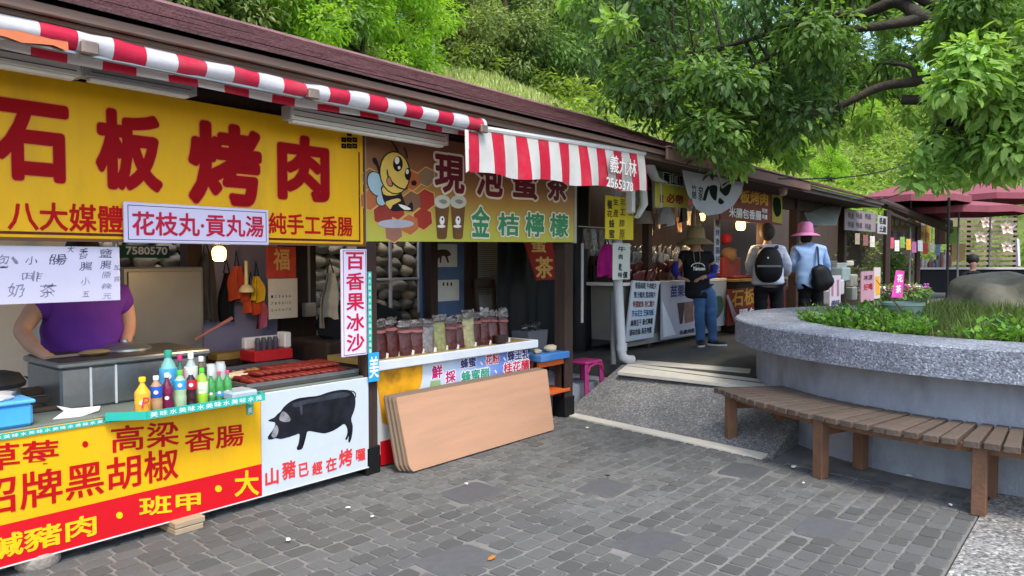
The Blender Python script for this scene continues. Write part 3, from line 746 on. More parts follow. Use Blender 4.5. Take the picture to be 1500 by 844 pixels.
m_awn2 = stripemat('valance_cloth', 0, .27, '#c92541', '#d2d2d0', .24)
aw = thing('awning_valance', 'red and white striped awning valance hanging over the honey stall', 'awning', (4.83,3.45,2.1))
vs = []; fs = []; n = 72; k = 7
for i in range(n+1):
    s_ = i/n; x = 3.70+2.42*s_
    for j in range(k):
        tt = j/(k-1); top = 2.39+.085*s_; bot = 2.095+.035*s_+.012*sin(s_*21)
        vs.append((x + .03*(1-tt)*0 + .012*tt*sin(s_*33), 3.46 - .05*sin(tt*1.6)*.6 + .016*tt*sin(s_*40)+.01*tt*sin(s_*17), top+(bot-top)*tt))
for i in range(n):
    for j in range(k-1): fs.append((i*k+j, (i+1)*k+j, (i+1)*k+j+1, i*k+j+1))
mb = MB(); mb.add(vs, fs); mb.build('cloth', m_awn2, aw, smooth=True)
vs = []; fs = []
for i in range(n+1):
    s_ = i/n; x = 3.70+2.42*s_; top = 2.39+.085*s_
    for j in range(5): tt = j/4; vs.append((x, 3.46+.5*tt, top+.02+.05*tt+.03*sin(tt*pi)+.01*sin(s_*30)*tt))
for i in range(n):
    for j in range(4): fs.append((i*5+j, i*5+j+1, (i+1)*5+j+1, (i+1)*5+j))
mb = MB(); mb.add(vs, fs); mb.build('top_cloth', m_awn2, aw, smooth=True)
rb = MB(); rb.tube([(3.68,3.47,2.41),(6.14,3.47,2.495)], .022, 8); rb.build('front_bar', m_white, aw)
sl_ = MB(); sl_.prism([(0,0),(.035,0),(.045,-.27),(.01,-.29)], (3.665,3.44,2.38), (1,0,0), (0,0,1), .003); sl_.build('end_flap', mat('cream_cloth', '#d8d4cc', .8), aw)
m_lw = mat('awning_white_ink', '#e6e2e0', .6)
for body, L, T, B, Rr in (('義九林',893,226,252,932),('2565378',888,259,273,927)):
    text_px(body, L, T, B, Rr, 3.385, m_lw, aw, .015, mat('awning_shadow_ink', '#8a5a66', .6), .035, tiltB=B+8)
bx_ = MB(); bx_.box((6.60,3.86,1.98),(6.66,3.95,2.33), .012); bx_.build('motor_box', m_white, aw)
# fluorescent fittings
m_flu = mat('light_fitting', '#e4e4e0', .4, .04, 4, dirt=.3, dirtc=(.4,.38,.35))
def fitting(label, x0, x1, z, hh=.07, grey=False, dz=0):
    t = thing('strip_light', label, 'light fitting', ((x0+x1)/2, 3.76, z), 'strip lights under the awning')
    mb = MB(); mb.prism([(0,0),(.09,0),(.075,hh),(.015,hh)], (x1,3.71,z), (0,1,0), (-dz,0,1), x1-x0); mb.build('housing', mat('grey_housing', '#a4a7aa', .5) if grey else m_flu, t)
    for xe in (x0-.012, x1):
        e_ = MB(); e_.box((xe,3.712,z-.004),(xe+.012,3.798,z+hh+.004), .002); e_.build('end_cap', mat('fitting_end', '#a8a9a8', .5), t)
    for q in (.25, .7):
        g_ = MB(); g_.box((x0+.02,3.7115-.004+q*.012,z+hh*q),(x1-.02,3.7155+q*.012,z+hh*q+.004)); g_.build('groove', mat('dark_groove', '#54565a', .5), t)
    b_ = MB(); b_.box((x0+.02,3.73,z-.018),(x1-.02,3.78,z-.001), .004); b_.build('diffuser', mat('pale_diffuser', '#e6e6e0', .3), t)
    for q in (.15,.85):
        h_ = MB(); h_.tube([(x0+(x1-x0)*q,3.755,z+hh-.005),(x0+(x1-x0)*q,3.755,2.5)], .004, 5); h_.build('hanger', m_black, t)
fitting('white strip light at the left edge of the picture under the awning', .5, 1.385, 2.345)
fitting('grey strip light next to the white one above the yellow signboard', 1.41, 1.925, 2.352, .075, True)
fitting('long white strip light above the joint of the two big signs', 2.50, 3.775, 2.315, .075)
# ---------------------------------------------------------------- grill counter
m_ctop = mat('counter_top', '#6f7a72', .5, .15, 6, dirt=.4, dirtc=(.1,.1,.09))
t = thing('grill_counter', 'grill stall counter fronted by yellow menu panel and black pig panel', 'counter', (1.8,4.4,0))
mb = MB(); mb.box((.1,4.03,.66),(3.27,4.95,.70), .004); mb.build('counter_top', m_ctop, t)
mb = MB(); mb.box((.15,4.12,.17),(3.2,4.9,.655)); mb.build('carcass', m_dwood, t)
for X0 in (.35,1.25,2.2,3.1):
    for Y0 in (4.2,4.85):
        lg = MB(); lg.box((X0-.02,Y0-.02,.0),(X0+.02,Y0+.02,.17)); lg.build('leg', m_dwood, t)
mb = MB(); mb.box((.1,4.0,.065),(2.455,4.025,.69), .002); pn = mb.build('menu_panel', m_yel, t); pn['label'] = 'bright yellow menu panel with red characters and a red lower band'
ORG[pn.name] = ORG[t.name]
m_band = mat('band_red', '#cf1420', .45, .05)
mb = MB()
a = [pY(-60, 781, 3.9985), pY(380, 680, 3.9985)]
mb.box((.1,3.9975,.067),(2.4545,3.9995,.265)); mb.build('red_band', m_band, pn)
mb = MB(); mb.box((.1,3.996,.062),(3.28,4.001,.069)); mb.build('edge_trim', m_white, pn)
m_yl = mat('letter_yellow', '#f5c21a', .45)
for body, L, T, B, Rr, tb, mm, out in [('草莓',-28,652,692,86,680,m_red2,None),('高梁',162,625,664,262,652,m_red2,None),('香腸',270,630,664,357,652,m_red2,None),('招牌黑胡椒',-44,706,763,262,700,m_red2,None),('鹹豬肉',-25,790,826,142,783,m_yl,None),('班甲',203,729,757,294,746,m_yl,None),('大',343,690,728,379,725,m_yl,None)]:
    text_px(body, L, T, B, Rr, 3.9975 if mm is m_yl else 4.0, mm, pn, .022 if mm is m_yl else .015, out, tiltB=tb)
dm = MB()
for cx_, cy_, Y_ in ((125,651,3.999),):
    w = [pY(*p, Y_) for p in ell(cx_, cy_, 4.5, 5)]; w.reverse(); dm.add(w, [tuple(range(len(w)))])
dm.build('lettering', m_red2, pn)
dm = MB()
for cx_, cy_ in ((175,755),(320,716)):
    w = [pY(*p, 3.9955) for p in ell(cx_, cy_, 5, 5)]; w.reverse(); dm.add(w, [tuple(range(len(w)))])
dm.build('lettering', m_yl, pn)
mb = MB(); mb.box((2.457,3.998,.064),(3.282,4.023,.69), .002); pp = mb.build('pig_panel', mat('sign_pale_blue', '#c4ced8', .5, .05, 3, dirt=.3, dirtc=(.38,.36,.33), dscale=3), t); ORG[pp.name] = ORG[t.name]
pp['label'] = 'pale panel with a picture of a black pig and red lettering'
def c8(pts): return [(300+x/4.22, 520+y/4.22) for x, y in pts]
m_pig = mat('pig_black', '#1c1d24', .6, .7, 9, spec=.15); m_pigg = mat('pig_grey', '#85858a', .6, .6, 22)
print_poly(c8([(390,510),(400,490),(420,465),(435,430),(430,416),(395,410),(400,400),(430,386),(450,365),(470,348),(490,320),(530,288),(580,268),(650,258),(700,252),(760,232),(820,218),(870,215),(900,222),(925,248),(932,290),(925,340),(905,395),(915,440),(910,500),(897,540),(887,535),(890,500),(880,522),(868,522),(880,490),(880,455),(862,427),(830,447),(790,470),(740,485),(690,478),(638,472),(625,510),(605,575),(580,588),(568,578),(580,545),(585,490),(560,495),(520,508),(470,520),(440,515),(415,522),(395,522)]), 3.9965, m_pig, pp, 'pig_print', 3)
print_poly(c8([(480,350),(505,360),(528,390),(525,410),(495,415),(465,405),(462,385)]), 3.9955, m_pigg, pp, 'pig_ear_print', 3)
print_poly(c8([(440,432),(455,455),(450,490),(432,512),(412,500),(422,468)]), 3.9955, m_pigg, pp, 'pig_face_print', 3)
print_poly(c8([(390,505),(405,498),(415,508),(410,520),(395,522)]), 3.995, m_black, pp, 'pig_snout_print', 2)
print_poly(c8([(895,220),(918,222),(935,238),(933,265),(928,262),(930,243),(915,228),(895,224)]), 3.9965, m_pig, pp, 'pig_tail_print', 2)
print_poly(c8([(540,300),(600,282),(680,268),(760,246),(830,232),(880,232),(900,245),(860,262),(780,275),(700,290),(620,305),(560,325)]), 3.9958, mat('pig_back_sheen', '#343741', .6, .6, 16), pp, 'pig_print', 3)
print_poly(c8([(585,285),(600,300),(605,345),(598,375),(588,340)]), 3.9955, mat('pig_sheen', '#3c3f48', .5), pp, 'pig_print', 2)
m_pr = mat('letter_scarlet', '#d83a3c', .45)
for ch, L, T, B, Rr, tb in [('山',388,688,714,408,708),('豬',413,677,704,433,699),('已',437,680,700,452,696),('經',457,678,697,472,693),('在',477,672,693,493,688),('烤',496,660,686,516,681),('囉',521,659,677,535,674)]:
    text_px(ch, L, T, B, Rr, 3.998, m_pr, pp, .03, tiltB=tb)
tape('printed_tape', 'turquoise printed tape along the left half of the counter edge', .1, 1.66, 3.992, .665, .692, False)
tape('printed_tape', 'short turquoise tape on the corner of the yellow panel', 2.36, 2.40, 3.993, .58, .68)
# blocks under the counter
for (px, py, lab, hh, zz) in ((297,771,'upper pale wooden block propping up the menu panel',.034,.036),(297,785,'lower pale wooden block on the paving under the menu panel',.034,.0)):
    p = pZ(297, 785, 0); mb = MB(); mb.box((p.x-.10,3.93,zz+.002),(p.x+.06+(.01 if zz else 0),4.14,zz+hh), .003)
    tag(mb.build('wooden_block', mat('pale_wood', '#b09a7c', .8, .15, 12, bump=.2, bscale=60, dirt=.4, dirtc=(.2,.16,.12))), lab, 'block')
p = pZ(66, 836, 0); mb = MB(); mb.lathe((p.x,p.y+.1,.0), [(.09,.0),(.10,.02),(.10,.06),(.085,.075)], 14); tag(mb.build('concrete_puck', mat('stained_concrete', '#a39a90', .9, .3, 18, bump=.4, dirt=.6, dirtc=(.15,.1,.08), dscale=9), smooth=True), 'round stained concrete puck under the left of the yellow panel', 'block')
mb = MB(); mb.box((.9,4.25,.0),(1.55,4.6,.09), .004); tag(mb.build('metal_sill', m_steel), 'low grey metal ledge in the dark gap under the counter', 'ledge')
# ---------------------------------------------------------------- tray of bottles
t = thing('bottle_tray', 'turquoise-edged tray shelf holding the drink bottles', 'tray', (2.0,3.95,.68))
A = [Vector((1.71,3.845,.682)), Vector((2.385,3.845,.682)), Vector((2.385,4.12,.682)), Vector((1.56,4.12,.682)), Vector((1.56,3.97,.682))]
mb = MB(); mb.add(A+[p+Vector((0,0,.012)) for p in A], [(4,3,2,1,0),(5,6,7,8,9)]+[(i,(i+1)%5,(i+1)%5+5,i+5) for i in range(5)]); mb.build('tray_floor', m_steel, t)
mb = MB()
for p, q in ((A[4],A[0]),(A[0],A[1]),(A[1],A[2])):
    d = (q-p).normalized(); nn = Vector((d.y,-d.x,0))*.004; z1 = Vector((0,0,.042))
    mb.add([p-nn*.2,q-nn*.2,q+nn,p+nn,p-nn*.2+z1,q-nn*.2+z1,q+nn+z1,p+nn+z1], [(0,3,2,1),(4,5,6,7),(0,1,5,4),(1,2,6,5),(2,3,7,6),(3,0,4,7)])
ro = mb.build('rim', m_turq, t)
mb = MB()
for i in range(13):
    text_geo(mb, '美味水'[i % 3], (0,3.841,0), UX, UZ, (1.725+i*.05,.689,1.765+i*.05,.717), .015, .001)
mb.build('lettering', m_tw, t)
def bottle(label, px, py, Y, h, r, body, cap, lab=None, lz=(.35,.62), shape='pet', trans=.0):
    p = pY(px, py, Y); z0 = .695
    t = thing('drink_bottle', label, 'bottle', (p.x, Y, z0), 'drink bottles on the tray')
    pr = {'pet': [(r*.85,0),(r,h*.03),(r,h*.3),(r*.94,h*.36),(r,h*.42),(r,h*.62),(r*.8,h*.74),(r*.36,h*.86),(r*.34,h*.9)],
          'sq': [(r*.8,0),(r,h*.05),(r*1.05,h*.4),(r,h*.62),(r*.55,h*.74),(r*.33,h*.82),(r*.33,h*.9)],
          'can': [(r*.8,0),(r,h*.05),(r,h*.86),(r*.82,h*.95),(r*.8,h)]}[shape]
    bm_ = mat('bottle_'+body, '#'+body, .15, .05, 5, spec=.6, trans=trans)
    mb = MB(); mb.lathe((p.x,Y,z0), pr, 14); mb.build('body', bm_, t, smooth=True)
    if shape != 'can':
        mb = MB(); mb.lathe((p.x,Y,z0+h*.885), [(r*.46,0),(r*.46,h*.1),(r*.4,h*.115)], 12); mb.build('cap', mat('cap_'+cap, '#'+cap, .35), t, smooth=True)
    if lab:
        mb = MB(); mb.lathe((p.x,Y,z0), [(r*1.02,h*lz[0]),(r*1.035,h*(lz[0]+.01)),(r*1.035,h*(lz[1]-.01)),(r*1.02,h*lz[1])], 14); lo = mb.build('label_sleeve', mat('label_'+lab, '#'+lab, .4, .25, 30), t, smooth=True)
        mb = MB(); mb.prism([(r*.38*cos(a), r*.3*sin(a)*1.2) for a in [2*pi*i/10 for i in range(10)]], (p.x-.5*r,Y-r*1.0,z0+h*(lz[0]+lz[1])/2), (.93,.0,0) if False else Vector((cos(.5),-sin(.5),0)), (0,0,1), .002); mb.build('label_mark', m_white, lo)
    return t
bottle('squat yellow bottle with yellow cap at the left end of the tray', 209, 596, 3.90, .2, .037, 'f5b81c', 'f3cf1e', 'f2a83a', (.12,.6), 'sq')
t_ = [o for o in bpy.data.objects if o.get('label', '').startswith('squat yellow')][0]
mb = MB(); q = t_.location; text_geo(mb, 'P', (q.x-.012,3.86,.695), Vector((cos(.5),-sin(.5),0)), UZ, (-.012,.045,.02,.10), .01, .004, shear=.2); mb.build('lettering', m_pr, t_)
bottle('blue labelled bottle with white cap next to the yellow one', 229, 593, 3.92, .195, .031, 'b8926a', 'e8e8ee', '2a58b8', (.42,.72))
bottle('maroon labelled bottle with white cap, third from the left in front', 245, 590, 3.94, .2, .030, '6a1f38', 'e6e2ee', '7a1f4a', (.1,.6), 'sq')
bottle('pale green drink bottle with green cap and blue label', 264, 585, 3.95, .205, .033, 'a9c49a', '55c83c', '3a9fd2', (.5,.74))
bottle('dark drink bottle with white cap and red label', 280, 580, 3.96, .195, .031, '3a2228', 'e6e4e2', 'c02438', (.48,.74))
bottle('lime green tea bottle with green cap and white label', 296, 577, 3.97, .2, .031, '9ccb3a', '58c838', 'd8e6c0', (.3,.62))
for i, (px, py, lab) in enumerate([(309,573,'small green soda bottle left of the other two in the front right group'),(321,571,'small green soda bottle with blue label in the front right group'),(333,567,'small green soda bottle with pink cap at the right end of the tray')]):
    bottle(lab, px, py, 4.0, .165, .025, '3f8f4a', ['d8d8d8','d24a6a','e0487a'][i], ['5aa85a','4a9ad0','78b46a'][i], (.15,.4), 'sq')
bottle('tall teal water bottle with green cap in the back row', 247, 575, 4.04, .31, .045, '7ab8b0', '2f9a80', '4a9fd0', (.42,.68))
bottle('dark green bottle with pink cap in the back row', 264, 575, 4.09, .27, .028, '3a6a58', 'd83a78', 'c84a80', (.55,.7), 'sq')
bottle('clear water bottle with white cap in the back row', 280, 572, 4.06, .28, .035, 'aebcb4', 'e6e8ea', 'd8dcd8', (.46,.72))
bottle('black and white drink bottle behind the tea bottle', 295, 570, 4.09, .25, .032, '6a5a3a', 'e4e4e2', '3a3a40', (.52,.76))
bottle('silver drink can left of its pair behind the small soda bottles', 309, 568, 4.08, .2, .031, 'c4ccc8', 'cccccc', '8fb0a0', (.3,.6), 'can')
bottle('silver drink can right of its pair behind the small soda bottles', 323, 566, 4.09, .205, .032, 'b8c0c0', 'cccccc', 'cf5a60', (.2,.4), 'can')
mb = MB(); p = pY(357, 578, 3.92); mb.box((p.x-.09,3.88,.695),(p.x+.07,4.05,.745), .01); tag(mb.build('plastic_box', mat('clear_plastic_box', '#a8b6c4', .2, .1, 9, spec=.6)), 'low clear plastic box at the right end of the bottle tray', 'box')
# ---------------------------------------------------------------- grill with sausages
t = thing('flat_grill', 'flat steel grill plate carrying sausages at the counter\'s right end', 'grill', (2.85,4.4,.70))
mb = MB(); mb.box((2.40,4.06,.701),(3.25,4.85,.725), .004); mb.build('plate', mat('greasy_steel', '#5e5c58', .4, .2, 12, metal=.5, dirt=.5, dirtc=(.05,.04,.03)), t)
mb = MB()
for a, b in (((2.40,4.06),(3.25,4.075)),((2.40,4.835),(3.25,4.85)),((2.40,4.076),(2.415,4.834)),((3.235,4.076),(3.25,4.834))): mb.box((a[0],a[1],.7255),(b[0],b[1],.748))
mb.build('rim', m_steel, t)
m_saus = mat('red_sausage', '#681f1a', .28, spec=.5, var=.25) if False else mat('red_sausage', '#6a201a', .28, .25, 16, bump=.2, bscale=40, rnd=.15); m_saus2 = mat('pale_sausage', '#b58a5a', .4, .2, 16, rnd=.1); m_rice = mat('rice_sausage', '#d8c8b0', .5, .1, 9)
sm = MB(); pts = [Vector((-.5+i/8, .05*(1-((i-4)/4)**2)*2-.05, 0)) for i in range(9)]
sm.tube(pts, [.045,.1,.125,.135,.14,.135,.125,.1,.045], 8); SME = {}
for nme, m_ in (('r', m_saus), ('p', m_saus2), ('w', m_rice)):
    me = sm.mesh('sausage'); me.materials.append(m_); me.polygons.foreach_set('use_smooth', [True]*len(me.polygons)); SME[nme] = me
rr = random.Random(4)
def sausage(kind, x, y, z, L_, rz, label, group):
    o = bpy.data.objects.new('sausage', SME[kind]); col.objects.link(o); o.location = (x, y, z); o.scale = (L_, L_*1.0, L_*1.0); o.rotation_euler = (0, 0, rz); tag(o, label, 'sausage', group)
for row_, (y_, x0_, x1_, zz) in enumerate([(4.15,2.46,3.16,.75),(4.27,2.48,3.18,.752),(4.21,2.55,3.15,.782),(4.39,2.62,3.18,.754),(4.33,2.72,3.16,.785)]):
    x = x0_
    while x < x1_:
        sausage('r', x, y_+rr.uniform(-.008,.008), zz, .145, pi/2+.25+rr.uniform(-.15,.15), 'dark red sausage in the packed rows at the front of the grill', 'red sausages on the grill'); x += .052
for i in range(10): sausage('p', 2.62+.055*i, 4.58+.02*rr.uniform(-1,1), .744, .13, pi/2-.2+rr.uniform(-.2,.2), 'tan sausage lying further back on the grill', 'tan sausages on the grill')
for i in range(7): sausage('w', 2.50+.05*(i % 4), 4.38+.1*(i//4)+.02*rr.uniform(-1,1), .746, .14, .3+rr.uniform(-.2,.2), 'pale rice sausage at the left of the grill', 'pale sausages on the grill')
t = thing('foam_box', 'white foam box with utensils behind the sausages', 'box', (3.0,4.95,.73))
p = pY(395, 520, 4.95)
mb = MB(); mb.box((p.x-.17,4.87,.75),(p.x+.15,5.08,.83), .006); mb.build('tray_body', mat('red_tray', '#b8262c', .4), t)
mb = MB(); mb.box((p.x-.16,5.02,.831),(p.x+.16,5.08,.92), .012); mb.box((p.x+.1,4.9,.831),(p.x+.16,5.015,.95), .01); mb.build('foam_wall', m_white, t)
mb = MB()
for i in range(4): mb.lathe((p.x-.1+.05*i,4.95,.831), [(.02,0),(.022,.06),(.015,.09)], 8)
mb.build('jars', mat('dark_jar', '#4a4a58', .3), t)
# ---------------------------------------------------------------- cooking box, pots, vendor's side
t = thing('steam_cooker', 'boxy steel cooker with dented lid in front of the purple-shirted cook', 'cooker', (1.8,4.55,.70))
mb = MB(); mb.box((1.47,4.30,.701),(2.28,4.80,.925), .012); mb.build('body', m_steel, t)
mb = MB(); mb.box((1.455,4.285,.926),(2.295,4.815,.957), .008); mb.build('rim', m_steel, t)
mb = MB(); mb.box((1.475,4.30,.958),(2.27,4.8,.964), .002); mb.build('hotplate', mat('dark_plate', '#4a4640', .45, .2, 9, metal=.4), t)
for X0 in (1.61,1.74):
    mb = MB(); mb.box((X0,4.288,.705),(X0+.012,4.299,.92), .002); mb.build('seam', m_white, t)
t = thing('pan_lid', 'shallow steel pan lid catching the light on the cooker', 'lid', (2.05,4.6,.964))
p = pY(183, 512, 4.6); mb = MB(); mb.lathe((p.x,4.6,.965), [(.15,0),(.145,.012),(.09,.035),(.02,.045),(.018,.06),(0,.065)], 20); mb.build('dome', m_steel, t, smooth=True)
t = thing('spatula', 'wooden-handled ladle held over the cooker', 'spatula', (1.7,4.5,.97))
p = pY(122, 519, 4.45); q = pY(62, 525, 4.45); mb = MB(); mb.tube([q,p], .008, 6); mb.build('handle', mat('handle_wood', '#8c7a68', .7), t)
mb = MB(); mb.ball(p+Vector((.06,0,.005)), (.09,.055,.018), 2, .1, 2); mb.build('scoop', mat('brown_scoop', '#8a7250', .6), t, smooth=True)
t = thing('black_pot', 'black covered pot at the left edge of the counter', 'pot', (1.15,4.45,.70))
p = pY(5, 545, 4.3); mb = MB(); mb.lathe((p.x-.06,4.3,.701), [(.09,0),(.12,.03),(.13,.17)], 16); mb.build('body', m_steel, t, smooth=True)
mb = MB(); mb.lathe((p.x-.06,4.3,.872), [(.15,0),(.155,.02),(.13,.06),(.08,.075),(0,.08)], 16); mb.build('cover', m_black, t, smooth=True)
t = thing('blue_plastic_tub', 'light blue plastic tub with a white cloth at the left counter end', 'tub', (1.15,4.1,.70))
p = pY(47, 590, 4.06)
mb = MB(); mb.box((p.x-.5,4.04,.701),(p.x,4.30,.81), .015); mb.build('tub', mat('sky_blue_plastic', '#4aa6e6', .35), t)
mb = MB(); mb.box((p.x-.51,4.03,.811),(p.x+.008,4.31,.83), .006); mb.build('rim', mat('sky_blue_rim', '#64b4ee', .35), t)
mb = MB(); mb.ball((p.x-.2,4.17,.845), (.16,.11,.03), 8, .5, 3); mb.build('cloth', mat('grey_white_cloth', '#bdbcbc', .9), t, smooth=True)
p = pY(115, 604, 4.12); mb = MB(); mb.prism([(-.13,-.03),(-.06,.02),(-.08,.07),(-.02,.03),(.12,.015),(.1,-.02),(0,-.045)], (p.x,4.13,.722), (1,.1,0), (0,.8,.5), .004); tag(mb.build('paper_napkin', mat('napkin', '#d4d2cc', .85)), 'crumpled white paper napkin in front of the steel cooker', 'napkin')
p = pY(40, 560, 4.5); mb = MB()
for i in range(3): mb.box((p.x-.12,4.35+.1*i,.702+.03*i),(p.x+.14,4.42+.1*i,.722+.04*i), .004)
tag(mb.build('wooden_rack', mat('dark_rack', '#4e4034', .8)), 'stepped dark wooden rack between the tub and the cooker', 'rack')
# back of the stall
m_pw = mat('cream_panel', '#e2dccf', .7, .08, 3, dirt=.25, dirtc=(.35,.32,.27))
mb = MB(); mb.box((.3,5.95,.0),(2.1,5.99,2.2)); tag(mb.build('cream_partition', m_pw), 'cream partition wall behind the cook', 'wall')
t = thing('steel_cabinet', 'tall grey cabinet standing behind the cooker', 'cabinet', (2.45,5.35,0))
mb = MB(); mb.box((2.17,5.2,.0),(2.74,5.6,1.45), .01); mb.build('body', mat('grey_cabinet', '#6f6c66', .45, .1, 5, metal=.3, dirt=.3, dirtc=(.15,.13,.11)), t)
mb = MB(); mb.box((2.20,5.185,.05),(2.715,5.199,1.42), .004); mb.build('door', mat('grey_cabinet_door', '#77746c', .4, .1, 5, metal=.3), t)
mb = MB(); mb.tube([(2.12,5.18,.0),(2.12,5.18,1.62)], .02, 8); mb.build('pipe', m_steel, t)
mb = MB(); mb.box((2.86,5.66,.0),(3.64,5.70,1.72)); tag(mb.build('lilac_partition', mat('lilac_panel', '#8f8aa8', .6, .08, 3, dirt=.3, dirtc=(.2,.19,.22))), 'lilac-grey partition behind the hanging bags', 'wall')
mb = MB(); mb.box((3.66,5.62,.0),(4.02,5.68,2.3)); tag(mb.build('dark_partition', m_dwood), 'dark brown board partition right of the calendar', 'wall')
mb = MB(); mb.box((2.3,5.2,.70),(3.3,5.62,.735), .003); tag(mb.build('back_shelf', m_dwood), 'dark shelf at the back of the grill stall', 'shelf')
# phone number plate
t = thing('phone_plate', 'small dark green plate with white phone number behind the stall', 'sign', (2.4,6.2,1.5))
a = pY(170, 359, 6.2); b = pY(248, 378, 6.2); mb = MB(); mb.box((a.x,6.2,b.z),(b.x,6.22,a.z), .002); mb.build('plate', mat('plate_green', '#1d4a34', .5), t)
text_px('7580570', 184, 361, 373, 245, 6.2, m_white, t, .03)
# bulb (lit)
def bulb(label, p, r=.05, power=28, ceil=2.4):
    t = thing('light_bulb', label, 'lamp', p)
    e_ = mat('lit_bulb', (1.0,.52,.10), .5, 0, emit=3.2)
    mb = MB(); mb.lathe(p, [(r*.5,-r*1.1),(r*.9,-r*.8),(r,-r*.1),(r,r*.5),(r*.8,r*.9),(r*.4,r*1.15)], 12); mb.build('glass', e_, t, smooth=True)
    mb = MB(); mb.lathe((p[0],p[1],p[2]+r*1.15), [(r*.42,0),(r*.42,r*.6),(r*.2,r*.8)], 8); mb.build('socket', m_black, t)
    mb = MB(); mb.tube([(p[0],p[1],p[2]+r*1.8),(p[0],p[1],ceil)], .004, 5); mb.build('cable', m_black, t)
    pl_ = bpy.data.lights.new('bulb_light', 'POINT'); pl_.energy = power; pl_.color = (1,.66,.34); pl_.shadow_soft_size = r*1.3
    po_ = bpy.data.objects.new('bulb_light', pl_); col.objects.link(po_); po_.parent = t; po_.location = (0,-.03,-r*2.4)
bulb('lit warm bulb hanging below the lilac sign of the grill stall', pY(321, 372, 4.35), .042, 5, 2.2)
# things hanging at the back of the grill stall
def cloth(name, label, cat, px, T, B, w, Y, c, taper=.9, seed=0, strap=True, fold=.025):
    a = pY(px, T, Y); b = pY(px, B, Y); rr = random.Random(seed)
    t = thing(name, label, cat, (a.x, Y, b.z)); n, k = 10, 8; vs = []; fs = []
    for i in range(n+1):
        tt = i/n; ww = w*(.35+.65*min(1, tt*2.2))*(1-(1-taper)*tt)
        for j in range(k+1):
            s_ = j/k-.5; vs.append((a.x+s_*ww+.01*sin(tt*5+seed), Y-.02-fold*sin(s_*9+seed)*(.4+tt), a.z+(b.z-a.z)*tt+.015*sin(s_*7+seed)*tt))
    for i in range(n):
        for j in range(k): fs.append((i*(k+1)+j, (i+1)*(k+1)+j, (i+1)*(k+1)+j+1, i*(k+1)+j+1))
    q = len(vs); vs += [(x, y_+.03, z) for x, y_, z in vs]; fs += [tuple(i+q for i in reversed(f_)) for f_ in fs[:n*k]]
    mb = MB(); mb.add(vs, fs); mb.build('fabric', mat('cloth_'+c, '#'+c, .85, .2, 9, bump=.2), t, smooth=True)
    if strap:
        mb = MB(); mb.tube([(a.x-w*.15,Y,a.z),(a.x,Y+.01,a.z+.12),(a.x+w*.15,Y,a.z)], .006, 5); mb.build('strap', mat('strap_dark', '#1c1c20', .8), t)
    return t
cloth('hanging_bag', 'black bag hanging left of the orange bags', 'bag', 332, 400, 470, .16, 5.5, '17181c', .8, 1)
cloth('hanging_cloth', 'dark grey cloth hanging beside the cabinet', 'cloth', 302, 372, 470, .16, 5.45, '3c3a38', .9, 2)
cloth('hanging_bag', 'orange-red bag hanging above the black bag', 'bag', 347, 390, 440, .12, 5.4, 'b84a30', 1, 3)
cloth('hanging_bag', 'orange bag hanging lowest under the yellow one', 'bag', 368, 420, 460, .14, 5.42, 'c8502c', 1, 4)
cloth('hanging_bag', 'yellow bag hanging next to the calendar', 'bag', 376, 405, 442, .11, 5.36, 'd8ae2a', 1, 5)
cloth('hanging_cloth', 'pinkish cloth hanging below the bags', 'cloth', 383, 440, 480, .1, 5.4, 'b8607c', 1, 6, False)
t = thing('pump_plunger', 'cream plunger-shaped dispenser hanging among the bags', 'dispenser', pY(361, 428, 5.2))
p = pY(361, 428, 5.2); mb = MB(); mb.lathe(p, [(.055,0),(.055,.02),(.035,.05),(.014,.06),(.012,.24)], 12); mb.build('body', mat('cream_plastic', '#d8c68a', .5), t, smooth=True)
t = thing('wall_calendar', 'wall calendar with red and gold picture above its month sheet', 'calendar', pY(413, 465, 5.3))
a = pY(391, 361, 5.3); b = pY(434, 407, 5.3); c_ = pY(437, 465, 5.3)
mb = MB(); mb.box((a.x,5.3,b.z),(b.x,5.315,a.z), .002); mb.build('picture', mat('calendar_red', '#b5402a', .6, .25, 12), t)
mb = MB(); mb.box((a.x+.01,5.298,c_.z),(b.x+.01,5.312,b.z-.004), .002); sh_ = mb.build('month_sheet', mat('calendar_paper', '#cfc4b4', .8), t)
text_px('福', 400, 364, 396, 424, 5.3, mat('gold_print', '#cfa45a', .5), t, .02)
mb = MB()
for r_ in range(3):
    for k_ in range(6): text_geo(mb, str((r_*6+k_) % 28+1), (a.x+.03+.033*k_,5.298,b.z-.16-.055*r_), UX, UZ, (0,0,.018,.022), .01, .001)
mb.build('lettering', m_ink, sh_)
t = thing('switch_box', 'pale switch box on the dark post', 'switch box', pY(453, 465, 5.55)); p = pY(449, 464, 5.5)
mb = MB(); mb.box((p.x-.03,5.48,p.z),(p.x+.09,5.53,p.z+.12), .005); mb.build('case', mat('pale_box', '#a8a296', .6), t)
mb = MB(); mb.tube([(p.x+.03,5.5,p.z+.12),(p.x+.03,5.5,2.1)], .012, 6); mb.build('conduit', mat('conduit', '#7d776c', .6), t)
cloth('clear_plastic_bag', 'crinkled clear plastic bag hanging beside the lilac upright sign', 'bag', 484, 400, 478, .2, 5.0, 'a8a294', 1, 7, True, .05)
mb = MB(); p = pY(335, 515, 5.3); mb.box((p.x-.12,5.25,.736),(p.x+.16,5.4,.79), .006); tag(mb.build('wooden_tray', mat('yellow_wood', '#a48a4e', .7, .15, 12)), 'yellowish wooden tray on the back shelf', 'tray')
mb = MB(); mb.tube([pY(285,498,5.1), pY(340,466,5.1)], [.008,.014], 6); tag(mb.build('wooden_tongs', mat('pink_handle', '#a06a62', .6)), 'reddish tongs leaning across the lilac panel', 'tongs')
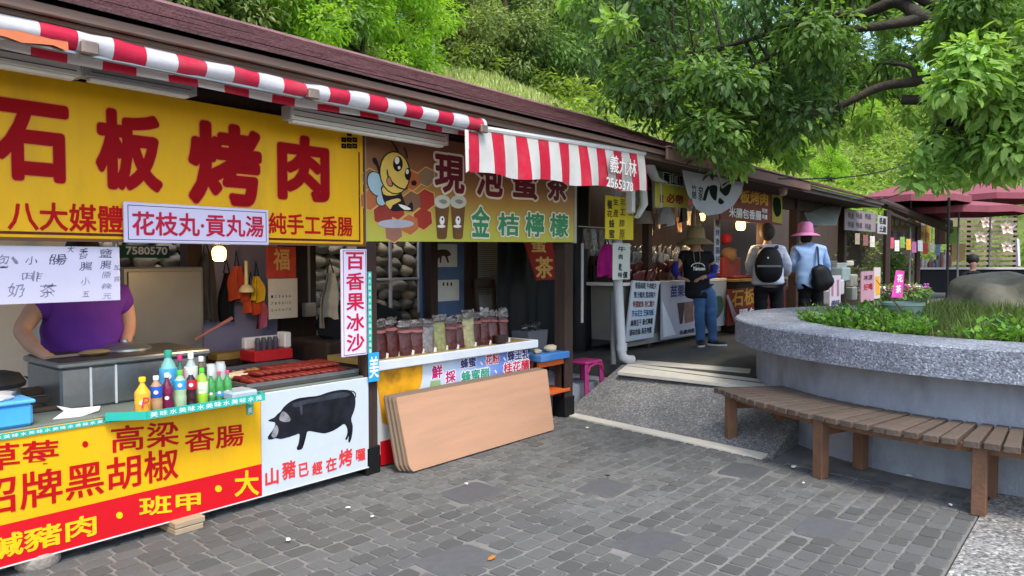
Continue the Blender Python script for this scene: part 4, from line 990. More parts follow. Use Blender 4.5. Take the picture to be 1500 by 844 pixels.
# ================================================================ HONEY STALL
m_hon = gradmat('honey_sign_print_shaded', 2, .0, .78, [(.0,'#b9bd48'),(.25,'#bcae3c'),(.5,'#ac8038'),(.75,'#8c5c36'),(1,'#6e4830')])  # printed gradient; its stops are darkened to carry the awning's shade
t = thing('honey_stall_sign', 'printed honey drink banner with a bee on honeycomb and two cups', 'sign', (4.5,4.02,1.62))
O_ = ORG[t.name]
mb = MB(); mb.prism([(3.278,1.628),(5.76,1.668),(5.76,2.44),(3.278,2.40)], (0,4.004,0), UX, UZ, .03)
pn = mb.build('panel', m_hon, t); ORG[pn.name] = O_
mb = MB(); mb.prism([(3.262,1.62),(3.277,1.62),(3.277,2.4),(3.262,2.4)], (0,4.0,0), UX, UZ, .04); mb.prism([(5.761,1.66),(5.80,1.66),(5.80,2.44),(5.761,2.44)], (0,3.998,0), UX, UZ, .04); mb.build('frame', mat('pale_frame', '#a8a29a', .5), t)
def c1(pts): return [(510+x/4.02, 160+y/4.02) for x, y in pts]
def hexa(cx, cy, r): return c1([(cx+r*.92*sin(k*pi/3+.1), cy+r*cos(k*pi/3+.1)) for k in range(6)])
HX = [('#a33428',455,535,66),('#a33428',440,645,66),('#b8633c',375,420,60),('#7c5a44',375,545,64),('#96382c',205,620,66),('#9a6a56',268,725,60),('#b56a3c',362,680,62),('#a33428',290,600,52),('#8c7258',462,400,58),('#b5683a',125,535,62),('#8c6448',130,405,55)]
for i, (c_, x, y_, r_) in enumerate(HX): print_poly(hexa(x, y_, r_+6), 4.0028-i*.00008, mat('comb_line', '#d8a860', .5), pn, 'comb_print'); print_poly(hexa(x, y_, r_-1), 4.0015-i*.00008, mat('comb_'+c_[1:], c_, .5), pn, 'comb_print')
bk = mat('bee_black', '#1a1414', .5); by = mat('bee_yellow', '#e0c05c', .5); bw = mat('bee_wing', '#a8c4cc', .5); bwh = mat('bee_white', '#eeeae0', .5); gy = mat('bee_shadow_grey', '#b0aeb8', .5); tg = mat('bee_tongue', '#c07a5c', .5)
def lay(pts, z, m_, s=0): print_poly(c1(pts), 4.0-z*.0003, m_, pn, 'bee_print', s)
lay(ell(280,675,108,26), 0, gy)
lay(ell(165,440,52,78,-.35), 1, bk); lay(ell(165,440,46,72,-.35), 2, bw); lay(ell(195,535,32,38,-.2), 1, bk); lay(ell(195,535,27,33,-.2), 2, bw)
lay([(200,450),(300,480),(330,540),(345,575),(375,545),(380,600),(330,598),(260,600),(220,560),(200,510)], 3, bk, 3)
lay([(206,455),(290,480),(300,500),(250,510),(208,500)], 4, by, 2); lay([(222,545),(290,525),(310,540),(262,565),(250,590),(228,568)], 4, by, 2); lay([(295,560),(340,570),(370,590),(330,592)], 4, bwh, 2)
lay([(185,400),(170,340),(150,315),(145,290),(160,285),(170,300),(178,320),(198,390)], 3, bk, 2)
lay(ell(275,375,92,128,-.1), 5, bk); lay(ell(275,375,85,121,-.1), 6, by)
lay(ell(293,322,29,46), 7, bk); lay(ell(352,382,19,37), 7, bk); lay(ell(288,302,14,22), 8, bwh); lay(ell(348,368,9,15), 8, bwh); lay(ell(300,345,8,10), 8, bwh)
lay([(232,355),(240,395),(265,430),(300,458),(335,468),(352,460),(352,466),(335,476),(296,466),(258,437),(232,400),(226,360)], 7, bk, 2)
lay([(228,405),(245,395),(262,432),(262,455),(240,455),(225,430)], 7, bk, 2); lay([(231,410),(244,402),(257,434),(257,449),(241,449),(229,430)], 8, tg, 2)
lay([(290,255),(270,215),(248,185),(252,182),(278,212),(299,250)], 4, bk, 2); lay([(345,290),(338,255),(328,228),(333,226),(346,252),(352,285)], 4, bk, 2)
lay(ell(388,435,16,16), 6, bk)
for x in (553, 647):
    lay([(x-40,575),(x+42,575),(x+28,755),(x+18,765),(x-18,765),(x-28,755)], 2, mat('tea_brown', '#6e4a2c', .4, .2, 9))
    lay(ell(x+2,545,48,40), 3, mat('cup_lid', '#c8c8b8', .4)); lay([(x-20,540),(x+10,530),(x+32,548),(x+8,560)], 4, mat('cup_mark', '#8a8a80', .5), 2)
    lay(ell(x,655,15,26), 3, bwh); lay(ell(x-4,690,24,9), 3, bwh); lay(ell(x+2,648,5,7), 4, bk)
m_pl = mat('letter_plum', '#6a1f2c', .5); m_lg = mat('letter_green', '#3f8a5c', .5); m_ol = mat('letter_outline', '#e6dcc8', .5); m_ol2 = mat('letter_outline_dark', '#3a2a20', .5)
for ch, L, T, B, Rr in [('現',636,224,281,680),('泡',697,230,286,736),('蜜',750,238,290,787),('茶',801,245,293,831)]: text_px(ch, L, T, B, Rr, 4.0, m_pl, pn, .035, m_ol, .095)
for ch, L, T, B, Rr in [('金',690,301,347,717),('桔',729,311,345,760),('檸',769,310,347,797),('檬',805,312,347,832)]: text_px(ch, L, T, B, Rr, 4.0, m_lg, pn, .028, m_ol, .085)
# counter
m_ct = mat('counter_white_edge', '#cfd4da', .4, .05, 4, dirt=.25, dirtc=(.4,.4,.4)); m_ctw = mat('counter_wood_top', '#a08a52', .5, .12, 7, stretch=(1,6,1))
t = thing('honey_counter', 'honey stall counter with white edge and printed front', 'counter', (4.3,4.4,0))
mb = MB(); mb.box((3.38,4.03,.715),(5.25,4.06,.785), .006); mb.box((5.222,4.061,.715),(5.25,4.62,.785), .006); mb.build('top_edge', m_ct, t)
mb = MB(); mb.box((3.40,4.062,.74),(5.22,4.62,.782)); mb.build('counter_top', m_ctw, t)
mb = MB(); mb.box((3.42,4.11,.02),(5.17,4.58,.738)); mb.build('carcass', m_dwood, t)
pm = gradmat('honey_panel_print', 0, -.55, .87, [(0,'#cdd6dc'),(.35,'#c3cfe0'),(.6,'#8aa4dc'),(1,'#4a64c8')])
mb = MB(); mb.box((3.40,4.085,.10),(5.17,4.10,.713)); pn = mb.build('front_panel', pm, t); ORG[pn.name] = ORG[t.name]
def c7(pts): return [(540+x/6, 500+y/6) for x, y in pts]
hm = mat('honey_photo', '#d99a1e', .4, .35, 6, dirt=.7, dirtc=(.12,.04,.01), dscale=7)
print_poly([(553,538)]+c7([(475,180),(472,330),(455,400),(430,440)])+[(600,590),(575,625),(560,620),(552,560)], 4.0835, hm, pn, 'honey_print', 0)
print_poly([(556,618),(600,600),(600,640),(557,660)], 4.0838, m_white, pn, 'white_print'); print_poly([(557,647),(600,636),(600,672),(558,682)], 4.0832, m_band, pn, 'red_print')
print_poly(c7([(545,350),(630,340),(640,420),(530,440)]), 4.0835, mat('leaf_print', '#8fa876', .5), pn, 'leaf_print')
m_mag = mat('letter_magenta', '#c0246a', .5); m_nav = mat('letter_navy', '#3c3a6e', .5); m_tl = mat('letter_teal', '#3f9a80', .5); m_w2 = mat('letter_white', '#f0eeee', .5); m_rd2 = mat('letter_rose', '#c8304a', .5)
for body, L, T, B, Rr, tb, mm in [('鮮',632,536,556,648,553,m_mag),('採',652,544,562,667,559,m_mag),('蜂蜜',674,526,541,697,537,m_nav),('、',703,530,536,707,535,m_w2),('花粉',711,520,535,731,532,m_rd2),('、',737,523,530,741,529,m_w2),('蜂王乳',743,513,530,774,525,m_nav),('蜂蜜醋',675,544,560,717,553,m_tl),('、',724,542,548,728,547,m_w2),('桂花釀',737,532,548,775,541,m_rd2)]:
    text_px(body, L, T, B, Rr, 4.085, mm, pn, .03, m_w2 if mm is not m_w2 else None, .10, tiltB=tb, lift=.0015)
# pouches on the counter
def pouch_geo(w, h, d):
    vs = []; fs = []; n = 6; k = 12
    for i in range(n+1):
        tt = i/n; dd = d*(1-tt**1.6)*.5+.002; ww = w*(.5 if tt > .02 else .47)
        for j in range(k): a = 2*pi*j/k; vs.append((ww*(abs(cos(a))**.7)*(1 if cos(a) > 0 else -1), dd*sin(a)+.004*sin(j*2+i), h*tt))
    for i in range(n):
        for j in range(k): fs.append((i*k+j, i*k+(j+1)%k, (i+1)*k+(j+1)%k, (i+1)*k+j))
    fs.append(tuple(range(k-1,-1,-1))); fs.append(tuple(n*k+j for j in range(k))); return vs, fs
m_film = mat('clear_film', '#6f6763', .1, .6, 30, spec=.8, bump=.6, bscale=25); m_brown = mat('dried_fruit_dark', '#4e1f1c', .3, .3, 20, spec=.6, bump=.4, bscale=30, rnd=.15); m_gr = mat('dried_pale_green', '#8a8a5c', .35, .35, 30, bump=.5, bscale=30); m_pl2 = mat('dried_cream', '#a09a70', .35, .3, 30, bump=.5, bscale=30); m_band2 = mat('pink_band', '#94605c', .4, .15, 20)
PX = [554,573,592,608,625,643,659,672,685,697,708,721,736]
NT = ['first','second','third','fourth','fifth','sixth','seventh','eighth','ninth','tenth','eleventh','twelfth','last']
for i, px in enumerate(PX):
    y_ = 4.17+.02*(i % 2); p = pY(px, 500, y_); kind = {5: m_gr, 8: m_pl2, 4: m_film}.get(i, m_brown)
    word = {5: 'greenish dried goods', 8: 'cream dried slices', 4: 'fruit in silvery film'}.get(i, 'dark maroon dried fruit')
    t = thing('dried_fruit_pouch', 'clear pouch of %s, %s pouch from the left on the honey counter' % (word, NT[i]), 'pouch', (p.x, y_, .783), 'pouches on the honey counter')
    t.rotation_euler = (random.uniform(-.05,.05), random.uniform(-.04,.04), random.uniform(-.2,.15))
    h = random.uniform(.21,.245); w = .128 if px < 700 else .112
    v, f = pouch_geo(w, h, .08); mb = MB(); mb.add(v, f); mb.build('contents', kind, t, smooth=True, local=True)
    v, f = pouch_geo(w*1.02, random.uniform(.045,.075), .03); mb = MB(); mb.add([(a*random.uniform(.93,1.08), b+random.uniform(-.012,.012), c*random.uniform(.75,1.2)+h-.005) for a, b, c in v], f); mb.build('film_top', m_film, t, smooth=True, local=True)
    if kind is m_brown:
        v, f = pouch_geo(w*1.03, .022, .055); mb = MB(); mb.add([(a, b*1.25, c+h-.05) for a, b, c in v], f); mb.build('band', m_band2, t, local=True)
    mb = MB(); mb.prism([(-.012,0),(.012,0),(.016,.03),(-.004,.04)], (w*.42,-.037,.0), (1,0,0), (0,0,1), .003); mb.build('film_fold', mat('bright_film', '#d8d4cc', .15), t, local=True)
mb = MB(); p = pY(733, 493, 4.1); mb.lathe((p.x,4.1,.786), [(.045,0),(.055,.02),(.055,.07)], 14); tag(mb.build('small_bowl', mat('dark_bowl', '#3a2f2e', .4), smooth=True), 'small dark bowl in front of the rightmost pouch', 'bowl')
# black covered heap behind the pouches
mb = MB()
mb.ball((4.05,5.05,.95), (.42,.3,.2), 3, .35, 3); tag(mb.build('covered_heap', m_dark, smooth=True), 'heap under a black cover behind the pouches', 'heap')
mb = MB(); mb.box((3.5,4.75,.3),(4.75,5.3,.86), .02); tag(mb.build('back_table', m_dwood), 'dark table at the back of the honey stall', 'table')
# posters at the back
t = thing('bee_poster_stand', 'blue-framed display stand with two bee posters', 'display', (4.95,5.6,0))
a = pY(617, 353, 5.6); b = pY(680, 447, 5.6)
mb = MB(); mb.box((a.x,5.6,.1),(b.x,5.63,2.0), .004); mb.build('frame', mat('slate_blue', '#5a6e92', .5), t)
for (L, T, Rr, B) in ((626,357,669,391),(624,411,672,440)):
    q, r_ = pY(L, T, 5.597), pY(Rr, B, 5.597); mb = MB(); mb.box((q.x,5.590,r_.z),(r_.x,5.598,q.z), .001); mb.build('poster', mat('poster_paper', '#dcd8d2', .6), t)
def c3(pts): return [(530+x/4.22, 340+y/4.22) for x, y in pts]
print_poly(c3([(448,120),(470,110),(520,108),(545,125),(550,145),(530,152),(540,185),(530,190),(515,152),(495,150),(490,190),(482,190),(480,155),(462,190),(458,188),(468,150),(448,140)]), 5.588, mat('bee_photo_brown', '#4a3626', .6), t, 'bee_print', 2)
for x in (505, 530, 553): print_poly(c3(ell(x,322,5,13)), 5.588, mat('ink_dark', '#2c2a2a', .6), t, 'bee_print')
t = thing('text_chart', 'large white chart full of small print at the back of the honey stall', 'chart', (5.6,5.65,1.0))
a = pY(683, 350, 5.65); b = pY(754, 450, 5.65); mb = MB(); mb.box((a.x,5.65,b.z),(b.x,5.665,a.z+.05), .002); mb.build('sheet', mat('chart_paper', '#dddbd0', .7), t)
mb = MB(); rr = random.Random(2)
for i in range(26):
    z = a.z-.03-i*.024; x0 = a.x+.05+rr.choice([0,0,.03]); x1 = b.x-.06-rr.random()*.2; mb.box((x0,5.6485,z),(x1,5.6495,z+.008))
mb.build('print_lines', mat('faded_print', '#8a8a84', .7), t)
# chair in the dark
t = thing('wooden_chair', 'dark wooden chair standing in front of the white chart', 'chair', (5.35,5.2,0)); p = pY(718, 400, 5.2); X0, X1 = p.x-.14, p.x+.14
for x in (X0, X1):
    mb = MB(); mb.tube([(x,5.25,0),(x,5.22,.5),(x,5.28,1.28)], .022, 8); mb.build('rear_leg', m_dwood, t); mb = MB(); mb.tube([(x,4.9,0),(x,4.9,.48)], .02, 8); mb.build('front_leg', m_dwood, t)
mb = MB(); mb.box((X0-.02,4.88,.48),(X1+.02,5.25,.52), .01); mb.build('seat', m_dwood, t)
mb = MB(); mb.box((X0-.01,5.25,1.2),(X1+.01,5.29,1.31), .02); mb.build('top_rail', m_dwood, t); mb = MB(); mb.box((X0,5.23,.85),(X1,5.25,.9), .006); mb.build('back_rail', m_dwood, t)
# white window bars in front of the stones
t = thing('white_window_bars', 'white window bars in front of the stone wall', 'window bars', pY(585, 425, 6.2)); q = pY(572, 350, 6.2); r_ = pY(614, 408, 6.2)
for x in (q.x, r_.x):
    mb = MB(); mb.box((x-.015,6.19,.9),(x+.015,6.22,2.1), .003); mb.build('upright', m_white, t)
mb = MB(); mb.box((q.x-.3,6.192,r_.z-.012),(r_.x-.016,6.218,r_.z+.012), .003); mb.build('crossbar', m_white, t)
# hanging red banner 蜜茶
t = thing('red_tea_banner', 'tilted red hanging banner with gold characters in the honey stall', 'banner', pY(790, 412, 4.7)); O = pY(778, 340, 4.7)
a, b, c_, d = [pY(*p, 4.7) for p in ((762,335),(806,335),(818,409),(786,411))]
mb = MB(); mb.add([a,b,c_,d]+[p+Vector((0,.012,0)) for p in (a,b,c_,d)], [(3,2,1,0),(4,5,6,7),(0,1,5,4),(1,2,6,5),(2,3,7,6),(3,0,4,7)]); mb.build('cloth', mat('banner_red', '#8a241e', .7, .1), t)
text_px('蜜', 778, 345, 370, 800, 4.697, mat('gold_letter', '#c9a057', .5), t, .02); text_px('茶', 784, 376, 408, 810, 4.697, MATS['gold_letter'], t, .025)
mb = MB(); mb.tube([a+Vector((.05,0,0)), Vector((a.x+.05,4.7,2.4))], .005, 5); mb.build('cord', m_black, t)
# plywood boards leaning on the counter
for i in range(4):
    lab = ['front tan plywood board of the stack leaning on the honey counter', 'second plywood board from the front in the leaning stack', 'third plywood board from the front in the leaning stack', 'rearmost plywood board leaning against the honey counter'][i]
    x0, x1 = 3.485-.018*i, 5.262-.012*i; yb, yt = 3.80+.024*i, 3.945+.021*i; zt = .522+.005*i
    a_ = math.atan2(yt-yb, zt-.012); L_ = math.hypot(yt-yb, zt-.012)
    M_ = Matrix.Translation((x0, yb, .018)) @ Matrix.Rotation(-a_, 4, 'X')
    mb = MB(); mb.prism([(.03,0),(x1-x0-.01,0),(x1-x0,.02),(x1-x0-.06,L_),(.0,L_),(-.02,L_-.03),(.015,.04)] if False else [(.03,0),(x1-x0-.10,.0),(x1-x0-.082,.02),(x1-x0,L_-.01),(x1-x0-.012,L_),(.012,L_),(.0,L_-.02),(.0,.05),(.012,.02)], (0,0,0), (1,0,0), (0,0,1), .015)
    mb.v = [tuple(M_ @ Vector(p)) for p in mb.v]
    tag(mb.build('plywood_board', mat('plywood_face' if i == 0 else 'plywood_edge', '#b58c70' if i == 0 else '#7d6c5a', .7, .08, 4, bump=.12, bscale=40, stretch=(.5,3,4), dirt=.3, dirtc=(.27,.17,.11), dscale=2.2)), lab, 'board', 'boards leaning on the honey counter')
# blue-topped table with bin
t = thing('orange_blue_table', 'small table with blue top and orange frame beside the honey counter', 'table', (5.55,4.3,0))
m_or = mat('orange_paint', '#d0602a', .5, .1, 6, dirt=.4, dirtc=(.2,.1,.05)); m_bp = mat('blue_paint', '#3a74b4', .5, .12, 6, dirt=.3, dirtc=(.3,.35,.4))
mb = MB(); mb.box((5.28,4.02,.575),(5.725,4.5,.64), .006); mb.build('table_top', m_bp, t)
for x in (5.30,5.685):
    for y_ in (4.06,4.45):
        mb = MB(); mb.box((x,y_,.0),(x+.03,y_+.03,.574), .003); mb.build('leg', m_or, t)
mb = MB(); mb.box((5.331,4.062,.52),(5.684,4.085,.57)); mb.build('apron_rail', m_or, t)
mb = MB(); mb.box((5.25,4.03,.255),(5.75,4.49,.285), .004); mb.build('lower_shelf', m_or, t)
t = thing('grey_bin', 'grey bin with a bag on the blue-topped table', 'bin', (5.56,4.4,.641)); mb = MB(); mb.prism([(5.42,.641),(5.67,.641),(5.70,.83),(5.39,.83)], (0,4.26,0), UX, UZ, .2); mb.build('bucket', mat('grey_plastic', '#5a5c60', .5), t)
mb = MB(); mb.ball((5.55,4.36,.85), (.11,.08,.06), 4, .6, 3); mb.build('bag', mat('dark_bag', '#2a2a2e', .25, spec=.7), t, smooth=True)
for i, (px, py, r_) in enumerate(((787,511,.05),(806,506,.075))):
    p = pY(px, py, 4.12); mb = MB(); mb.ball((p.x,4.12,.64+r_*.45), (r_,r_*.8,r_*.5), i+3, .2, 2); tag(mb.build('pebble', stm[2], smooth=True), ['smaller pale pebble on the blue table edge', 'larger pale pebble on the blue table'][i], 'stone')
# pink stool
t = thing('pink_stool', 'magenta plastic stool with arched sides beside the ramp', 'stool', (6.410,4.32,0)); mp_ = mat('magenta_plastic', '#a0306c', .4, .06, 4)
mb = MB(); mb.box((6.250,4.18,.43),(6.550,4.44,.46), .01); mb.build('seat', mp_, t)
for (x, y_, dx, dy) in ((6.255,4.185,-.03,-.03),(6.515,4.185,.03,-.03),(6.255,4.405,-.03,.03),(6.515,4.405,.03,.03)):
    mb = MB(); mb.tube([(x+.015+dx,y_+.015+dy,.0),(x+.015,y_+.015,.43)], [.028,.024], 6); mb.build('leg', mp_, t)
for y_ in (4.168,4.438):
    mb = MB(); mb.tube([(6.265,y_,.36),(6.290,y_,.41),(6.400,y_,.435),(6.510,y_,.41),(6.535,y_,.36)], .012, 6); mb.build('arch', mp_, t); mb = MB(); mb.box((6.245,y_-.008,.14),(6.555,y_+.008,.17), .003); mb.build('brace', mp_, t)
# black folded sheet added to stand for the bay's dark interior
def drape(name, label, cat, x0, x1, Y, z0, z1, m_, amp=.05, fr=9, seed=0):
    n, k = 40, 6; vs = []; fs = []
    for i in range(n+1):
        s_ = i/n
        for j in range(k+1): tt = j/k; vs.append((x0+(x1-x0)*s_, Y+amp*sin(s_*fr*2+seed)*(.3+.7*tt)+amp*.5*sin(s_*fr*5+tt*2), z1+(z0-z1)*tt))
    for i in range(n):
        for j in range(k): fs.append((i*(k+1)+j, i*(k+1)+j+1, (i+1)*(k+1)+j+1, (i+1)*(k+1)+j))
    mb = MB(); mb.add(vs, fs); return tag(mb.build(name, m_, smooth=True), label, cat)
drape('dark_bay_sheet', 'black folded sheet added as the dark interior of the bay right of the honey stall', 'tarp', 5.95, 7.7, 5.1, .2, 2.45, mat('dark_bay_sheet', '#0e0f11', .55, .2, 6))
mb = MB(); mb.tube([(5.95,4.35,1.75),(6.6,4.6,1.95)], .006, 5); tag(mb.build('slanted_rod', m_steel), 'thin pale rod slanting across the dark bay', 'rod')
mb = MB(); mb.tube([(5.875,3.985,.9),(5.875,3.985,1.66)], .014, 6); tag(mb.build('grey_conduit', mat('grey_conduit', '#8a8a88', .5)), 'thin grey conduit on the post beside the honey banner', 'conduit')
# ================================================================ STALLS FURTHER ALONG
roof('stall_building', 'second stall building with lighter brown fascia past the striped valance', 8.07, 10.9, 5.0, 3.14, 3.42, 2.553, 11, m_fascia, m_shingle, [(8.4,4.7,.1,PZ),(10.85,4.15,.12,PZ)])
roof('stall_building', 'dark far stall building at the end of the row', 10.92, 14.9, 4.9, 3.06, 3.42, 2.553, 10, mat('fascia_old', '#6a625a', .8, .2, 5, dirt=.5, dirtc=(.05,.04,.035)), m_shingle, [(12.1,4.1,.13,PZ),(14.75,4.1,.13,PZ)])
mb = MB(); mb.box((6.42,3.375,2.462),(10.6,3.405,2.57), .006); tag(mb.build('fascia_beam', m_fascia2), 'lighter brown beam along the eave above the bamboo banner', 'beam')
mb = MB(); mb.box((6.42,3.36,2.576),(10.6,3.44,2.59), .003); tag(mb.build('drip_edge', m_fascia2), 'thin drip edge on top of the lighter brown beam', 'trim')
def panel(name, label, cat, L, T, Rr, B, Y, c, th=.012, tiltB=None, rough=.5, var=.05):
    a = pY(L, T, Y); b = pY(L, B, Y); c_ = pY(Rr, T, Y); d = pY(Rr, tiltB if tiltB else B, Y)
    z0, z1 = b.z, a.z; dz = (d.z-b.z) if tiltB else 0
    t = thing(name, label, cat, ((a.x+c_.x)/2, Y, min(z0, z0+dz)))
    mb = MB(); mb.prism([(a.x,z0),(c_.x,z0+dz),(c_.x,z1+dz),(a.x,z1)], (0,Y,0), UX, UZ, th)
    o = mb.build('sheet', c if not isinstance(c, str) else mat('sheet_'+c[1:], c, rough, var, 4), t); ORG[o.name] = ORG[t.name]
    return t
# yellow paper sign, white paper sign
t = panel('yellow_paper_sign', 'bright yellow paper sign with black brush writing', 'sign', 887, 286, 928, 350, 4.03, '#d8c224', .006)
for ch, L, T, B, Rr in [('空',917,290,300,927),('三',908,292,299,916),('生',898,291,300,906),('養',889,292,306,897),('桂',919,303,316,927),('工',908,306,315,916),('產',898,306,318,906),('花',889,308,318,897),('膠',907,322,332,915),('原',907,336,350,915),('蜂',892,321,334,900),('蜜',892,336,349,900)]: text_px(ch, L, T, B, Rr, 4.03, m_ink if T < 302 or L < 895 else mat('olive_ink', '#6a5a1c', .6), t, .02)
t = panel('white_paper_sign', 'narrow white paper sign with black writing under the yellow one', 'sign', 898, 356, 923, 410, 4.03, '#b8bcb8', .006)
for ch, L, T, B, Rr in [('牛',905,361,369,916),('肉',906,372,380,912),('乾',906,386,397,911),('特',905,399,407,911),('價',912,398,408,919)]: text_px(ch, L, T, B, Rr, 4.03, m_ink, t, .03)
cloth('pink_shirt', 'magenta shirt hanging in the dark bay beside the white paper sign', 'shirt', 889, 358, 405, .26, 4.3, 'c2248c', 1, 3)
p = pY(877, 330, 4.5); t = thing('hanging_packs', 'silvery packs hanging at the left of the yellow paper sign', 'packs', (p.x,4.5,1.55))
for i in range(4):
    mb = MB(); v, f = pouch_geo(.13, .22, .03); mb.add([(a+p.x-.25+.15*i, b+4.5, c+1.62) for a, b, c in v], f); mb.build('pack', m_film if i % 2 else m_brown, t)
mb = MB(); mb.tube([(p.x-.4,4.5,1.86),(p.x+.4,4.5,1.86)], .008, 6); mb.build('rod', m_steel, t)
# drain pipe
t = thing('drain_pipe', 'white plastic drain pipe with elbow at its foot', 'pipe', (6.75,4.1,PZ)); m_pipe = mat('white_pipe', '#aeb2b6', .45, .06, 4, dirt=.3, dirtc=(.3,.3,.3))
p = pY(905, 410, 4.12); q = pY(912, 518, 4.12)
mb = MB(); mb.tube([(p.x-.03,4.12,2.45),(p.x,4.12,1.3),(q.x-.02,4.12,.52),(q.x-.01,4.11,.46),(q.x+.04,4.08,.43),(q.x+.1,4.05,.425)], .05, 12); mb.build('pipe', m_pipe, t, smooth=True)
mb = MB(); mb.lathe((q.x-.02,4.12,.53), [(.058,0),(.058,.08)], 12); mb.build('collar', m_pipe, t, smooth=True)
mb = MB(); a = pZ(892, 533, PZ); mb.tube([(a.x,4.2,PZ),(a.x+.1,4.28,1.15)], .03, 8); tag(mb.build('grey_pole', mat('dull_pole', '#6a6c6c', .6)), 'dull grey pole leaning beside the drain pipe', 'pole')
# jerky counter
t = thing('jerky_counter', 'white-topped counter of the jerky stall behind the woman in black', 'counter', (9.1,4.8,PZ))
mb = MB(); mb.box((7.55,4.58,1.19),(10.6,5.4,1.23), .004); mb.build('counter_top', m_white, t)
mb = MB(); mb.box((7.7,4.66,.52),(10.5,5.3,1.18)); mb.build('carcass', mat('grey_board', '#77756e', .7, .12), t)
mb = MB(); mb.box((7.68,4.62,.44),(10.5,4.65,.56), .003); mb.build('kick_board', mat('grey_board2', '#8a8880', .7), t)
for x in (7.8,9.1,10.4):
    mb = MB(); mb.box((x,4.8,PZ),(x+.05,4.85,.52)); mb.build('leg', m_dwood, t)
# slanting menu board
t = thing('menu_board', 'tall white price board with six rows of small writing leaning on the jerky counter', 'menu board', (8.0,4.5,PZ))
a, b, c_, d = [pY(*p, 4.55) for p in ((927,411),(966,413),(957,494),(916,501))]
mb = MB(); w = [d, c_, b, a]; mb.add(w+[p+Vector((0,.02,0)) for p in w], [(0,1,2,3),(7,6,5,4),(0,4,5,1),(1,5,6,2),(2,6,7,3),(3,7,4,0)]); mb.build('board', mat('price_board', '#c4cad2', .5, .04, 3), t)
rows = ['香菇肉乾 牛肉乾片','蜜汁豬肉 黑胡椒片','特選魷魚 杏仁脆片','芥末花生 芝麻肉紙','麻辣豆干 泰式檸檬','原味肉絲 海苔肉鬆']
for i, r_ in enumerate(rows):
    tt = (i+.55)/6.4; l = a+(d-a)*tt; rg = b+(c_-b)*tt; U = (rg-l); 
    mb = MB(); text_geo(mb, r_, l-Vector((0,.001,0)), U, UZ, (.1,-.035,.9,.045), .02, .002); mb.build('lettering', [m_ink, mat('row_blue', '#2c4a6a', .6), mat('row_red', '#8a3a3a', .6), mat('row_blue2', '#1f5a8a', .6), m_ink, m_ink][i], t)
# poster board with photo
t = panel('jerky_poster', 'pale poster board with dark blue title and a food photo beside the woman in black', 'poster', 969, 413, 1022, 498, 4.56, '#a8a4b0', .015, tiltB=489)
text_px('苗栗特', 982, 418, 436, 1012, 4.56, mat('title_navy', '#2a2c6a', .5), t, .03); print_poly([(992,444),(1003,443),(1000,474),(996,475)], 4.557, mat('photo_dark', '#3a2a2c', .5, .4, 20), t, 'photo_print'); print_poly([(1002,443),(1016,441),(1016,471),(1003,474)], 4.557, mat('photo_brown', '#7a5a50', .5, .4, 20), t, 'photo_print')
print_poly([(970,440),(990,490),(972,494)], 4.557, mat('poster_white', '#d0d4da', .5), t, 'corner_print'); text_px('名產肉乾', 995, 484, 491, 1018, 4.557, m_ink, t, .03)
t = panel('round_poster', 'pale poster with green picture on the counter right of the woman in black', 'poster', 1040, 413, 1064, 480, 4.56, '#9aa2a8', .012)
print_poly([(1047,438),(1056,434),(1060,448),(1055,462),(1047,466)], 4.557, mat('photo_green', '#3f5a44', .5, .3, 20), t, 'photo_print', 2)
# packs of jerky in tiers
rr = random.Random(8); v0, f0 = pouch_geo(.125, .17, .045); pk = {}
for nm, m_ in (('red', mat('jerky_red', '#5c2824', .3, .35, 18, spec=.6, bump=.4, bscale=24, rnd=.25)), ('silver', mat('silver_pack', '#8e8c8a', .14, .4, 22, spec=.8, bump=.5, bscale=20, rnd=.25))):
    me = bpy.data.meshes.new('pack'); me.from_pydata(v0, [], f0); me.materials.append(m_); me.polygons.foreach_set('use_smooth', [True]*len(f0)); pk[nm] = me
TIER = [(4.66,1.235,'red','dark red jerky pack in the front tier of the jerky counter'),(4.82,1.33,'red','dark red jerky pack in the second tier of the jerky counter'),(4.98,1.44,'silver','silvery jerky pack in the third tier of the jerky counter'),(5.12,1.55,'silver','silvery jerky pack in the top tier of the jerky counter')]
for y_, z_, k_, lab in TIER:
    x = 7.75
    while x < 10.3:
        o = bpy.data.objects.new('jerky_pack', pk[k_]); col.objects.link(o); o.location = (x, y_+rr.uniform(-.03,.03), z_); o.rotation_euler = (rr.uniform(.1,.5), rr.uniform(-.5,.5), rr.uniform(-.4,.4)); o.scale = (1,1,rr.uniform(.8,1.15)); tag(o, lab, 'pack', 'packs of jerky in tiers'); x += rr.uniform(.115,.15)
t = thing('tier_stand', 'dark stepped stand carrying the jerky packs', 'stand', (9.05,5.05,1.23))
for i, (y_, z_, k_, lab) in enumerate(TIER[1:]):
    mb = MB(); mb.box((7.7,y_-.06,1.231),(10.35,y_+.1,z_)); mb.build('step', m_dwood, t)
# back wall of the bay, run on as dark backing for the far interior's shade
mb = MB(); mb.box((7.8,5.75,PZ),(30,5.8,2.6)); tag(mb.build('back_boards', mat('bay_boards', '#4a4038', .8, .15, 4, stretch=(4,1,.5))), 'dark brown boarding behind the far stalls, extended to darken their interior', 'wall')
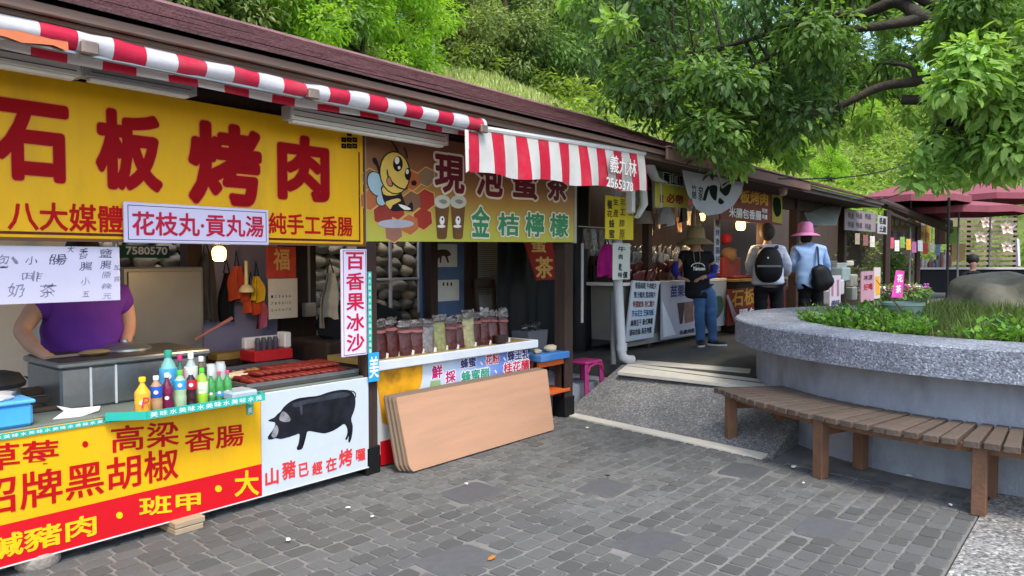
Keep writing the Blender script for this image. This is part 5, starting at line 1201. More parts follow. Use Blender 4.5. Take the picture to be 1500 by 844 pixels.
# hanging white bags, pot etc. above the packs
for i, (px, T, B, w, c_, lab) in enumerate([(975,300,330,.3,'b0b0b4','white bag hanging under the green banner'),(1018,305,335,.24,'a8a098','pale bag hanging left of the bulb above the woman'),(1000,300,325,.18,'6a6864','grey bag hanging between two pale bags')]): cloth('hanging_bag', lab, 'bag', px, T, B, w, 4.5, c_, 1, 10+i)
t = thing('paper_lamp_shade', 'small white lamp shade hanging over the jerky packs', 'lamp shade', pY(944, 330, 4.7)); p = pY(944, 328, 4.7); mb = MB(); mb.lathe(p, [(.11,0),(.085,.16),(.03,.17)], 14); mb.build('shade', mat('shade_white', '#a8a49c', .7), t, smooth=True); mb = MB(); mb.tube([p+Vector((0,0,.17)), Vector((p.x,p.y,2.45))], .005, 5); mb.build('cable', m_black, t)
t = thing('folded_parasol', 'folded white parasol cloth hanging at the corner of the valance', 'parasol', pY(957, 340, 3.9)); m_par = mat('parasol_white', '#b8babd', .8, .08, 5)
mb = MB(); mb.tube([pY(920,222,3.75), pY(945,232,3.8), pY(960,262,3.85), pY(978,268,3.9)], [.03,.075,.05,.012], 10, flat=.5); mb.build('cloth', m_par, t, smooth=True)
mb = MB(); mb.tube([pY(955,240,4.0), pY(962,270,4.0), pY(963,305,4.0)], [.03,.06,.06], 10, flat=.4); mb.build('drop', m_par, t, smooth=True); mb = MB(); mb.tube([pY(941,250,3.9), pY(943,300,3.9), pY(933,318,3.9)], [.04,.05,.035], 8, flat=.6); mb.build('sleeve', m_white, t, smooth=True)
# green banner
gm = gradmat('green_banner_print', 2, 0, .62, [(0,'#c8b45a'),(.32,'#c2b83c'),(.5,'#a8b03a'),(.62,'#5c8a4c'),(1,'#245a34')])
t = panel('green_banner', 'green and yellow banner with black and red characters', 'banner', 960, 234, 1012, 303, 3.95, gm, .006, tiltB=305)
text_px('舊山線', 971, 252, 269, 1001, 3.95, m_ink, t, .03, m_w2, .09); text_px('必帶', 976, 283, 297, 1001, 3.95, mat('brown_red_ink', '#8a2c1c', .5), t, .035); text_px('買', 966, 285, 297, 972, 3.95, MATS['brown_red_ink'], t, .03)
# bamboo banner, rounded lower edge
t = thing('bamboo_banner', 'white banner with black writing and dark green rice dumplings, curved lower edge', 'banner', pY(1042, 320, 3.72)); P_ = [(998,238),(1040,242),(1092,262),(1085,285),(1074,302),(1056,313),(1036,316),(1020,306),(1008,285),(1002,262)]
mb = MB(); w = [pY(*p, 3.72) for p in P_]; w.reverse(); n = len(w); mb.add(w+[q+Vector((0,.006,0)) for q in w], [tuple(range(n)), tuple(range(2*n-1,n-1,-1))]+[(i,i+n,(i+1)%n+n,(i+1)%n) for i in range(n)]); mb.build('cloth', mat('banner_white', '#b6b4ba', .8, .08, 4, spec=.1), t)
m_dg = mat('dumpling_green', '#152419', .8, .4, 15, spec=.05)
def c2b(pts): return [(940+x/8.44, 225+y/8.44) for x, y in pts]
for q in ([(760,570),(780,470),(820,400),(835,420),(810,520),(790,580)],[(835,420),(870,390),(930,400),(935,470),(920,580),(880,560),(845,500)],[(965,450),(980,390),(1040,360),(1090,345),(1110,380),(1100,440),(1075,500),(1035,525),(990,490)],[(945,600),(960,550),(985,560),(1020,600),(980,630)]): print_poly(c2b(q), 3.7175, m_dg, t, 'dumpling_print', 3)
print_poly(c2b([(735,215),(800,200),(935,235),(930,260),(890,290),(880,340),(850,300),(830,270),(760,340),(750,320),(790,250),(740,240)]), 3.7175, mat('string_brown', '#5a2c28', .5, .2, 15), t, 'string_print', 2)
for ch, L, T, B, Rr in [('竹',1013,270,282,1020),('簡',1013,280,291,1020),('家',1023,272,294,1030)]: text_px(ch, L, T, B, Rr, 3.72, m_ink, t, .02)
print_poly([(1007,293),(1014,291),(1015,302),(1008,303)], 3.717, mat('seal_red', '#8a2a3a', .5, .4, 40), t, 'seal_print')
# red grill sign
t = panel('red_grill_sign', 'dark red sign with gold and white characters above the bulb', 'sign', 1056, 268, 1146, 322, 4.05, '#7a3028', .02, tiltB=330)
text_px('板烤肉', 1084, 277, 297, 1125, 4.047, mat('gold_bright', '#d8a23a', .5), t, .03, tiltB=302); text_px('米腸包香腸', 1068, 303, 318, 1115, 4.047, m_w2, t, .02, tiltB=323); text_px('現烤', 1116, 305, 312, 1124, 4.047, m_w2, t, .02); text_px('現賣', 1116, 314, 321, 1124, 4.047, m_w2, t, .02)
print_poly([(1131,283),(1146,286),(1146,328),(1131,325)], 4.0445, mat('sign_olive_yellow', '#a89a3a', .5, .15, 20), t, 'picture_print'); print_poly([(1133,290),(1143,292),(1144,312),(1138,318),(1133,308)], 4.041, m_dg, t, 'picture_print', 2)
t = thing('white_lantern', 'small cream lantern hanging at the corner of the red sign', 'lantern', pY(1147, 285, 3.6)); p = pY(1147, 285, 3.6); mb = MB(); mb.lathe(p, [(.02,-.02),(.05,0),(.06,.1),(.05,.2),(.02,.22)], 10); mb.build('shade', mat('lantern_cream', '#a89c88', .7), t, smooth=True); mb = MB(); mb.tube([p+Vector((0,0,.22)), Vector((p.x,p.y,2.5))], .006, 5); mb.build('cord', m_black, t)
bulb('lit warm bulb under the red grill sign', pY(1085, 330, 4.4), .07, 7, 2.3)
bulb('smaller lit bulb above the woman with the sun hat', pY(1028, 318, 4.5), .045, 1.6, 2.4)
# upright narrow sign, grill counter 2
t = panel('narrow_upright_sign', 'narrow upright white sign with dark characters between the two stalls', 'sign', 1047, 320, 1055, 400, 4.3, '#b4b6bc', .012)
for i, ch in enumerate('現烤香腸好吃'): text_px(ch, 1048, 323+i*13, 333+i*13, 1054, 4.3, m_nav if i % 2 else m_ink, t, .02)
t = thing('second_grill_counter', 'counter of the far grill stall with red front panel', 'counter', (11.6,4.7,PZ))
mb = MB(); mb.box((10.72,4.45,1.17),(13.0,5.2,1.21), .004); mb.build('counter_top', m_ctw, t); mb = MB(); mb.box((10.8,4.52,.4),(12.95,5.15,1.168)); mb.build('carcass', m_dwood, t)
a = pY(1066, 424, 4.5); b = pY(1112, 470, 4.5); mb = MB(); mb.prism([(a.x,b.z),(12.9,b.z),(12.9,a.z),(a.x,a.z)], (0,4.5,0), UX, UZ, .015); pn = mb.build('front_panel', mat('panel_brick_red', '#7a2c20', .5, .1), t); ORG[pn.name] = ORG[t.name]
text_px('石板烤', 1072, 424, 450, 1122, 4.5, MATS['gold_bright'], pn, .02); text_px('腸包香', 1082, 453, 470, 1122, 4.5, m_w2, pn, .02)
mb = MB()
v_ = [pY(*p, 4.46) for p in ((1064,432),(1067,432),(1082,468),(1076,472))]; v_.reverse(); mb.add(v_+[q+Vector((0,.01,0)) for q in v_], [(0,1,2,3),(7,6,5,4),(0,4,5,1),(1,5,6,2),(2,6,7,3),(3,7,4,0)]); mb.build('banner_edge', mat('lilac_edge', '#a08898', .6), t)
sm2 = SME['r']
for i in range(16): o = bpy.data.objects.new('sausage', sm2); col.objects.link(o); o.location = (10.85+.1*(i % 8), 4.62+.16*(i//8), 1.235); o.scale = (.22,.2,.2); o.rotation_euler = (0,0,1.3+rr.uniform(-.2,.2)); tag(o, 'dark red sausage on the counter of the far grill stall', 'sausage', 'sausages of the far grill stall')
t = thing('red_apron_bundle', 'red cloth bundle and hanging towel inside the far grill stall', 'bundle', (11.2,5.0,1.3)); p = pY(1064, 350, 5.0)
mb = MB(); mb.ball(p, (.12,.1,.1), 3, .4, 2); mb.build('bundle', mat('bundle_red', '#a02830', .8), t, smooth=True); mb = MB(); mb.ball(p+Vector((.1,0,-.25)), (.16,.14,.13), 4, .3, 2); mb.build('basket', mat('basket_tan', '#8a6a4a', .8), t, smooth=True); mb = MB(); mb.box((p.x-.2,4.95,1.212),(p.x+.5,5.15,p.z-.3), .02); mb.build('red_tub', mat('tub_red', '#8a3024', .5), t)
# dark far stalls
mb = MB(); mb.box((12.4,4.7,PZ),(19,5.7,.95)); tag(mb.build('dark_bench', m_dwood), 'long dark bench inside the far stalls', 'bench')
t = thing('tilted_awning_board', 'tilted grey-green awning board hanging inside the dark far stall', 'board', pY(1205, 325, 4.0)); a, b, c_, d = [pY(*p, q) for p, q in (((1172,297),4.3),((1237,290),4.1),((1225,330),3.7),((1187,330),3.9))]
mb = MB(); w = [d,c_,b,a]; mb.add(w+[q+Vector((0,.02,.02)) for q in w], [(0,1,2,3),(7,6,5,4),(0,4,5,1),(1,5,6,2),(2,6,7,3),(3,7,4,0)]); mb.build('board', mat('grey_green_board', '#7c8078', .6, .2, 6), t)
mb = MB(); mb.box(pY(1172,296,4.35)+Vector((0,0,-.4)), pY(1196,292,4.38), .004); mb.build('brown_card', mat('brown_card', '#6a5648', .8), t)
t = panel('pale_text_sign', 'pale pinkish sign with boxes of dark print hanging in the far stall', 'sign', 1238, 306, 1283, 337, 3.9, '#8a7c80', .015, tiltB=340)
for (L, T) in [(1242,311),(1254,311),(1267,312),(1242,324),(1254,325),(1267,327)]: text_px('特產', L, T, T+9, L+9, 3.9, mat('faded_ink', '#4a4248', .6), t, .03)
t = panel('black_white_sign', 'small white sign with bold black characters beside the pinkish one', 'sign', 1286, 315, 1300, 342, 3.9, '#a8a4a4', .012); text_px('名產', 1288, 318, 328, 1298, 3.9, m_ink, t, .05); text_px('土產', 1288, 330, 340, 1298, 3.9, m_ink, t, .05)
t = thing('stacked_goods', 'heap of pale boxes and machines at the far stall front', 'boxes', (15.3,3.9,PZ))
for i, (px, T, B, w_, c_) in enumerate([(1222,410,432,.5,'b0b8b4'),(1212,425,446,.35,'c0bcc4'),(1232,392,412,.5,'8a9a98'),(1244,402,420,.4,'a0a498'),(1226,385,394,.6,'989c98'),(1245,420,440,.3,'8c9490'),(1238,382,390,.5,'b8b0a0')]):
    p = pY(px, B, 3.9+.05*i); q = pY(px, T, 3.9+.05*i); mb = MB(); mb.box((p.x-w_/2,p.y-.1,max(p.z, PZ)),(p.x+w_/2,p.y+.25,q.z), .02); mb.build('box', mat('goods_'+c_, '#'+c_, .6, .15, 8), t)
t = panel('white_stand_sign', 'white stand-up sign with blue print beside the woman in the pink hat', 'sign', 1216, 404, 1232, 452, 3.6, '#c4b8c4', .02); text_px('美味', 1218, 440, 449, 1230, 3.6, m_nav, t, .03)
for x in (1220, 1228): print_poly([(x-2,410),(x+1,410),(x+1,434),(x-2,434)], 3.598, mat('sign_pinkline', '#a86a7a', .5), t, 'stripe_print')
t = panel('pink_stand_sign', 'pinkish stand-up sign at the far end of the row', 'sign', 1262, 398, 1281, 443, 3.7, '#b48a98', .02); text_px('冰涼', 1265, 403, 411, 1278, 3.7, m_ink, t, .03); text_px('好喝', 1265, 416, 426, 1278, 3.7, m_red, t, .03)
t = panel('yellow_stand_sign', 'narrow yellow and white sign beside the pinkish one', 'sign', 1281, 392, 1290, 438, 3.75, '#c8bcb8', .02); print_poly([(1282,405),(1288.5,405),(1289,432),(1283,433)], 3.748, mat('strip_amber', '#e0a020', .5), t, 'yellow_print')
t = thing('magenta_stand_sign', 'bright magenta stand-up sign leaning near the far plants', 'sign', pY(1317, 437, 3.6)); w = [pY(*p, 3.6) for p in ((1308,436),(1322,436),(1325,397),(1315,396))]
mb = MB(); mb.add(w+[q+Vector((0,.03,0)) for q in w], [(0,1,2,3),(7,6,5,4),(0,4,5,1),(1,5,6,2),(2,6,7,3),(3,7,4,0)]); mb.build('board', mat('hot_pink', '#d04aa4', .5, .2, 8), t); text_px('花', 1314, 402, 414, 1322, 3.598, m_w2, t, .03); text_px('茶', 1312, 418, 430, 1320, 3.598, m_w2, t, .03)
# far row signs
t = panel('picture_sign_row', 'row of small food pictures above the far stall', 'sign', 1301, 316, 1342, 335, 4.6, '#6a5a3c', .02)
for i in range(5): print_poly(ell(1306+i*8,325,3,6), 4.597, mat('food_pic_%d' % (i % 2), ['#c8b048','#b8c0b0'][i % 2], .5, .3, 20), t, 'picture_print')
t = panel('purple_sign_row', 'dull purple sign strip below the food pictures', 'sign', 1299, 335, 1345, 353, 4.62, '#7a5a74', .02)
for i in range(4): text_px('茶飲冰品'[i], 1303+i*11, 338, 349, 1310+i*11, 4.62, mat('purple_ink', '#2c1c34', .5), t, .02)
t = panel('orange_sign', 'orange sign at the end of the purple strip', 'sign', 1346, 334, 1363, 354, 4.7, '#c08a2c', .02); text_px('熱狗', 1348, 338, 350, 1361, 4.7, mat('orange_ink', '#7a4a10', .5), t, .02)
t = panel('yellow_picture_sign', 'yellow picture board above the orange sign', 'sign', 1343, 318, 1362, 333, 4.72, '#b0843a', .02); print_poly(ell(1352,326,4,5), 4.717, m_w2, t, 'picture_print')
# potted plants by the far stalls
def bush(name, label, p, blobs, n, size, lm, pot=None, cat='plant', seed=0, stem=True):
    t = thing(name, label, cat, p); p = Vector(p)
    v, f = leaf_cloud([(p.x+b[0], p.y+b[1], p.z+b[2], b[3], b[3], b[3]*b[4]) for b in blobs], n, size, seed, .1); mb = MB(); mb.add(v, f); mb.build('foliage', lm, t)
    if stem:
        mb = MB()
        for b in blobs: mb.tube([p+Vector((0,0,.02)), p+Vector((b[0]*.4,b[1]*.4,b[2]*.6)), p+Vector((b[0],b[1],b[2]))], [.012,.009,.005], 5)
        mb.build('stem', m_bark, t)
    if pot: mb = MB(); mb.lathe(p, [(.09,0),(.12,.18),(.13,.2)], 12); mb.build('pot', mat('pot_'+pot, '#'+pot, .6), t, smooth=True)
    return t
bush('potted_plant', 'leafy green potted plant before the purple sign strip', pZ(1305, 440, PZ), [(0,0,1.2,.3,1.1),(.1,.1,.8,.28,1.2),(-.05,0,.45,.25,1)], 900, .12, lm_m, '5a5048', seed=3)
bush('potted_plant', 'flowering plant with yellow blossoms beside the magenta sign', pZ(1322, 438, PZ), [(0,0,.9,.28,1),(.1,.1,.6,.2,1)], 700, .1, leafmat('leaf_yellowish', '#9aa03a', .4, .4), '6a6058', seed=4)
bush('potted_plant', 'small round-leaved plant in front of the dark far bench', pZ(1283, 445, PZ), [(0,0,.85,.2,1.2),(0,0,.5,.15,1)], 400, .13, lm_o, '6a6a64', seed=5)
bush('dried_plant', 'straggly dried plant leaning over the boxed goods', pZ(1255, 448, PZ), [(0,0,.75,.3,.6),(.3,-.2,.5,.25,.6)], 300, .14, leafmat('leaf_dry', '#8a8460', .3, .4), '5a5a54', seed=6)
# ---------------------------------------------------------------- flower stall under red parasols
m_umb = mat('parasol_red', '#8c4c55', .75, .12, 4, dirt=.2, dirtc=(.2,.06,.07), dscale=2); m_umbw = mat('parasol_pole', '#8c8a86', .5)
def umbrella(label, px, T, B, halfpx, dep_):
    a = pD(px, T, dep_); b = pD(px, B, dep_); R_ = halfpx/FPX*dep_; Y = a.y
    t = thing('red_parasol', label, 'parasol', (a.x, Y, PZ), 'red parasols of the flower stall')
    vs = [(a.x, Y, a.z)]; n = 8; fs = []
    for k in range(1, 5):
        for j in range(n*2):
            an = 2*pi*j/(n*2)+.2; rr_ = R_*k/4*(1 if j % 2 == 0 else .965); vs.append((a.x+rr_*cos(an), Y+rr_*sin(an), a.z+(b.z-a.z)*(k/4)**1.25-(0 if j % 2 == 0 else .02*k/4)))
    m2 = n*2
    for j in range(m2): fs.append((0, 1+j, 1+(j+1)%m2))
    for k in range(3):
        for j in range(m2): fs.append((1+k*m2+j, 1+(k+1)*m2+j, 1+(k+1)*m2+(j+1)%m2, 1+k*m2+(j+1)%m2))
    k0 = len(vs)
    for j in range(m2): x, y_, z = vs[1+3*m2+j]; vs.append((x, y_, z-.16))
    for j in range(m2): fs.append((1+3*m2+j, k0+j, k0+(j+1)%m2, 1+3*m2+(j+1)%m2))
    mb = MB(); mb.add(vs, fs); mb.build('canopy', m_umb, t)
    mb = MB(); mb.tube([(a.x,Y,PZ),(a.x,Y,a.z-.03)], .025, 8); mb.build('pole', m_umbw, t)
    for j in range(8):
        an = 2*pi*j/8+.2; mb = MB(); mb.tube([(a.x,Y,a.z-.3),(a.x+R_*.55*cos(an),Y+R_*.55*sin(an),a.z+(b.z-a.z)*.45-.03)], .01, 4); mb.build('rib', m_umbw, t)
umbrella('red parasol at the left, partly behind the end of the stall row', 1335, 267, 290, 76, 19)
umbrella('red parasol at the right, rising behind the hanging leaves', 1452, 266, 288, 80, 21)
umbrella('lower pale red parasol in front of the wooden lattice', 1405, 294, 306, 86, 19.5)
# lattice wall with white flowers
Yl = 3.2; t = thing('slat_screen', 'wooden slat screen at the back of the flower stall', 'screen', pY(1440, 440, Yl)); 
X0 = pY(1387, 310, Yl).x; 
def far_wall(px0, px1): pass
dep = 24.0
def W(px, py, d=dep): return pD(px, py, d)
def facing(p0, p1): return (p1-p0)
m_slat = mat('slat_wood', '#8a7a68', .7, .15, 8, rnd=.15)
rgt = _rt.copy()
for i in range(17):
    py = 314+i*7.2; a = W(1390, py); b = W(1490, py); mb = MB(); d_ = _fw*.03; z_ = Vector((0,0,.045)); mb.add([a-z_,b-z_,b+z_,a+z_,a-z_+d_,b-z_+d_,b+z_+d_,a+z_+d_], [(0,3,2,1) if False else (0,1,2,3),(7,6,5,4),(0,4,5,1),(1,5,6,2),(2,6,7,3),(3,7,4,0)]); mb.build('slat', m_slat, t)
for px in (1391, 1420, 1450, 1488):
    a = W(px, 310, dep+.06); b = Vector((a.x,a.y,PZ)); mb = MB(); mb.tube([b,a], .06, 6); mb.build('post', m_dwood, t)
def flower(label, px, py, r_px, big):
    c_ = W(px, py, dep-.3); R_ = r_px/FPX*(dep-.3); t = thing('paper_flower', label, 'flower', c_, 'big white flowers on the slat screen')
    U, V = _rt, Vector((0,0,1)); n_ = -_fw
    for k in range(5):
        a = 2*pi*k/5+.3; d_ = U*cos(a)+V*sin(a); s_ = U*-sin(a)+V*cos(a)
        mb = MB(); mb.add([c_, c_+d_*R_*.5+s_*R_*.32+n_*.05, c_+d_*R_+n_*.12, c_+d_*R_*.5-s_*R_*.32+n_*.05, c_+d_*R_*.55+n_*.01], [(0,1,4),(1,2,4),(2,3,4),(3,0,4)]); mb.build('petal', mat('petal_white', '#cfc2b4', .7, .1), t)
    mb = MB(); mb.ball(c_+n_*.06, (R_*.17,)*3, 1, 0, 2); mb.build('centre', mat('flower_centre', '#b8825a', .7), t)
    mb = MB(); mb.tube([c_, c_+_fw*.3], .015, 5); mb.build('stem', m_dwood, t)
for lab, px, py, r_ in (('white flower at the upper right of the slat screen',1474,333,13),('white flower at the lower right of the slat screen',1474,360,12),('white flower left of the middle post of the screen',1435,346,12),('white flower highest on the slat screen',1444,325,12)): flower(lab, px, py, r_, 1)
t = thing('green_notice', 'plain green notice board left of the slat screen', 'notice', W(1393, 358, 22)); a, b = W(1386, 332, 22), W(1403, 358, 22)
mb = MB(); U = rgt*.36; 
def flat_board(t, L, T, Rr, B, d_, m_, name='board', th=.03):
    a, b, c_, e_ = W(L,B,d_), W(Rr,B,d_), W(Rr,T,d_), W(L,T,d_); q = _fw*th; mb = MB(); mb.add([a,b,c_,e_,a+q,b+q,c_+q,e_+q], [(0,1,2,3),(7,6,5,4),(0,4,5,1),(1,5,6,2),(2,6,7,3),(3,7,4,0)]); return mb.build(name, m_, t)
flat_board(t, 1386, 332, 1403, 358, 22, mat('notice_green', '#6a8a2c', .6)); mb = MB(); q = W(1394,358,22)+_fw*.02; mb.tube([q, Vector((q.x,q.y,PZ))], .02, 5); mb.build('stake', m_dwood, t)
t = thing('tan_basket', 'tan cardboard sheet standing on the flower stall table', 'card', W(1404, 381, 21)); flat_board(t, 1394, 357, 1414, 382, 21, mat('tan_card', '#9a8050', .8))
t = thing('dark_notice', 'dark reddish notice with print left of the green notice', 'notice', W(1375, 350, 22.5)); flat_board(t, 1370, 327, 1385, 358, 22.5, mat('dark_notice', '#6a4a40', .7, .3, 20))
# counter tables
t = thing('flower_stall_table', 'long table with black skirt and white top at the flower stall', 'table', W(1420, 430, 20))
a, b = pZ(1348, 392, 1.15), None
c0 = W(1349, 392, 20); c1_ = W(1520, 395, 20)
def boxdir(t, name, m_, p, q, dpt, z0, z1):
    p = Vector((p.x,p.y,0)); q = Vector((q.x,q.y,0)); d_ = _fw*dpt; mb = MB(); mb.add([p+Vector((0,0,z0)),q+Vector((0,0,z0)),q+Vector((0,0,z1)),p+Vector((0,0,z1)),p+d_+Vector((0,0,z0)),q+d_+Vector((0,0,z0)),q+d_+Vector((0,0,z1)),p+d_+Vector((0,0,z1))], [(0,1,2,3),(7,6,5,4),(0,4,5,1),(1,5,6,2),(2,6,7,3),(3,7,4,0)]); return mb.build(name, m_, t)
zt = c0.z; boxdir(t, 'table_top', mat('table_white', '#b8b4b0', .5), W(1348,392,19.9), W(1522,392,19.9), .9, zt-.05, zt); boxdir(t, 'skirt', mat('skirt_black', '#16171c', .8), W(1350,392,19.98), W(1520,392,19.98), .06, .62, zt-.051)
for px in (1356, 1400, 1450, 1500):
    q = W(px, 420, 20.3); mb = MB(); mb.tube([Vector((q.x,q.y,PZ)), Vector((q.x,q.y,zt-.06))], .025, 6); mb.build('leg', m_steel, t)
rr = random.Random(21)
for i, px in enumerate((1352,1362,1371,1380,1388)):
    q = W(px, 391, 20.2); t = thing('table_wares', '%s cluster of pale wares from the left on the flower stall table' % ['first','second','third','fourth','fifth'][i], 'wares', (q.x,q.y,zt))
    for k in range(3):
        mb = MB(); h_ = rr.uniform(.1,.3) if i < 3 else rr.uniform(.3,.5); mb.lathe((q.x+rr.uniform(-.08,.08), q.y+rr.uniform(-.08,.12), zt), [(.04,0),(.06,h_*.4),(.05,h_*.8),(.03,h_)], 8); mb.build('jar', mat('ware_%d' % ((i+k) % 4), ['#a89c94','#8a5a52','#c8c2bc','#6a6a70'][(i+k) % 4], .5), t, smooth=True)
mb = MB(); q = pD(1387, 440, 14.0); mb.tube([Vector((q.x,q.y,PZ)), pD(1390, 290, 14.0)], .025, 8); tag(mb.build('black_pole', m_black), 'thin black pole standing in front of the flower stall', 'pole')
mb = MB(); q = W(1492, 400, 19); mb.tube([W(1492,390,19), W(1490,350,19)], .05, 6); tag(mb.build('white_post', m_white), 'short white post at the right edge by the flower screen', 'post')
q = pZ(1330, 446, PZ); mb = MB(); mb.box((q.x-2.5,q.y-.4,PZ+.004),(q.x+6,q.y+1.6,PZ+.08), .01); tag(mb.build('wooden_deck', mat('deck_pale', '#8f897c', .8, .15, 5)), 'pale low deck in front of the flower stall table', 'deck')
# overhead wires
for lab, A_, B_ in (('upper black cable crossing in front of the hill', (1140,262,9), (1420,195,12)), ('lower thin cable from the roof end to the trees', (1250,292,12), (1380,235,13))):
    a, b = pD(*A_), pD(*B_); mb = MB(); mb.tube([a+(b-a)*k/8-Vector((0,0,.25*sin(pi*k/8))) for k in range(9)], .009, 5); tag(mb.build('overhead_cable', m_black), lab, 'cable')
mb = MB(); p = pY(1047, 222, 3.38); mb.tube([pY(1035,205,3.36), p, pY(1050,250,3.36), pY(1058,275,3.38), pY(1075,262,3.38)], .012, 6); tag(mb.build('looped_cable', mat('cable_tan', '#8a7f70', .7)), 'tan cable looping down over the bamboo banner', 'cable')

# more wares, cards and cut flowers round the far stalls
t = thing('far_canopy_frame', 'dark timber frame carrying the signs between the row and the parasols', 'frame', pD(1330, 440, 19))
for a_, b_, r_ in (((1296,300,17),(1392,338,21),.09),((1300,312,17),(1345,330,19),.06),((1300,308,17),(1300,452,17),.08),((1345,328,19),(1345,440,19),.07)):
    mb = MB(); p, q = pD(*a_), pD(*b_)
    if a_[0] == b_[0]: q = Vector((p.x,p.y,PZ))
    mb.tube([p, q], r_, 6); mb.build('beam' if a_[0] != b_[0] else 'post', m_dwood, t)
mb = MB(); p, q, r_, s_ = pD(1290,296,16.5), pD(1396,334,21), pD(1396,326,23), pD(1290,290,19); mb.add([p,q,r_,s_]+[v_+Vector((0,0,.06)) for v_ in (p,q,r_,s_)], [(3,2,1,0),(4,5,6,7),(0,1,5,4),(1,2,6,5),(2,3,7,6),(3,0,4,7)]); mb.build('roof_sheet', m_dwood, t)
rr = random.Random(44)
CARD = [(1306,356,'c8566a','rose'),(1314,360,'d8d2c8','cream'),(1322,355,'7aa04a','leaf green'),(1331,358,'d0a03a','amber'),(1339,362,'b46a9a','mauve'),(1348,360,'e0ded8','white'),(1356,364,'a83a3a','crimson'),(1365,362,'c8c2a8','straw'),(1374,366,'6a7a9a','slate blue'),(1256,350,'a89a8a','sand'),(1268,352,'9a6a6a','dusty red'),(1278,354,'cfcac2','bone')]
for px, py, c_, w_ in CARD:
    d_ = 15.5+(px-1256)*.035; t = thing('hanging_card', '%s coloured card hanging in the far stalls' % w_, 'card', pD(px, py+9, d_), 'cards hanging in the far stalls'); flat_board(t, px-3.4, py-8, px+3.4, py+8, d_, mat('card_'+c_, '#'+c_, .7, .3, 14), 'card', .01)
    p = pD(px, py-8, d_); mb = MB(); mb.tube([p, p+Vector((0,0,.5))], .006, 4); mb.build('string', m_black, t)
FL = [(1296,428,'e8e0d8','white'),(1303,430,'d85a9a','pink'),(1312,425,'e0c030','yellow'),(1332,428,'c84a8a','magenta'),(1340,430,'e6d8e0','pale pink'),(1270,432,'d0a0b0','rose'),(1350,426,'b060b0','violet')]
for px, py, c_, w_ in FL:
    d_ = 15+(px-1270)*.03; p = pD(px, py+12, d_); p.z = PZ; t = thing('flower_bucket', 'bucket of %s cut flowers in front of the far stalls' % w_, 'flowers', p, 'buckets of cut flowers')
    mb = MB(); mb.lathe(p, [(.09,0),(.13,.24),(.14,.25)], 10); mb.build('bucket', mat('bucket_grey', '#5c6460', .6), t, smooth=True)
    v, f = leaf_cloud([(p.x,p.y,p.z+.38,.17,.17,.14)], 90, .13, int(px)); mb = MB(); mb.add(v, f); mb.build('stems', lm_m, t)
    mb = MB()
    for k in range(16): a_ = rr.uniform(0,6.28); q_ = .16*rr.random()**.5; mb.ball((p.x+q_*cos(a_),p.y+q_*sin(a_),p.z+.46+rr.uniform(-.06,.1)), (.035,.035,.028), k, .3, 1)
    mb.build('blossoms', mat('blossom_'+c_, '#'+c_, .7), t)
# bits and pieces hanging and lying about the jerky stall
for i, (px, py, c_, w_) in enumerate([(934,300,'b8b4a8','pale'),(951,345,'8a8680','grey'),(985,318,'5c5650','dark'),(1010,330,'c8c4b8','cream'),(962,335,'6a4a3a','brown'),(994,340,'a06a4a','tan')]):
    p = pY(px, py, 4.75); t = thing('hanging_packet', '%s packet hanging above the jerky packs' % w_, 'packet', p, 'packets hanging above the jerky'); v, f = pouch_geo(.16, .2, .04); mb = MB(); mb.add([(a+p.x, b+p.y, c+p.z) for a, b, c in v], f); mb.build('packet', mat('packet_'+c_, '#'+c_, .3, .4, 20), t, smooth=True); mb = MB(); mb.tube([p+Vector((0,0,.2)), Vector((p.x,p.y,2.45))], .004, 4); mb.build('string', m_black, t)
# ================================================================ PLANTER, BENCH, TREE
PC = Vector((7.9,.6,0)); PR, CR, IR, CT, CB = 2.3, 2.5, 1.95, .95, .74
t = thing('round_planter', 'large round planter with grey wall and speckled granite cap', 'planter', PC)
def ringwall(r0, r1, z0, z1, n=96, ch=.0):
    vs = []; fs = []
    prof = [(r1,z0),(r1,z1-ch),(r1-ch,z1),(r0+ch,z1),(r0,z1-ch),(r0,z0)]
    for i in range(n):
        a = 2*pi*i/n
        for r_, z_ in prof: vs.append((PC.x+r_*cos(a), PC.y+r_*sin(a), z_))
    k = len(prof)
    for i in range(n):
        for j in range(k): fs.append((i*k+j, i*k+(j+1)%k, ((i+1)%n)*k+(j+1)%k, ((i+1)%n)*k+j) if False else (i*k+j, ((i+1)%n)*k+j, ((i+1)%n)*k+(j+1)%k, i*k+(j+1)%k))
    return vs, fs
v, f = ringwall(IR, PR, -.02, CB+.01); mb = MB(); mb.add(v, f); mb.build('wall', m_conc, t, smooth=True)
v, f = ringwall(IR-.03, CR, CB, CT, ch=.012); mb = MB(); mb.add(v, f); mb.build('cap', m_agg2, t, smooth=True)
m_soil = mat('planter_soil', '#4a4030', .95, .3, 12, bump=.6, bscale=30)
from mathutils import noise as NZ2
def soil_z(x, y):
    r_ = math.hypot(x-PC.x, y-PC.y)/IR
    return .90 + .10*(1-r_*r_) + .04*NZ2.noise(Vector((x*1.7, y*1.7, 3)))
mb = MB(); vs = [(PC.x,PC.y,soil_z(PC.x,PC.y))]; fs = []; n = 40
for k in range(1, 9):
    for j in range(n): a = 2*pi*j/n; x, y_ = PC.x+IR*k/8*cos(a), PC.y+IR*k/8*sin(a); vs.append((x, y_, soil_z(x, y_)))
for j in range(n): fs.append((0,1+j,1+(j+1)%n))
for k in range(7):
    for j in range(n): fs.append((1+k*n+j,1+(k+1)*n+j,1+(k+1)*n+(j+1)%n,1+k*n+(j+1)%n))
mb.add(vs, fs); mb.build('soil', m_soil, t, smooth=True)
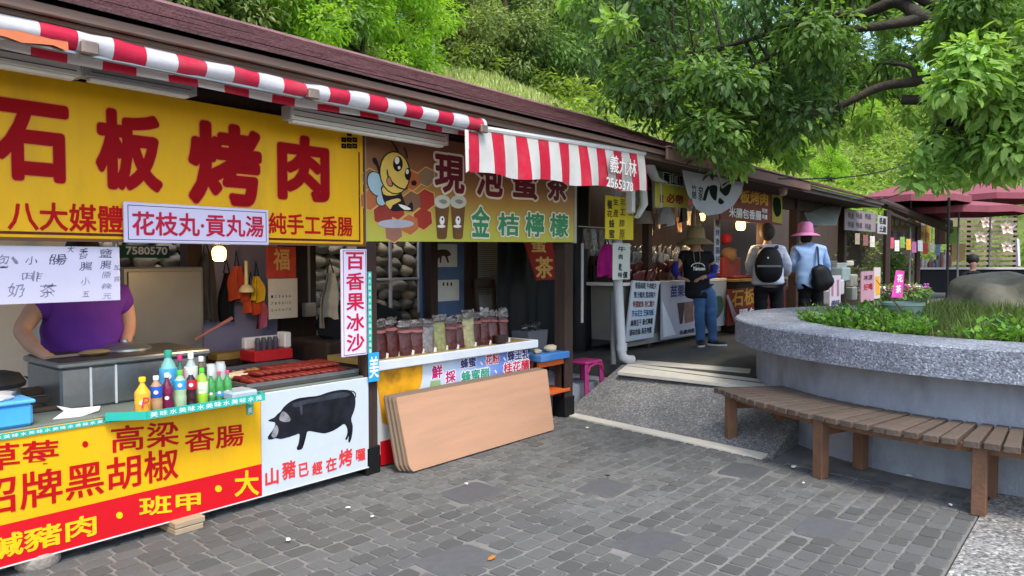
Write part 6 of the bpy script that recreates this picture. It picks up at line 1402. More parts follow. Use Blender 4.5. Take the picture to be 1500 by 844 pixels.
# ground cover
def cover_pos(rr):
    a = rr.uniform(R(105), R(200)); r_ = IR*(1-.36*rr.random()**1.2)*.985
    x, y_ = PC.x+r_*cos(a), PC.y+r_*sin(a)
    if rr.random() < .35*max(0, (a-R(165))/R(30)): return None
    if NZ2.noise(Vector((x*2.6, y_*2.6, 1))) < -.18: return None
    return Vector((x, y_, soil_z(x, y_)-.01))
rr = random.Random(31); vs = []; fs = []
for i in range(3600):
    p = cover_pos(rr)
    if p is None: continue
    h_ = rr.uniform(.02,.10)*(1.6 if rr.random() < .1 else 1); a = rr.uniform(0, 2*pi); d_ = Vector((cos(a), sin(a), rr.uniform(.1,1.0))).normalized(); sd_ = d_.cross(Vector((0,0,1))).normalized(); up_ = sd_.cross(d_)
    c_ = p+Vector((0,0,h_)); L_ = rr.uniform(.03,.085); k = len(vs)
    vs += [c_, c_+d_*L_*.5+sd_*L_*.26, c_+d_*L_, c_+d_*L_*.5-sd_*L_*.26]; fs.append((k,k+1,k+2,k+3))
mb = MB(); mb.add(vs, fs); tag(mb.build('ground_cover', leafmat('cover_leaf', '#6f9c3c', .35, .5)), 'bright green low leafy ground cover along the planter rim', 'ground cover', kind='stuff')
def gp2(rr):
    a = rr.uniform(0, 2*pi); r_ = IR*rr.random()**.5*.97; x, y_ = PC.x+r_*cos(a), PC.y+r_*sin(a); return Vector((x, y_, soil_z(x, y_)-.01))
v, f = blades(6500, gp2, .14, .005, 8, .9); mb = MB(); mb.add(v, f); tag(mb.build('planter_grass', leafmat('planter_grass', '#6f8040', .35, .4)), 'tufts of longer grass across the middle of the planter', 'grass', kind='stuff')
# boulder
b_ = pD(1472, 447, 7.6); mb = MB(); mb.ball((b_.x,b_.y,1.02), (.66,.55,.36), 11, .5, 4); tag(mb.build('boulder', mat('boulder_stone', '#85806f', .9, .25, 4, bump=.6, bscale=16, dirt=.6, dirtc=(.16,.12,.07), dscale=2.5), smooth=True), 'big weathered boulder lying in the planter', 'boulder')
mb = MB(); p = pZ(1378, 462, .97); mb.box((p.x-.07,p.y-.05,.95),(p.x+.07,p.y+.05,1.05), .01); tag(mb.build('brick', mat('old_brick', '#8a5a42', .9, .2, 12, bump=.3)), 'single reddish brick among the planter grass', 'brick')
# pots in the planter
def pot(label, px, py, z, r_, h_, c_):
    p = pZ(px, py, z); mb = MB(); mb.lathe((p.x,p.y,z-.02), [(r_*.72,0),(r_*.98,h_*.85),(r_*1.06,h_*.86),(r_*1.06,h_),(r_*.95,h_),(r_*.9,h_*.7),(0,h_*.68)], 20); return tag(mb.build('flower_pot', mat('pot_glaze_'+c_, '#'+c_, .5, .1, 7, dirt=.35, dirtc=(.15,.14,.1)), smooth=True), label, 'pot')
pot('pale green round flower pot in the middle of the planter', 1322, 468, .98, .165, .17, '8aa094')
pot('white shallow pot nearest the left rim of the planter', 1206, 466, .96, .13, .07, 'c8ccc8')
pot('white shallow pot behind the left one in the planter', 1250, 459, .97, .13, .07, 'b4bab4')
mb = MB(); p = pZ(1322, 455, 1.1); mb.tube([p, p+Vector((.05,.1,.1)), pD(1283,410,8.2)], [.008,.006,.003], 5); tag(mb.build('bare_stem', m_bark), 'bare brown stem rising out of the green pot', 'stem')
# ---------------------------------------------------------------- curved bench
m_bw = mat('bench_wood', '#61554b', .75, .18, 6, bump=.35, bscale=40, rnd=.12, stretch=(1,1,1), dirt=.45, dirtc=(.10,.075,.06), dscale=5); m_bl = mat('bench_leg_wood', '#745541', .7, .15, 8, bump=.3, bscale=40, rnd=.08, dirt=.3, dirtc=(.1,.06,.04))
t = thing('curved_bench', 'curved brown slatted bench wrapped round the planter', 'bench', (5.4,1.4,0)); B0 = ORG[t.name]
a0, a1, n = 137.6, 200, 31; sl_m = []
for k in range(4):
    mb = MB(); rr = random.Random(k); w = .041
    mb.prism([(2.335,-w*.80),(2.93+rr.uniform(-.006,.006),-w),(2.93+rr.uniform(-.006,.006),w),(2.335,w*.80)], (0,0,0), (1,0,0), (0,1,0), .042)
    me = mb.mesh('slat'); me.materials.append(m_bw); bm = bmesh.new(); bm.from_mesh(me); bmesh.ops.bevel(bm, geom=list(bm.edges), offset=.004, segments=1, affect='EDGES'); bm.to_mesh(me); bm.free(); sl_m.append(me)
rr = random.Random(9)
for i in range(n):
    a = R(a0+(a1-a0)*(i+.5)/n); o = bpy.data.objects.new('slat', sl_m[i % 4]); col.objects.link(o); o.parent = t; o.location = PC - B0 + Vector((0,0,.452+rr.uniform(-.002,.002))); o.rotation_euler = (rr.uniform(-.006,.006),0,a+rr.uniform(-.004,.004))
for r_ in (2.42,2.80):
    vs = []; fs = []; m_ = 30
    for i in range(m_+1):
        a = R(a0+.6+(a1-a0-1.2)*i/m_)
        for dr, z_ in ((-.022,.362),(.022,.362),(.022,.4085),(-.022,.4085)): vs.append((PC.x+(r_+dr)*cos(a), PC.y+(r_+dr)*sin(a), z_))
    for i in range(m_):
        for j in range(4): fs.append((i*4+j, (i+1)*4+j, (i+1)*4+(j+1)%4, i*4+(j+1)%4))
    fs += [(0,1,2,3),(m_*4+3,m_*4+2,m_*4+1,m_*4)]
    mb = MB(); mb.add(vs, fs); mb.build('rail', m_bl, t)
for a in (140.0,160.0,179.6,197):
    ar = R(a); M_ = Matrix.Translation(PC) @ Matrix.Rotation(ar, 4, 'Z')
    for r_ in (2.84,2.40):
        mb = MB(); mb.box((r_-.038,-.038,.004),(r_+.038,.038,.4085), .004, M_); mb.build('leg', m_bl, t)
    mb = MB(); mb.box((2.445,-.028,.30),(2.795,.028,.35), .003, M_); mb.build('cross_rail', m_bl, t)
# ---------------------------------------------------------------- the shade tree
TB = Vector((8.85,.1,.9))
t = thing('shade_tree', 'broad shade tree whose leafy limbs overhang the stalls from the right', 'tree', TB)
m_limb = mat('limb_bark', '#463f38', .9, .3, 7, bump=.9, bscale=22, dirt=.4, dirtc=(.05,.045,.04))
tk = MB(); LIMB = []
def limb(pts, r0, r1, n=9):
    P = crom([Vector(p) for p in pts], 5, False); P = [p+Vector((.03*NZ2.noise(p*1.9), .03*NZ2.noise(p*2.1+Vector((5,0,0))), .04*NZ2.noise(p*2.3))) for p in P]
    k = len(P); tk.tube(P, [r0+(r1-r0)*(i/(k-1))**.8 for i in range(k)], n); LIMB.extend([(P[i], r0+(r1-r0)*(i/(k-1))) for i in range(0, k, 2)])
F1 = TB+Vector((-.1,.05,1.5)); F2 = TB+Vector((-.15,.15,2.1))
limb([TB-Vector((0,0,.1)), TB+Vector((-.05,0,.7)), F1, F2, TB+Vector((.2,-.2,3.2)), TB+Vector((.4,-.5,4.6))], .2, .06, 12)
limb([F2, pD(1500,60,6.6), pD(1413,42,6.6), pD(1351,26,6.7), pD(1316,4,6.9), pD(1290,9,7.0), pD(1263,22,7.1), pD(1219,24,7.2), pD(1150,40,7.5), pD(1075,62,7.8), pD(985,80,8)], .095, .016)
limb([pD(1351,26,6.7), pD(1303,33,6.8), pD(1259,42,6.9), pD(1219,46,7.0), pD(1184,51,7.1), pD(1110,95,7.3), pD(1040,120,7.5)], .055, .012)
limb([F1, pD(1500,150,6.6), pD(1430,120,6.6), pD(1378,115,6.7), pD(1333,121,6.8), pD(1285,132,6.9), pD(1237,154,7.0), pD(1219,165,7.05), pD(1131,172,7.2), pD(1030,190,7.4)], .085, .012)
limb([pD(1376,116,6.7), pD(1371,144,6.7), pD(1345,146,6.75), pD(1322,146,6.8)], .05, .045, 8)
limb([pD(1345,120,6.75), pD(1338,100,6.8), pD(1310,93,6.9), pD(1285,95,7.0)], .03, .01, 6)
limb([F1-Vector((0,0,.3)), pD(1520,225,6.2), pD(1466,189,6.1), pD(1420,170,6.0), pD(1390,180,5.9)], .05, .012, 7)
limb([F2, TB+Vector((-1.2,1.4,3.0)), TB+Vector((-2.4,2.6,3.6)), TB+Vector((-3,3.8,3.9))], .08, .02)
limb([F2, TB+Vector((-1.6,-.8,3.0)), TB+Vector((-3.2,-1.2,3.6))], .09, .02); limb([F2, TB+Vector((1.4,-.6,3.2)), TB+Vector((2.8,-1,4))], .09, .02); limb([F2, TB+Vector((.8,1.6,3.2)), TB+Vector((1.4,3,4))], .09, .02)
rr = random.Random(17)
def lower(x):   # lower edge of the leaves in the view
    pts = [(840,40),(860,120),(880,160),(920,185),(960,202),(1010,222),(1060,246),(1100,240),(1150,220),(1190,180),(1240,160),(1330,150),(1345,200),(1370,280),(1420,300),(1460,270),(1500,250)]
    for (a, b), (c_, d_) in zip(pts, pts[1:]):
        if a <= x <= c_: return b+(d_-b)*(x-a)/(c_-a)
    return 40
BL = {'dark': [], 'mid': [], 'bright': []}
# main mass over the stalls
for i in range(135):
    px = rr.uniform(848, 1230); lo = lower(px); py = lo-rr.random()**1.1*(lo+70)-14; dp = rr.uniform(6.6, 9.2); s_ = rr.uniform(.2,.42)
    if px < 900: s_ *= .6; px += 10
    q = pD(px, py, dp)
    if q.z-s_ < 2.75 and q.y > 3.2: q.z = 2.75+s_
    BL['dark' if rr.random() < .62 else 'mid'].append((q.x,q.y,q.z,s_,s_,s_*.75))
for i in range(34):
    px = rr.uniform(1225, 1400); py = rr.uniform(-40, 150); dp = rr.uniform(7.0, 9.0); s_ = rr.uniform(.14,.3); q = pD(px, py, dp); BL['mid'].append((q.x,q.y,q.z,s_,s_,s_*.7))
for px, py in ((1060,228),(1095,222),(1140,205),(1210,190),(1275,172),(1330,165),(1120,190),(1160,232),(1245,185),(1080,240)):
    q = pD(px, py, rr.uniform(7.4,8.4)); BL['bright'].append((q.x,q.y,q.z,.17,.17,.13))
for b_ in rr.sample(BL['dark']+BL['mid'], 20):  # paler clumps scattered through the mass, backlight put into the leaf colour
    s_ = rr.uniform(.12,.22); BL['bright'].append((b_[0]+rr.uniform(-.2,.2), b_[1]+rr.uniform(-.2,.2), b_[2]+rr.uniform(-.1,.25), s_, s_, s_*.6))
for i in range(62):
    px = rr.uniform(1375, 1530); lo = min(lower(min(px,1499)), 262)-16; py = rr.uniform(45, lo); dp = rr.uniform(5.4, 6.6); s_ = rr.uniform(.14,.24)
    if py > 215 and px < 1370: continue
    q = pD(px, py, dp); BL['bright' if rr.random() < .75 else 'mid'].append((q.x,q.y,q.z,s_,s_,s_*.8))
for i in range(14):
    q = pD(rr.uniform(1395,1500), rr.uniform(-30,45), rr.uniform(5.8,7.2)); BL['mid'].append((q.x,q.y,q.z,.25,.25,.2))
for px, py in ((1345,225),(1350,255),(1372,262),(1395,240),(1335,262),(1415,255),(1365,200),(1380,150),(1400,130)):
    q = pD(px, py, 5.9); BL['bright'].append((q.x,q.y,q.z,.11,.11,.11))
# the rest of the crown, above and to the right of the picture
for i in range(48):
    a = rr.uniform(0, 2*pi); r_ = 4.2*rr.random()**.6; x, y_ = TB.x-.6+r_*cos(a), TB.y+r_*sin(a)*.95; z_ = rr.uniform(3.9,6.4)-.1*r_; s_ = rr.uniform(.45,.8)
    v_ = Vector((x, y_, z_))-_C; dd = v_.dot(_f)
    if dd > .5:
        px = CX+FPX*v_.dot(_rt)/dd; py = CY-FPX*v_.dot(_u)/dd
        if -100 < px < 1480 and py > -130: continue
    BL['dark'].append((x, y_, z_, s_, s_, s_*.7))
for kind, n_, sz, m_, sd_ in (('dark', 40000, .084, leafmat('tree_leaf_dark', '#587646', .46, .5), 5), ('mid', 24000, .086, leafmat('tree_leaf_mid', '#6f8f48', .5, .5), 6), ('bright', 12000, .104, leafmat('tree_leaf_lit', '#9cbc66', .48, .36), 7)):
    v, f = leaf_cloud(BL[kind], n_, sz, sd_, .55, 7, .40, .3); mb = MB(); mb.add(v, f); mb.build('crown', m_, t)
for kind in BL:
    for b_ in BL[kind]:
        c_ = Vector(b_[:3]); p, r_ = min(LIMB, key=lambda q: (q[0]-c_).length)
        if (p-c_).length < 1.6: tk.tube([p, (p+c_)/2+Vector((rr.uniform(-.08,.08), rr.uniform(-.08,.08), .06)), c_], [min(.018, r_*.5),.01,.004], 5)
tk.build('trunk', m_limb, t, smooth=True, sharp=False)
# ================================================================ PEOPLE
tmp = bpy.data.scenes.new('tmp')
class Sk:
    def __init__(s): s.v = []; s.e = []; s.r = []; s.thin = set()
    def p(s, co, r, link=None):
        s.v.append(Vector(co)); s.r.append(r if hasattr(r, '__len__') else (r, r)); k = len(s.v)-1
        if link is not None: s.e.append((link, k))
        return k
    def chain(s, pts, rs, link=None, thin=False):
        k = link
        for c_, r_ in zip(pts, rs):
            k = s.p(c_, r_, k)
            if thin: s.thin.add(k)
        return k
    def build(s, name, m_, parent, sub=2, root=0):
        if name == 'body': s.r = [(x*.72, y*.72) if max(x, y) > .1 else ((x*.6, y*.6) if i in s.thin else (x, y)) for i, (x, y) in enumerate(s.r)]
        else: s.r = [(x*1.08, y*1.08) for x, y in s.r]
        org = ORG[parent.name]; me = bpy.data.meshes.new(name); me.from_pydata([tuple(q-org) for q in s.v], s.e, []); me.update()
        o = bpy.data.objects.new(name, me); tmp.collection.objects.link(o)
        sk = o.modifiers.new('skin', 'SKIN'); sk.use_smooth_shade = True
        for i, q in enumerate(me.skin_vertices[0].data): q.radius = s.r[i]; q.use_root = (i == root)
        sb = o.modifiers.new('sub', 'SUBSURF'); sb.levels = sub if name == 'body' else 3
        with bpy.context.temp_override(scene=tmp, view_layer=tmp.view_layers[0]):
            dg = bpy.context.evaluated_depsgraph_get(); dg.update()
            nm = bpy.data.meshes.new_from_object(o.evaluated_get(dg)); nm.name = name
        bpy.data.objects.remove(o)
        if name != 'body':   # folds in the cloth
            for q in nm.vertices:
                n_ = Vector(q.normal); c_ = q.co; w_ = NZ2.noise(Vector((c_.x*11, c_.y*11, c_.z*5)))*.6+NZ2.noise(Vector((c_.x*5+c_.z*9, c_.y*5, c_.z*12+3)))*.7
                q.co = c_+n_*(.016*w_)
        nm.materials.clear(); nm.materials.append(m_); nm.polygons.foreach_set('use_smooth', [True]*len(nm.polygons))
        o = bpy.data.objects.new(name, nm); col.objects.link(o); o.parent = parent; ORG[o.name] = org
        return o
m_skin = mat('skin', '#b08870', .55, .08, 12); m_hair = mat('hair_dark', '#1e1a18', .6, .2, 30)
def hand(sk, link, w, d, palmn, r=.009, L=.085, curl=.5):
    """palm and five fingers leaving wrist vertex `link` at w in direction d"""
    d = d.normalized(); n_ = palmn.normalized(); s_ = d.cross(n_).normalized()
    pk = sk.p(w+d*.045, (.03,.02), link)
    for i, (o_, l_) in enumerate(((-.028,.86),(-.01,1),(.009,.95),(.027,.75))):
        b_ = w+d*.085+s_*o_; k = sk.p(b_, r, pk); k = sk.p(b_+d*L*l_*.5-n_*curl*.02, r*.9, k); sk.p(b_+d*L*l_*(.9-.2*curl)-n_*curl*.055, r*.75, k)
    b_ = w+d*.03-s_*.035; k = sk.p(b_, r*1.1, pk); sk.p(b_+d*.045-s_*.02-n_*.015, r*.9, k)
def face(t, c_, fr, upv, h, m_=None):
    """nose, eyes, mouth and ears on a head of height h looking along fr"""
    fr = fr.normalized(); s_ = fr.cross(upv).normalized(); mb = MB(); mb.ball(c_+fr*h*.43-upv*h*.02, (h*.06,h*.06,h*.09), 1, 0, 1); mb.ball(c_+s_*h*.36-upv*h*.02, (h*.05,h*.05,h*.11), 1, 0, 1); mb.ball(c_-s_*h*.36-upv*h*.02, (h*.05,h*.05,h*.11), 1, 0, 1); mb.build('nose_and_ears', m_skin, t, smooth=True)
    mb = MB(); mb.ball(c_+fr*h*.36+s_*h*.15+upv*h*.06, (h*.045,)*3, 1, 0, 1); mb.ball(c_+fr*h*.36-s_*h*.15+upv*h*.06, (h*.045,)*3, 1, 0, 1); mb.build('eyes', mat('eye_dark', '#1a1412', .3), t, smooth=True)
    mb = MB(); mb.ball(c_+fr*h*.39-upv*h*.2, (h*.1,h*.1,h*.025), 1, 0, 1); mb.build('mouth', mat('lips', '#94584c', .5), t, smooth=True)
def shoe(t, ankle, d, z, c_='2a2c34', sole='c8c8c6', L=.25):
    d = Vector((d.x,d.y,0)).normalized(); M_ = Matrix.Translation(Vector((ankle.x,ankle.y,z))+d*.06) @ Matrix.Rotation(math.atan2(d.y,d.x), 4, 'Z')
    mb = MB(); mb.ball((0,0,0), (L*.5,.045,.05), 1, .05, 3); mb.v = [(x, y_*(1+.25*(x > 0)), max(z_, -.02)*(1 if x < .02 else .62)+.045) for x, y_, z_ in mb.v]; mb.v = [tuple(M_ @ Vector(p)) for p in mb.v]; so = mb.build('shoe', mat('shoe_'+c_, '#'+c_, .6), t, smooth=True)
    mb = MB(); mb.lathe((0,0,0), [(1,.004),(1,.026)], 16, None, L*.52, .05); mb.v = [tuple(M_ @ Vector(p)) for p in mb.v]; mb.build('sole', mat('sole_'+sole, '#'+sole, .6), so)
def hat(t, c_, r_, h_, brim, m_, droop=.25, sx=1):
    mb = MB(); mb.lathe(c_, [(r_*.02,h_),(r_*.6,h_*.98),(r_*.9,h_*.8),(r_*1.02,h_*.3),(r_*1.05,0),(r_*1.05+brim*.5,-brim*droop*.5),(r_*1.05+brim,-brim*droop*1.3),(r_*1.04+brim*.98,-brim*droop*1.3-.006),(r_*1.0+brim*.4,-brim*droop*.6),(r_*.98,-.012)], 24); o = mb.build('hat', m_, t, smooth=True)
    mb = MB(); mb.lathe(c_, [(r_*1.06,.0),(r_*1.065,.03)], 24); mb.build('hat_band', m_, o)
UPV = Vector((0,0,1))
def J(d0): return lambda px, py, dd=0: pD(px, py, d0+dd)
def person(label, loc): return thing('person', label, 'person', loc)
# --- woman in black T-shirt and sun hat, facing us
j = J(9.62); t = person('person in black T-shirt, blue arm sleeves, jeans and tan sun hat facing us', pZ(1035, 508, PZ))
b = Sk(); h0 = b.p(j(1022,425), (.13,.10)); c1_ = b.chain([j(1021,405), j(1019,385), j(1019,370)], [(.125,.09),(.15,.095),(.11,.07)], h0); nk = b.chain([j(1020,364), j(1020,354,-.02), j(1020,343,-.01)], [.045,(.08,.088),(.072,.082)], c1_)
sl = b.chain([j(1002,374), j(993,388,-.05), j(988,398,-.1)], [.05,.042,.034], c1_); sl = b.p(j(996,408,-.28), .026, sl); hand(b, sl, j(996,408,-.28), j(1004,409,-.36)-j(996,408,-.28), UPV)
sr = b.chain([j(1038,374), j(1046,390,-.02), j(1045,403,-.1)], [.05,.042,.036], c1_); sr = b.p(j(1031,406,-.22), .026, sr); hand(b, sr, j(1031,406,-.22), j(1022,409,-.26)-j(1031,406,-.22), UPV)
for kx, ax in ((1025,1027),(1041,1044)): b.chain([j(kx-1,435), j(kx,463,-.02), j(ax,485), j(ax,501,.02)], [.075,.052,.05,.035], h0, True)
b.build('body', m_skin, t)
s_ = Sk(); m_blk = mat('tshirt_black', '#17181c', .85, .15, 6, bump=.1); h0 = s_.p(j(1022,440), (.16,.13)); c1_ = s_.chain([j(1022,428), j(1021,405), j(1019,387), j(1019,371)], [(.165,.125),(.155,.115),(.17,.115),(.12,.085)], h0); s_.chain([j(1002,374), j(995,386,-.04)], [.072,.064], c1_); s_.chain([j(1038,374), j(1045,387,-.02)], [.072,.064], c1_); sh = s_.build('tshirt', m_blk, t)
mb = MB(); q = j(1022,394,-.135); U = (_rt*.96-_fw*.05).normalized(); text_geo(mb, 'Yanuen', q, U, UPV, (-.07,-.02,.09,.03), .03, .012, shear=.2); mb.build('lettering', m_w2, sh)
mb = MB(); mb.tube([q+U*(.085*cos(a))+UPV*(.02+.055*sin(a))-_fw*.012 for a in [pi*.05+pi*.9*i/12 for i in range(13)]], .006, 5); mb.build('logo_arc', m_w2, sh)
for pts in ([(991,386,-.04),(988,398,-.1),(995,407,-.25)], [(1046,390,-.02),(1045,403,-.1),(1034,406,-.2)]): mb = MB(); mb.tube([j(*p) for p in pts], [.05,.046,.036], 10); mb.build('arm_sleeve', mat('sleeve_blue', '#2c2c80', .7), t, smooth=True)
s_ = Sk(); m_jn = mat('jeans', '#3f5f88', .8, .25, 5, bump=.15, bscale=50); h0 = s_.p(j(1023,412), (.135,.105)); 
for kx, ax, dd in ((1025,1026,0),(1042,1044,.03)): s_.chain([j(kx,437), j(kx,462,-.02), j(ax,485,dd), j(ax,503,dd)], [(.092,.085),.07,.062,.058], h0)
s_.build('jeans', m_jn, t); shoe(t, j(1028,503), -_fw-_rt*.4, PZ); shoe(t, j(1043,501,.05), -_fw*.4+_rt*1.0, PZ)
face(t, j(1020,352,-.01), -_fw, UPV, .2); hat(t, j(1019,349), .115, .16, .12, mat('straw_tan', '#94805e', .85, .12, 20, bump=.2), .5)
mb = MB(); mb.ball(j(1021,356,.04), (.085,.085,.1), 2, .1, 2); mb.build('hair', m_hair, t, smooth=True)
mb = MB(); mb.tube([j(1015,362,-.1), j(1017,380,-.14), j(1022,395,-.14), j(1026,380,-.13), j(1024,362,-.1)], .005, 5); mb.build('lanyard', mat('lanyard_tan', '#8a7a60', .7), t)
# --- man with backpack, back to us
j = J(10.8); t = person('person with black backpack, white shirt and short dark hair, back to us', pZ(1125, 493, PZ))
m_ws = mat('shirt_white', '#b8c0d4', .8, .06, 4, bump=.3, bscale=8)
b = Sk(); h0 = b.p(j(1126,412), (.15,.11)); c1_ = b.chain([j(1126,395), j(1125,380), j(1124,366)], [(.15,.1),(.17,.11),(.12,.08)], h0); b.chain([j(1124,354), j(1124,341,.02), j(1124,333,.02)], [.045,(.082,.09),(.075,.085)], c1_)
for sx, ex in ((1106,1100),(1144,1152)): k = b.chain([j(sx,366), j(ex,388,.05), j(ex+(5 if sx < 1125 else -5),402,.28)], [.06,.045,.03], c1_); hand(b, k, j(ex,402,.28), _fw, UPV)
for lx in (1115,1138): b.chain([j(lx,425), j(lx,455), j(lx,485), j(lx,492)], [.085,.06,.05,.04], h0, True)
b.build('body', m_skin, t)
s_ = Sk(); h0 = s_.p(j(1125,420), (.24,.17)); c1_ = s_.chain([j(1125,413), j(1125,398), j(1125,380), j(1124,365), j(1124,358)], [(.235,.165),(.215,.15),(.2,.14),(.16,.10),(.08,.075)], h0)
for sx, ex in ((1107,1098),(1143,1154)): s_.chain([j(sx,367), j(ex,387,.04), j(ex+(3 if sx < 1125 else -3),403,.26)], [.09,.072,.055], c1_-1)
s_.build('shirt', m_ws, t)
s_ = Sk(); m_bt = mat('trousers_black', '#15151a', .85, .1); h0 = s_.p(j(1126,405), (.19,.13))
for lx in (1114,1138): s_.chain([j(lx,428), j(lx,455), j(lx,488)], [.105,.085,.07], h0)
s_.build('trousers', m_bt, t)
for lx in (1114,1138): shoe(t, j(lx,491), _fw, PZ, '1c1c1e', '2c2c2e')
face(t, j(1124,341,.02), _fw, UPV, .22); mb = MB(); mb.ball(j(1124,340,-.025), (.104,.105,.135), 2, .06, 3); mb.build('hair', mat('hair_brown', '#3c332e', .7, .2, 30), t, smooth=True)
mb = MB(); m_bp2 = mat('backpack_black', '#14151a', .6, .15, 8); mb.ball((0,0,0), (.2,.12,.29), 5, .04, 3)
mb.v = [(x*(1-.22*max(z_, 0)/.29), y_, z_) for x, y_, z_ in mb.v]; c_ = j(1126,388,-.24); mb.v = [tuple(c_+_rt*(math.copysign(abs(x/.2)**.75*.2, x))+_fw*y_+UPV*(math.copysign(abs(z_/.29)**.8*.26, z_))) for x, y_, z_ in mb.v]; bp_ = mb.build('backpack', m_bp2, t, smooth=True)
mb = MB(); mb.box((-.17,-.005,-.014),(.17,.005,.014)); mb.v = [tuple(j(1127,390,-.365)+_rt*x+_fw*y_+UPV*z_) for x, y_, z_ in mb.v]; mb.build('reflective_strip', mat('strip_grey', '#6a6a70', .4), bp_)
mb = MB(); mb.ball(j(1125,378,-.35), (.014,.014,.02), 1, 0, 1); mb.build('logo_mark', m_w2, bp_)
for x0, x1 in ((1108,1120),(1143,1130)): mb = MB(); mb.tube([j(x0,360,-.02), j((x0+x1)/2,363,-.17), j(x1,372,-.2)], .026, 8, flat=.4, ref=-_fw); mb.build('strap', m_bp2, t)
# --- woman in pink hat, back to us
j = J(11.2); t = person('person in pink bucket hat and light blue shirt with black shoulder bag', pZ(1185, 489, PZ))
b = Sk(); h0 = b.p(j(1187,412), (.14,.11)); c1_ = b.chain([j(1186,395), j(1185,378), j(1183,364)], [(.14,.1),(.16,.11),(.12,.08)], h0); b.chain([j(1182,354), j(1181,344), j(1181,337)], [.05,(.075,.08),(.07,.075)], c1_)
for sx, ex in ((1166,1161),(1203,1211)): k = b.chain([j(sx,366), j(ex,385,.05), j(ex+3,398,.2)], [.055,.042,.028], c1_); hand(b, k, j(ex+3,398,.2), _fw-UPV*.3, UPV)
for lx in (1178,1196): b.chain([j(lx,425), j(lx,455), j(lx,482), j(lx,488)], [.08,.055,.048,.04], h0, True)
b.build('body', m_skin, t)
s_ = Sk(); h0 = s_.p(j(1187,426), (.22,.165)); c1_ = s_.chain([j(1187,418), j(1186,398), j(1185,378), j(1183,363), j(1182,356)], [(.22,.165),(.205,.15),(.195,.14),(.15,.10),(.07,.07)], h0)
for sx, ex in ((1167,1161),(1203,1210)): s_.chain([j(sx,366), j(ex,385,.04), j(ex+2,397,.16)], [.085,.07,.052], c1_-1)
s_.build('shirt', mat('shirt_blue', '#8faedd', .8, .06, 4, bump=.3, bscale=8), t)
s_ = Sk(); h0 = s_.p(j(1188,408), (.17,.13))
for lx in (1178,1197): s_.chain([j(lx,428), j(lx,455), j(lx,484)], [.095,.078,.065], h0)
s_.build('trousers', m_bt, t)
for lx in (1178,1197): shoe(t, j(lx,487), _fw, PZ, '1c1c1e', '2c2c2e')
face(t, j(1181,344,.01), _fw, UPV, .2); hat(t, j(1180,341), .11, .17, .1, mat('hat_pink', '#c07aa8', .8, .06, 6), .35)
mb = MB(); mb.ball(j(1181,349,-.01), (.085,.085,.1), 2, .1, 2); mb.build('hair', m_hair, t, smooth=True)
mb = MB(); mb.ball((0,0,0), (.17,.09,.2), 6, .3, 3); c_ = j(1204,408,-.2); mb.v = [tuple(c_+_rt*(x+.25*z_*-1*.6)+_fw*y_+UPV*z_) for x, y_, z_ in mb.v]; mb.build('shoulder_bag', m_bp2, t, smooth=True)
mb = MB(); mb.tube([j(1197,357,.02), j(1198,365,-.18), j(1199,385,-.24), j(1200,398,-.24)], .022, 8, flat=.35, ref=-_fw); mb.build('strap', m_bp2, t)
# --- cook in purple
Yv = 4.85
def v_(px, py, dy=0): return pY(px, py, Yv+dy)
t = person('cook in purple T-shirt leaning over the steel cooker, head hidden by the whiteboard', (1.8,Yv,0))
b = Sk(); h0 = b.p(v_(122,545,.05), (.2,.15)); c1_ = b.chain([v_(122,505,.02), v_(122,462), v_(122,430,.02)], [(.2,.14),(.21,.13),(.15,.1)], h0); b.chain([v_(121,405,.02), v_(121,378,.0), v_(121,360,.0)], [.06,(.085,.1),(.08,.09)], c1_)
k = b.chain([v_(62,440,.0), v_(38,474,-.02), v_(30,486,-.03), v_(48,508,-.16), v_(60,517,-.24)], [.07,.052,.05,.04,.032], c1_); hand(b, k, v_(60,517,-.24), v_(78,529,-.34)-v_(60,517,-.24), UPV, .011, .09, .8)
k = b.chain([v_(180,440,.0), v_(187,470,-.02), v_(188,482,-.04), v_(185,500,-.14)], [.07,.052,.048,.036], c1_); hand(b, k, v_(185,500,-.14), v_(178,514,-.2)-v_(185,500,-.14), UPV, .011, .09, .8)
for lx in (105,140):
    a = v_(lx,560,.05); b.chain([a, Vector((a.x,a.y,.45)), Vector((a.x,a.y,.06))], [.1,.065,.045], h0, True)
b.build('body', m_skin, t)
s_ = Sk(); h0 = s_.p(v_(122,545,.04), (.235,.18)); c1_ = s_.chain([v_(122,505,.02), v_(122,465), v_(122,436,.01), v_(121,420,.02)], [(.225,.165),(.225,.15),(.17,.11),(.09,.08)], h0)
s_.chain([v_(72,440,.0), v_(50,462,-.01)], [.1,.088], c1_-1); s_.chain([v_(172,438,.0), v_(186,460,-.01)], [.1,.086], c1_-1); s_.build('tshirt', mat('tshirt_purple', '#5a2a86', .8, .12, 5, bump=.25, bscale=7), t)
s_ = Sk(); h0 = s_.p(v_(122,548,.05), (.2,.16))
for lx in (105,140):
    a = v_(lx,565,.05); s_.chain([a, Vector((a.x,a.y,.45)), Vector((a.x,a.y,.08))], [.11,.085,.07], h0)
s_.build('trousers', m_bt, t)
for lx in (105,140): shoe(t, v_(lx,560,.05), Vector((0,-1,0)), .0, '1c1c1e', '2c2c2e')
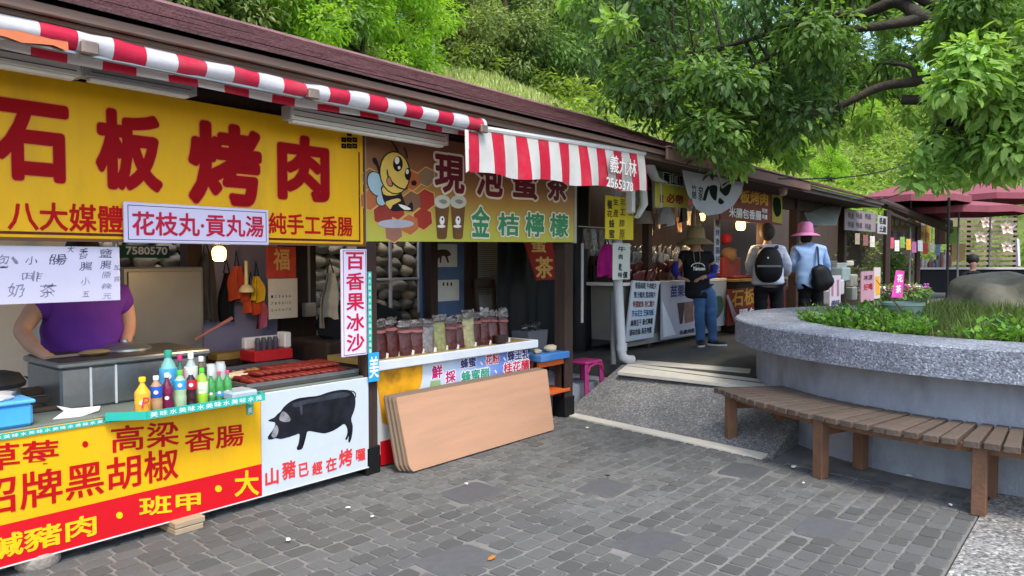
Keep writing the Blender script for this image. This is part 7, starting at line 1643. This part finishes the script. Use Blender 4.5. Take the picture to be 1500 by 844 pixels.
face(t, v_(121,378,.0), Vector((0,-1,0)), UPV, .23); mb = MB(); mb.ball(v_(121,366,.03), (.1,.1,.1), 2, .1, 2); mb.build('hair', m_hair, t, smooth=True)
# watch glint on the right wrist
mb = MB(); mb.lathe(v_(186,494,-.1), [(.042,-.01),(.046,0),(.042,.01)], 12); mb.build('wrist_watch', m_steel, t, smooth=True)
# --- seated person at the flower stall
j = J(16.5); t = person('person with dark hair in a black top sitting in front of the flower stall', Vector((*j(1425,420)[:2], PZ)))
b = Sk(); h0 = b.p(j(1424,432), (.15,.12)); c1_ = b.chain([j(1424,420), j(1424,410), j(1424,402)], [(.14,.1),(.16,.1),(.12,.08)], h0); b.chain([j(1425,394), j(1426,386,-.03), j(1426,379,-.02)], [.05,(.08,.085),(.075,.08)], c1_)
for sx, ex in ((1413,1408),(1435,1440)): k = b.chain([j(sx,404), j(ex,418,-.03), j(ex,428,-.25)], [.055,.042,.03], c1_); hand(b, k, j(ex,428,-.25), -_fw, UPV)
for lx in (1418,1432):
    a = j(lx,434,-.4); b.chain([a, Vector((a.x,a.y,PZ+.1))], [.07,.04], h0)
b.build('body', m_skin, t)
s_ = Sk(); h0 = s_.p(j(1424,438), (.2,.16)); c1_ = s_.chain([j(1424,420), j(1424,409), j(1424,400), j(1424,396)], [(.2,.15),(.22,.16),(.15,.12),(.07,.07)], h0); s_.chain([j(1413,404), j(1409,416,-.03)], [.075,.06], c1_); s_.chain([j(1435,404), j(1439,416,-.03)], [.075,.06], c1_); s_.build('top', m_blk, t)
face(t, j(1426,386,-.03), -_fw+_rt*.5, UPV, .22); mb = MB(); mb.ball(j(1425,380,.0), (.12,.12,.12), 2, .1, 3); mb.build('hair', m_hair, t, smooth=True)
mb = MB(); a = j(1424,438); mb.box((a.x-.18,a.y-.18,PZ+.002),(a.x+.18,a.y+.18,a.z), .01); tag(mb.build('low_stool', m_dwood), 'low stool under the seated person by the flower stall', 'stool')
for lx in (1418,1432): a = j(lx,434,-.4); shoe(t, a, -_fw, PZ, '1c1c1e', '2c2c2e')
bpy.data.scenes.remove(tmp)
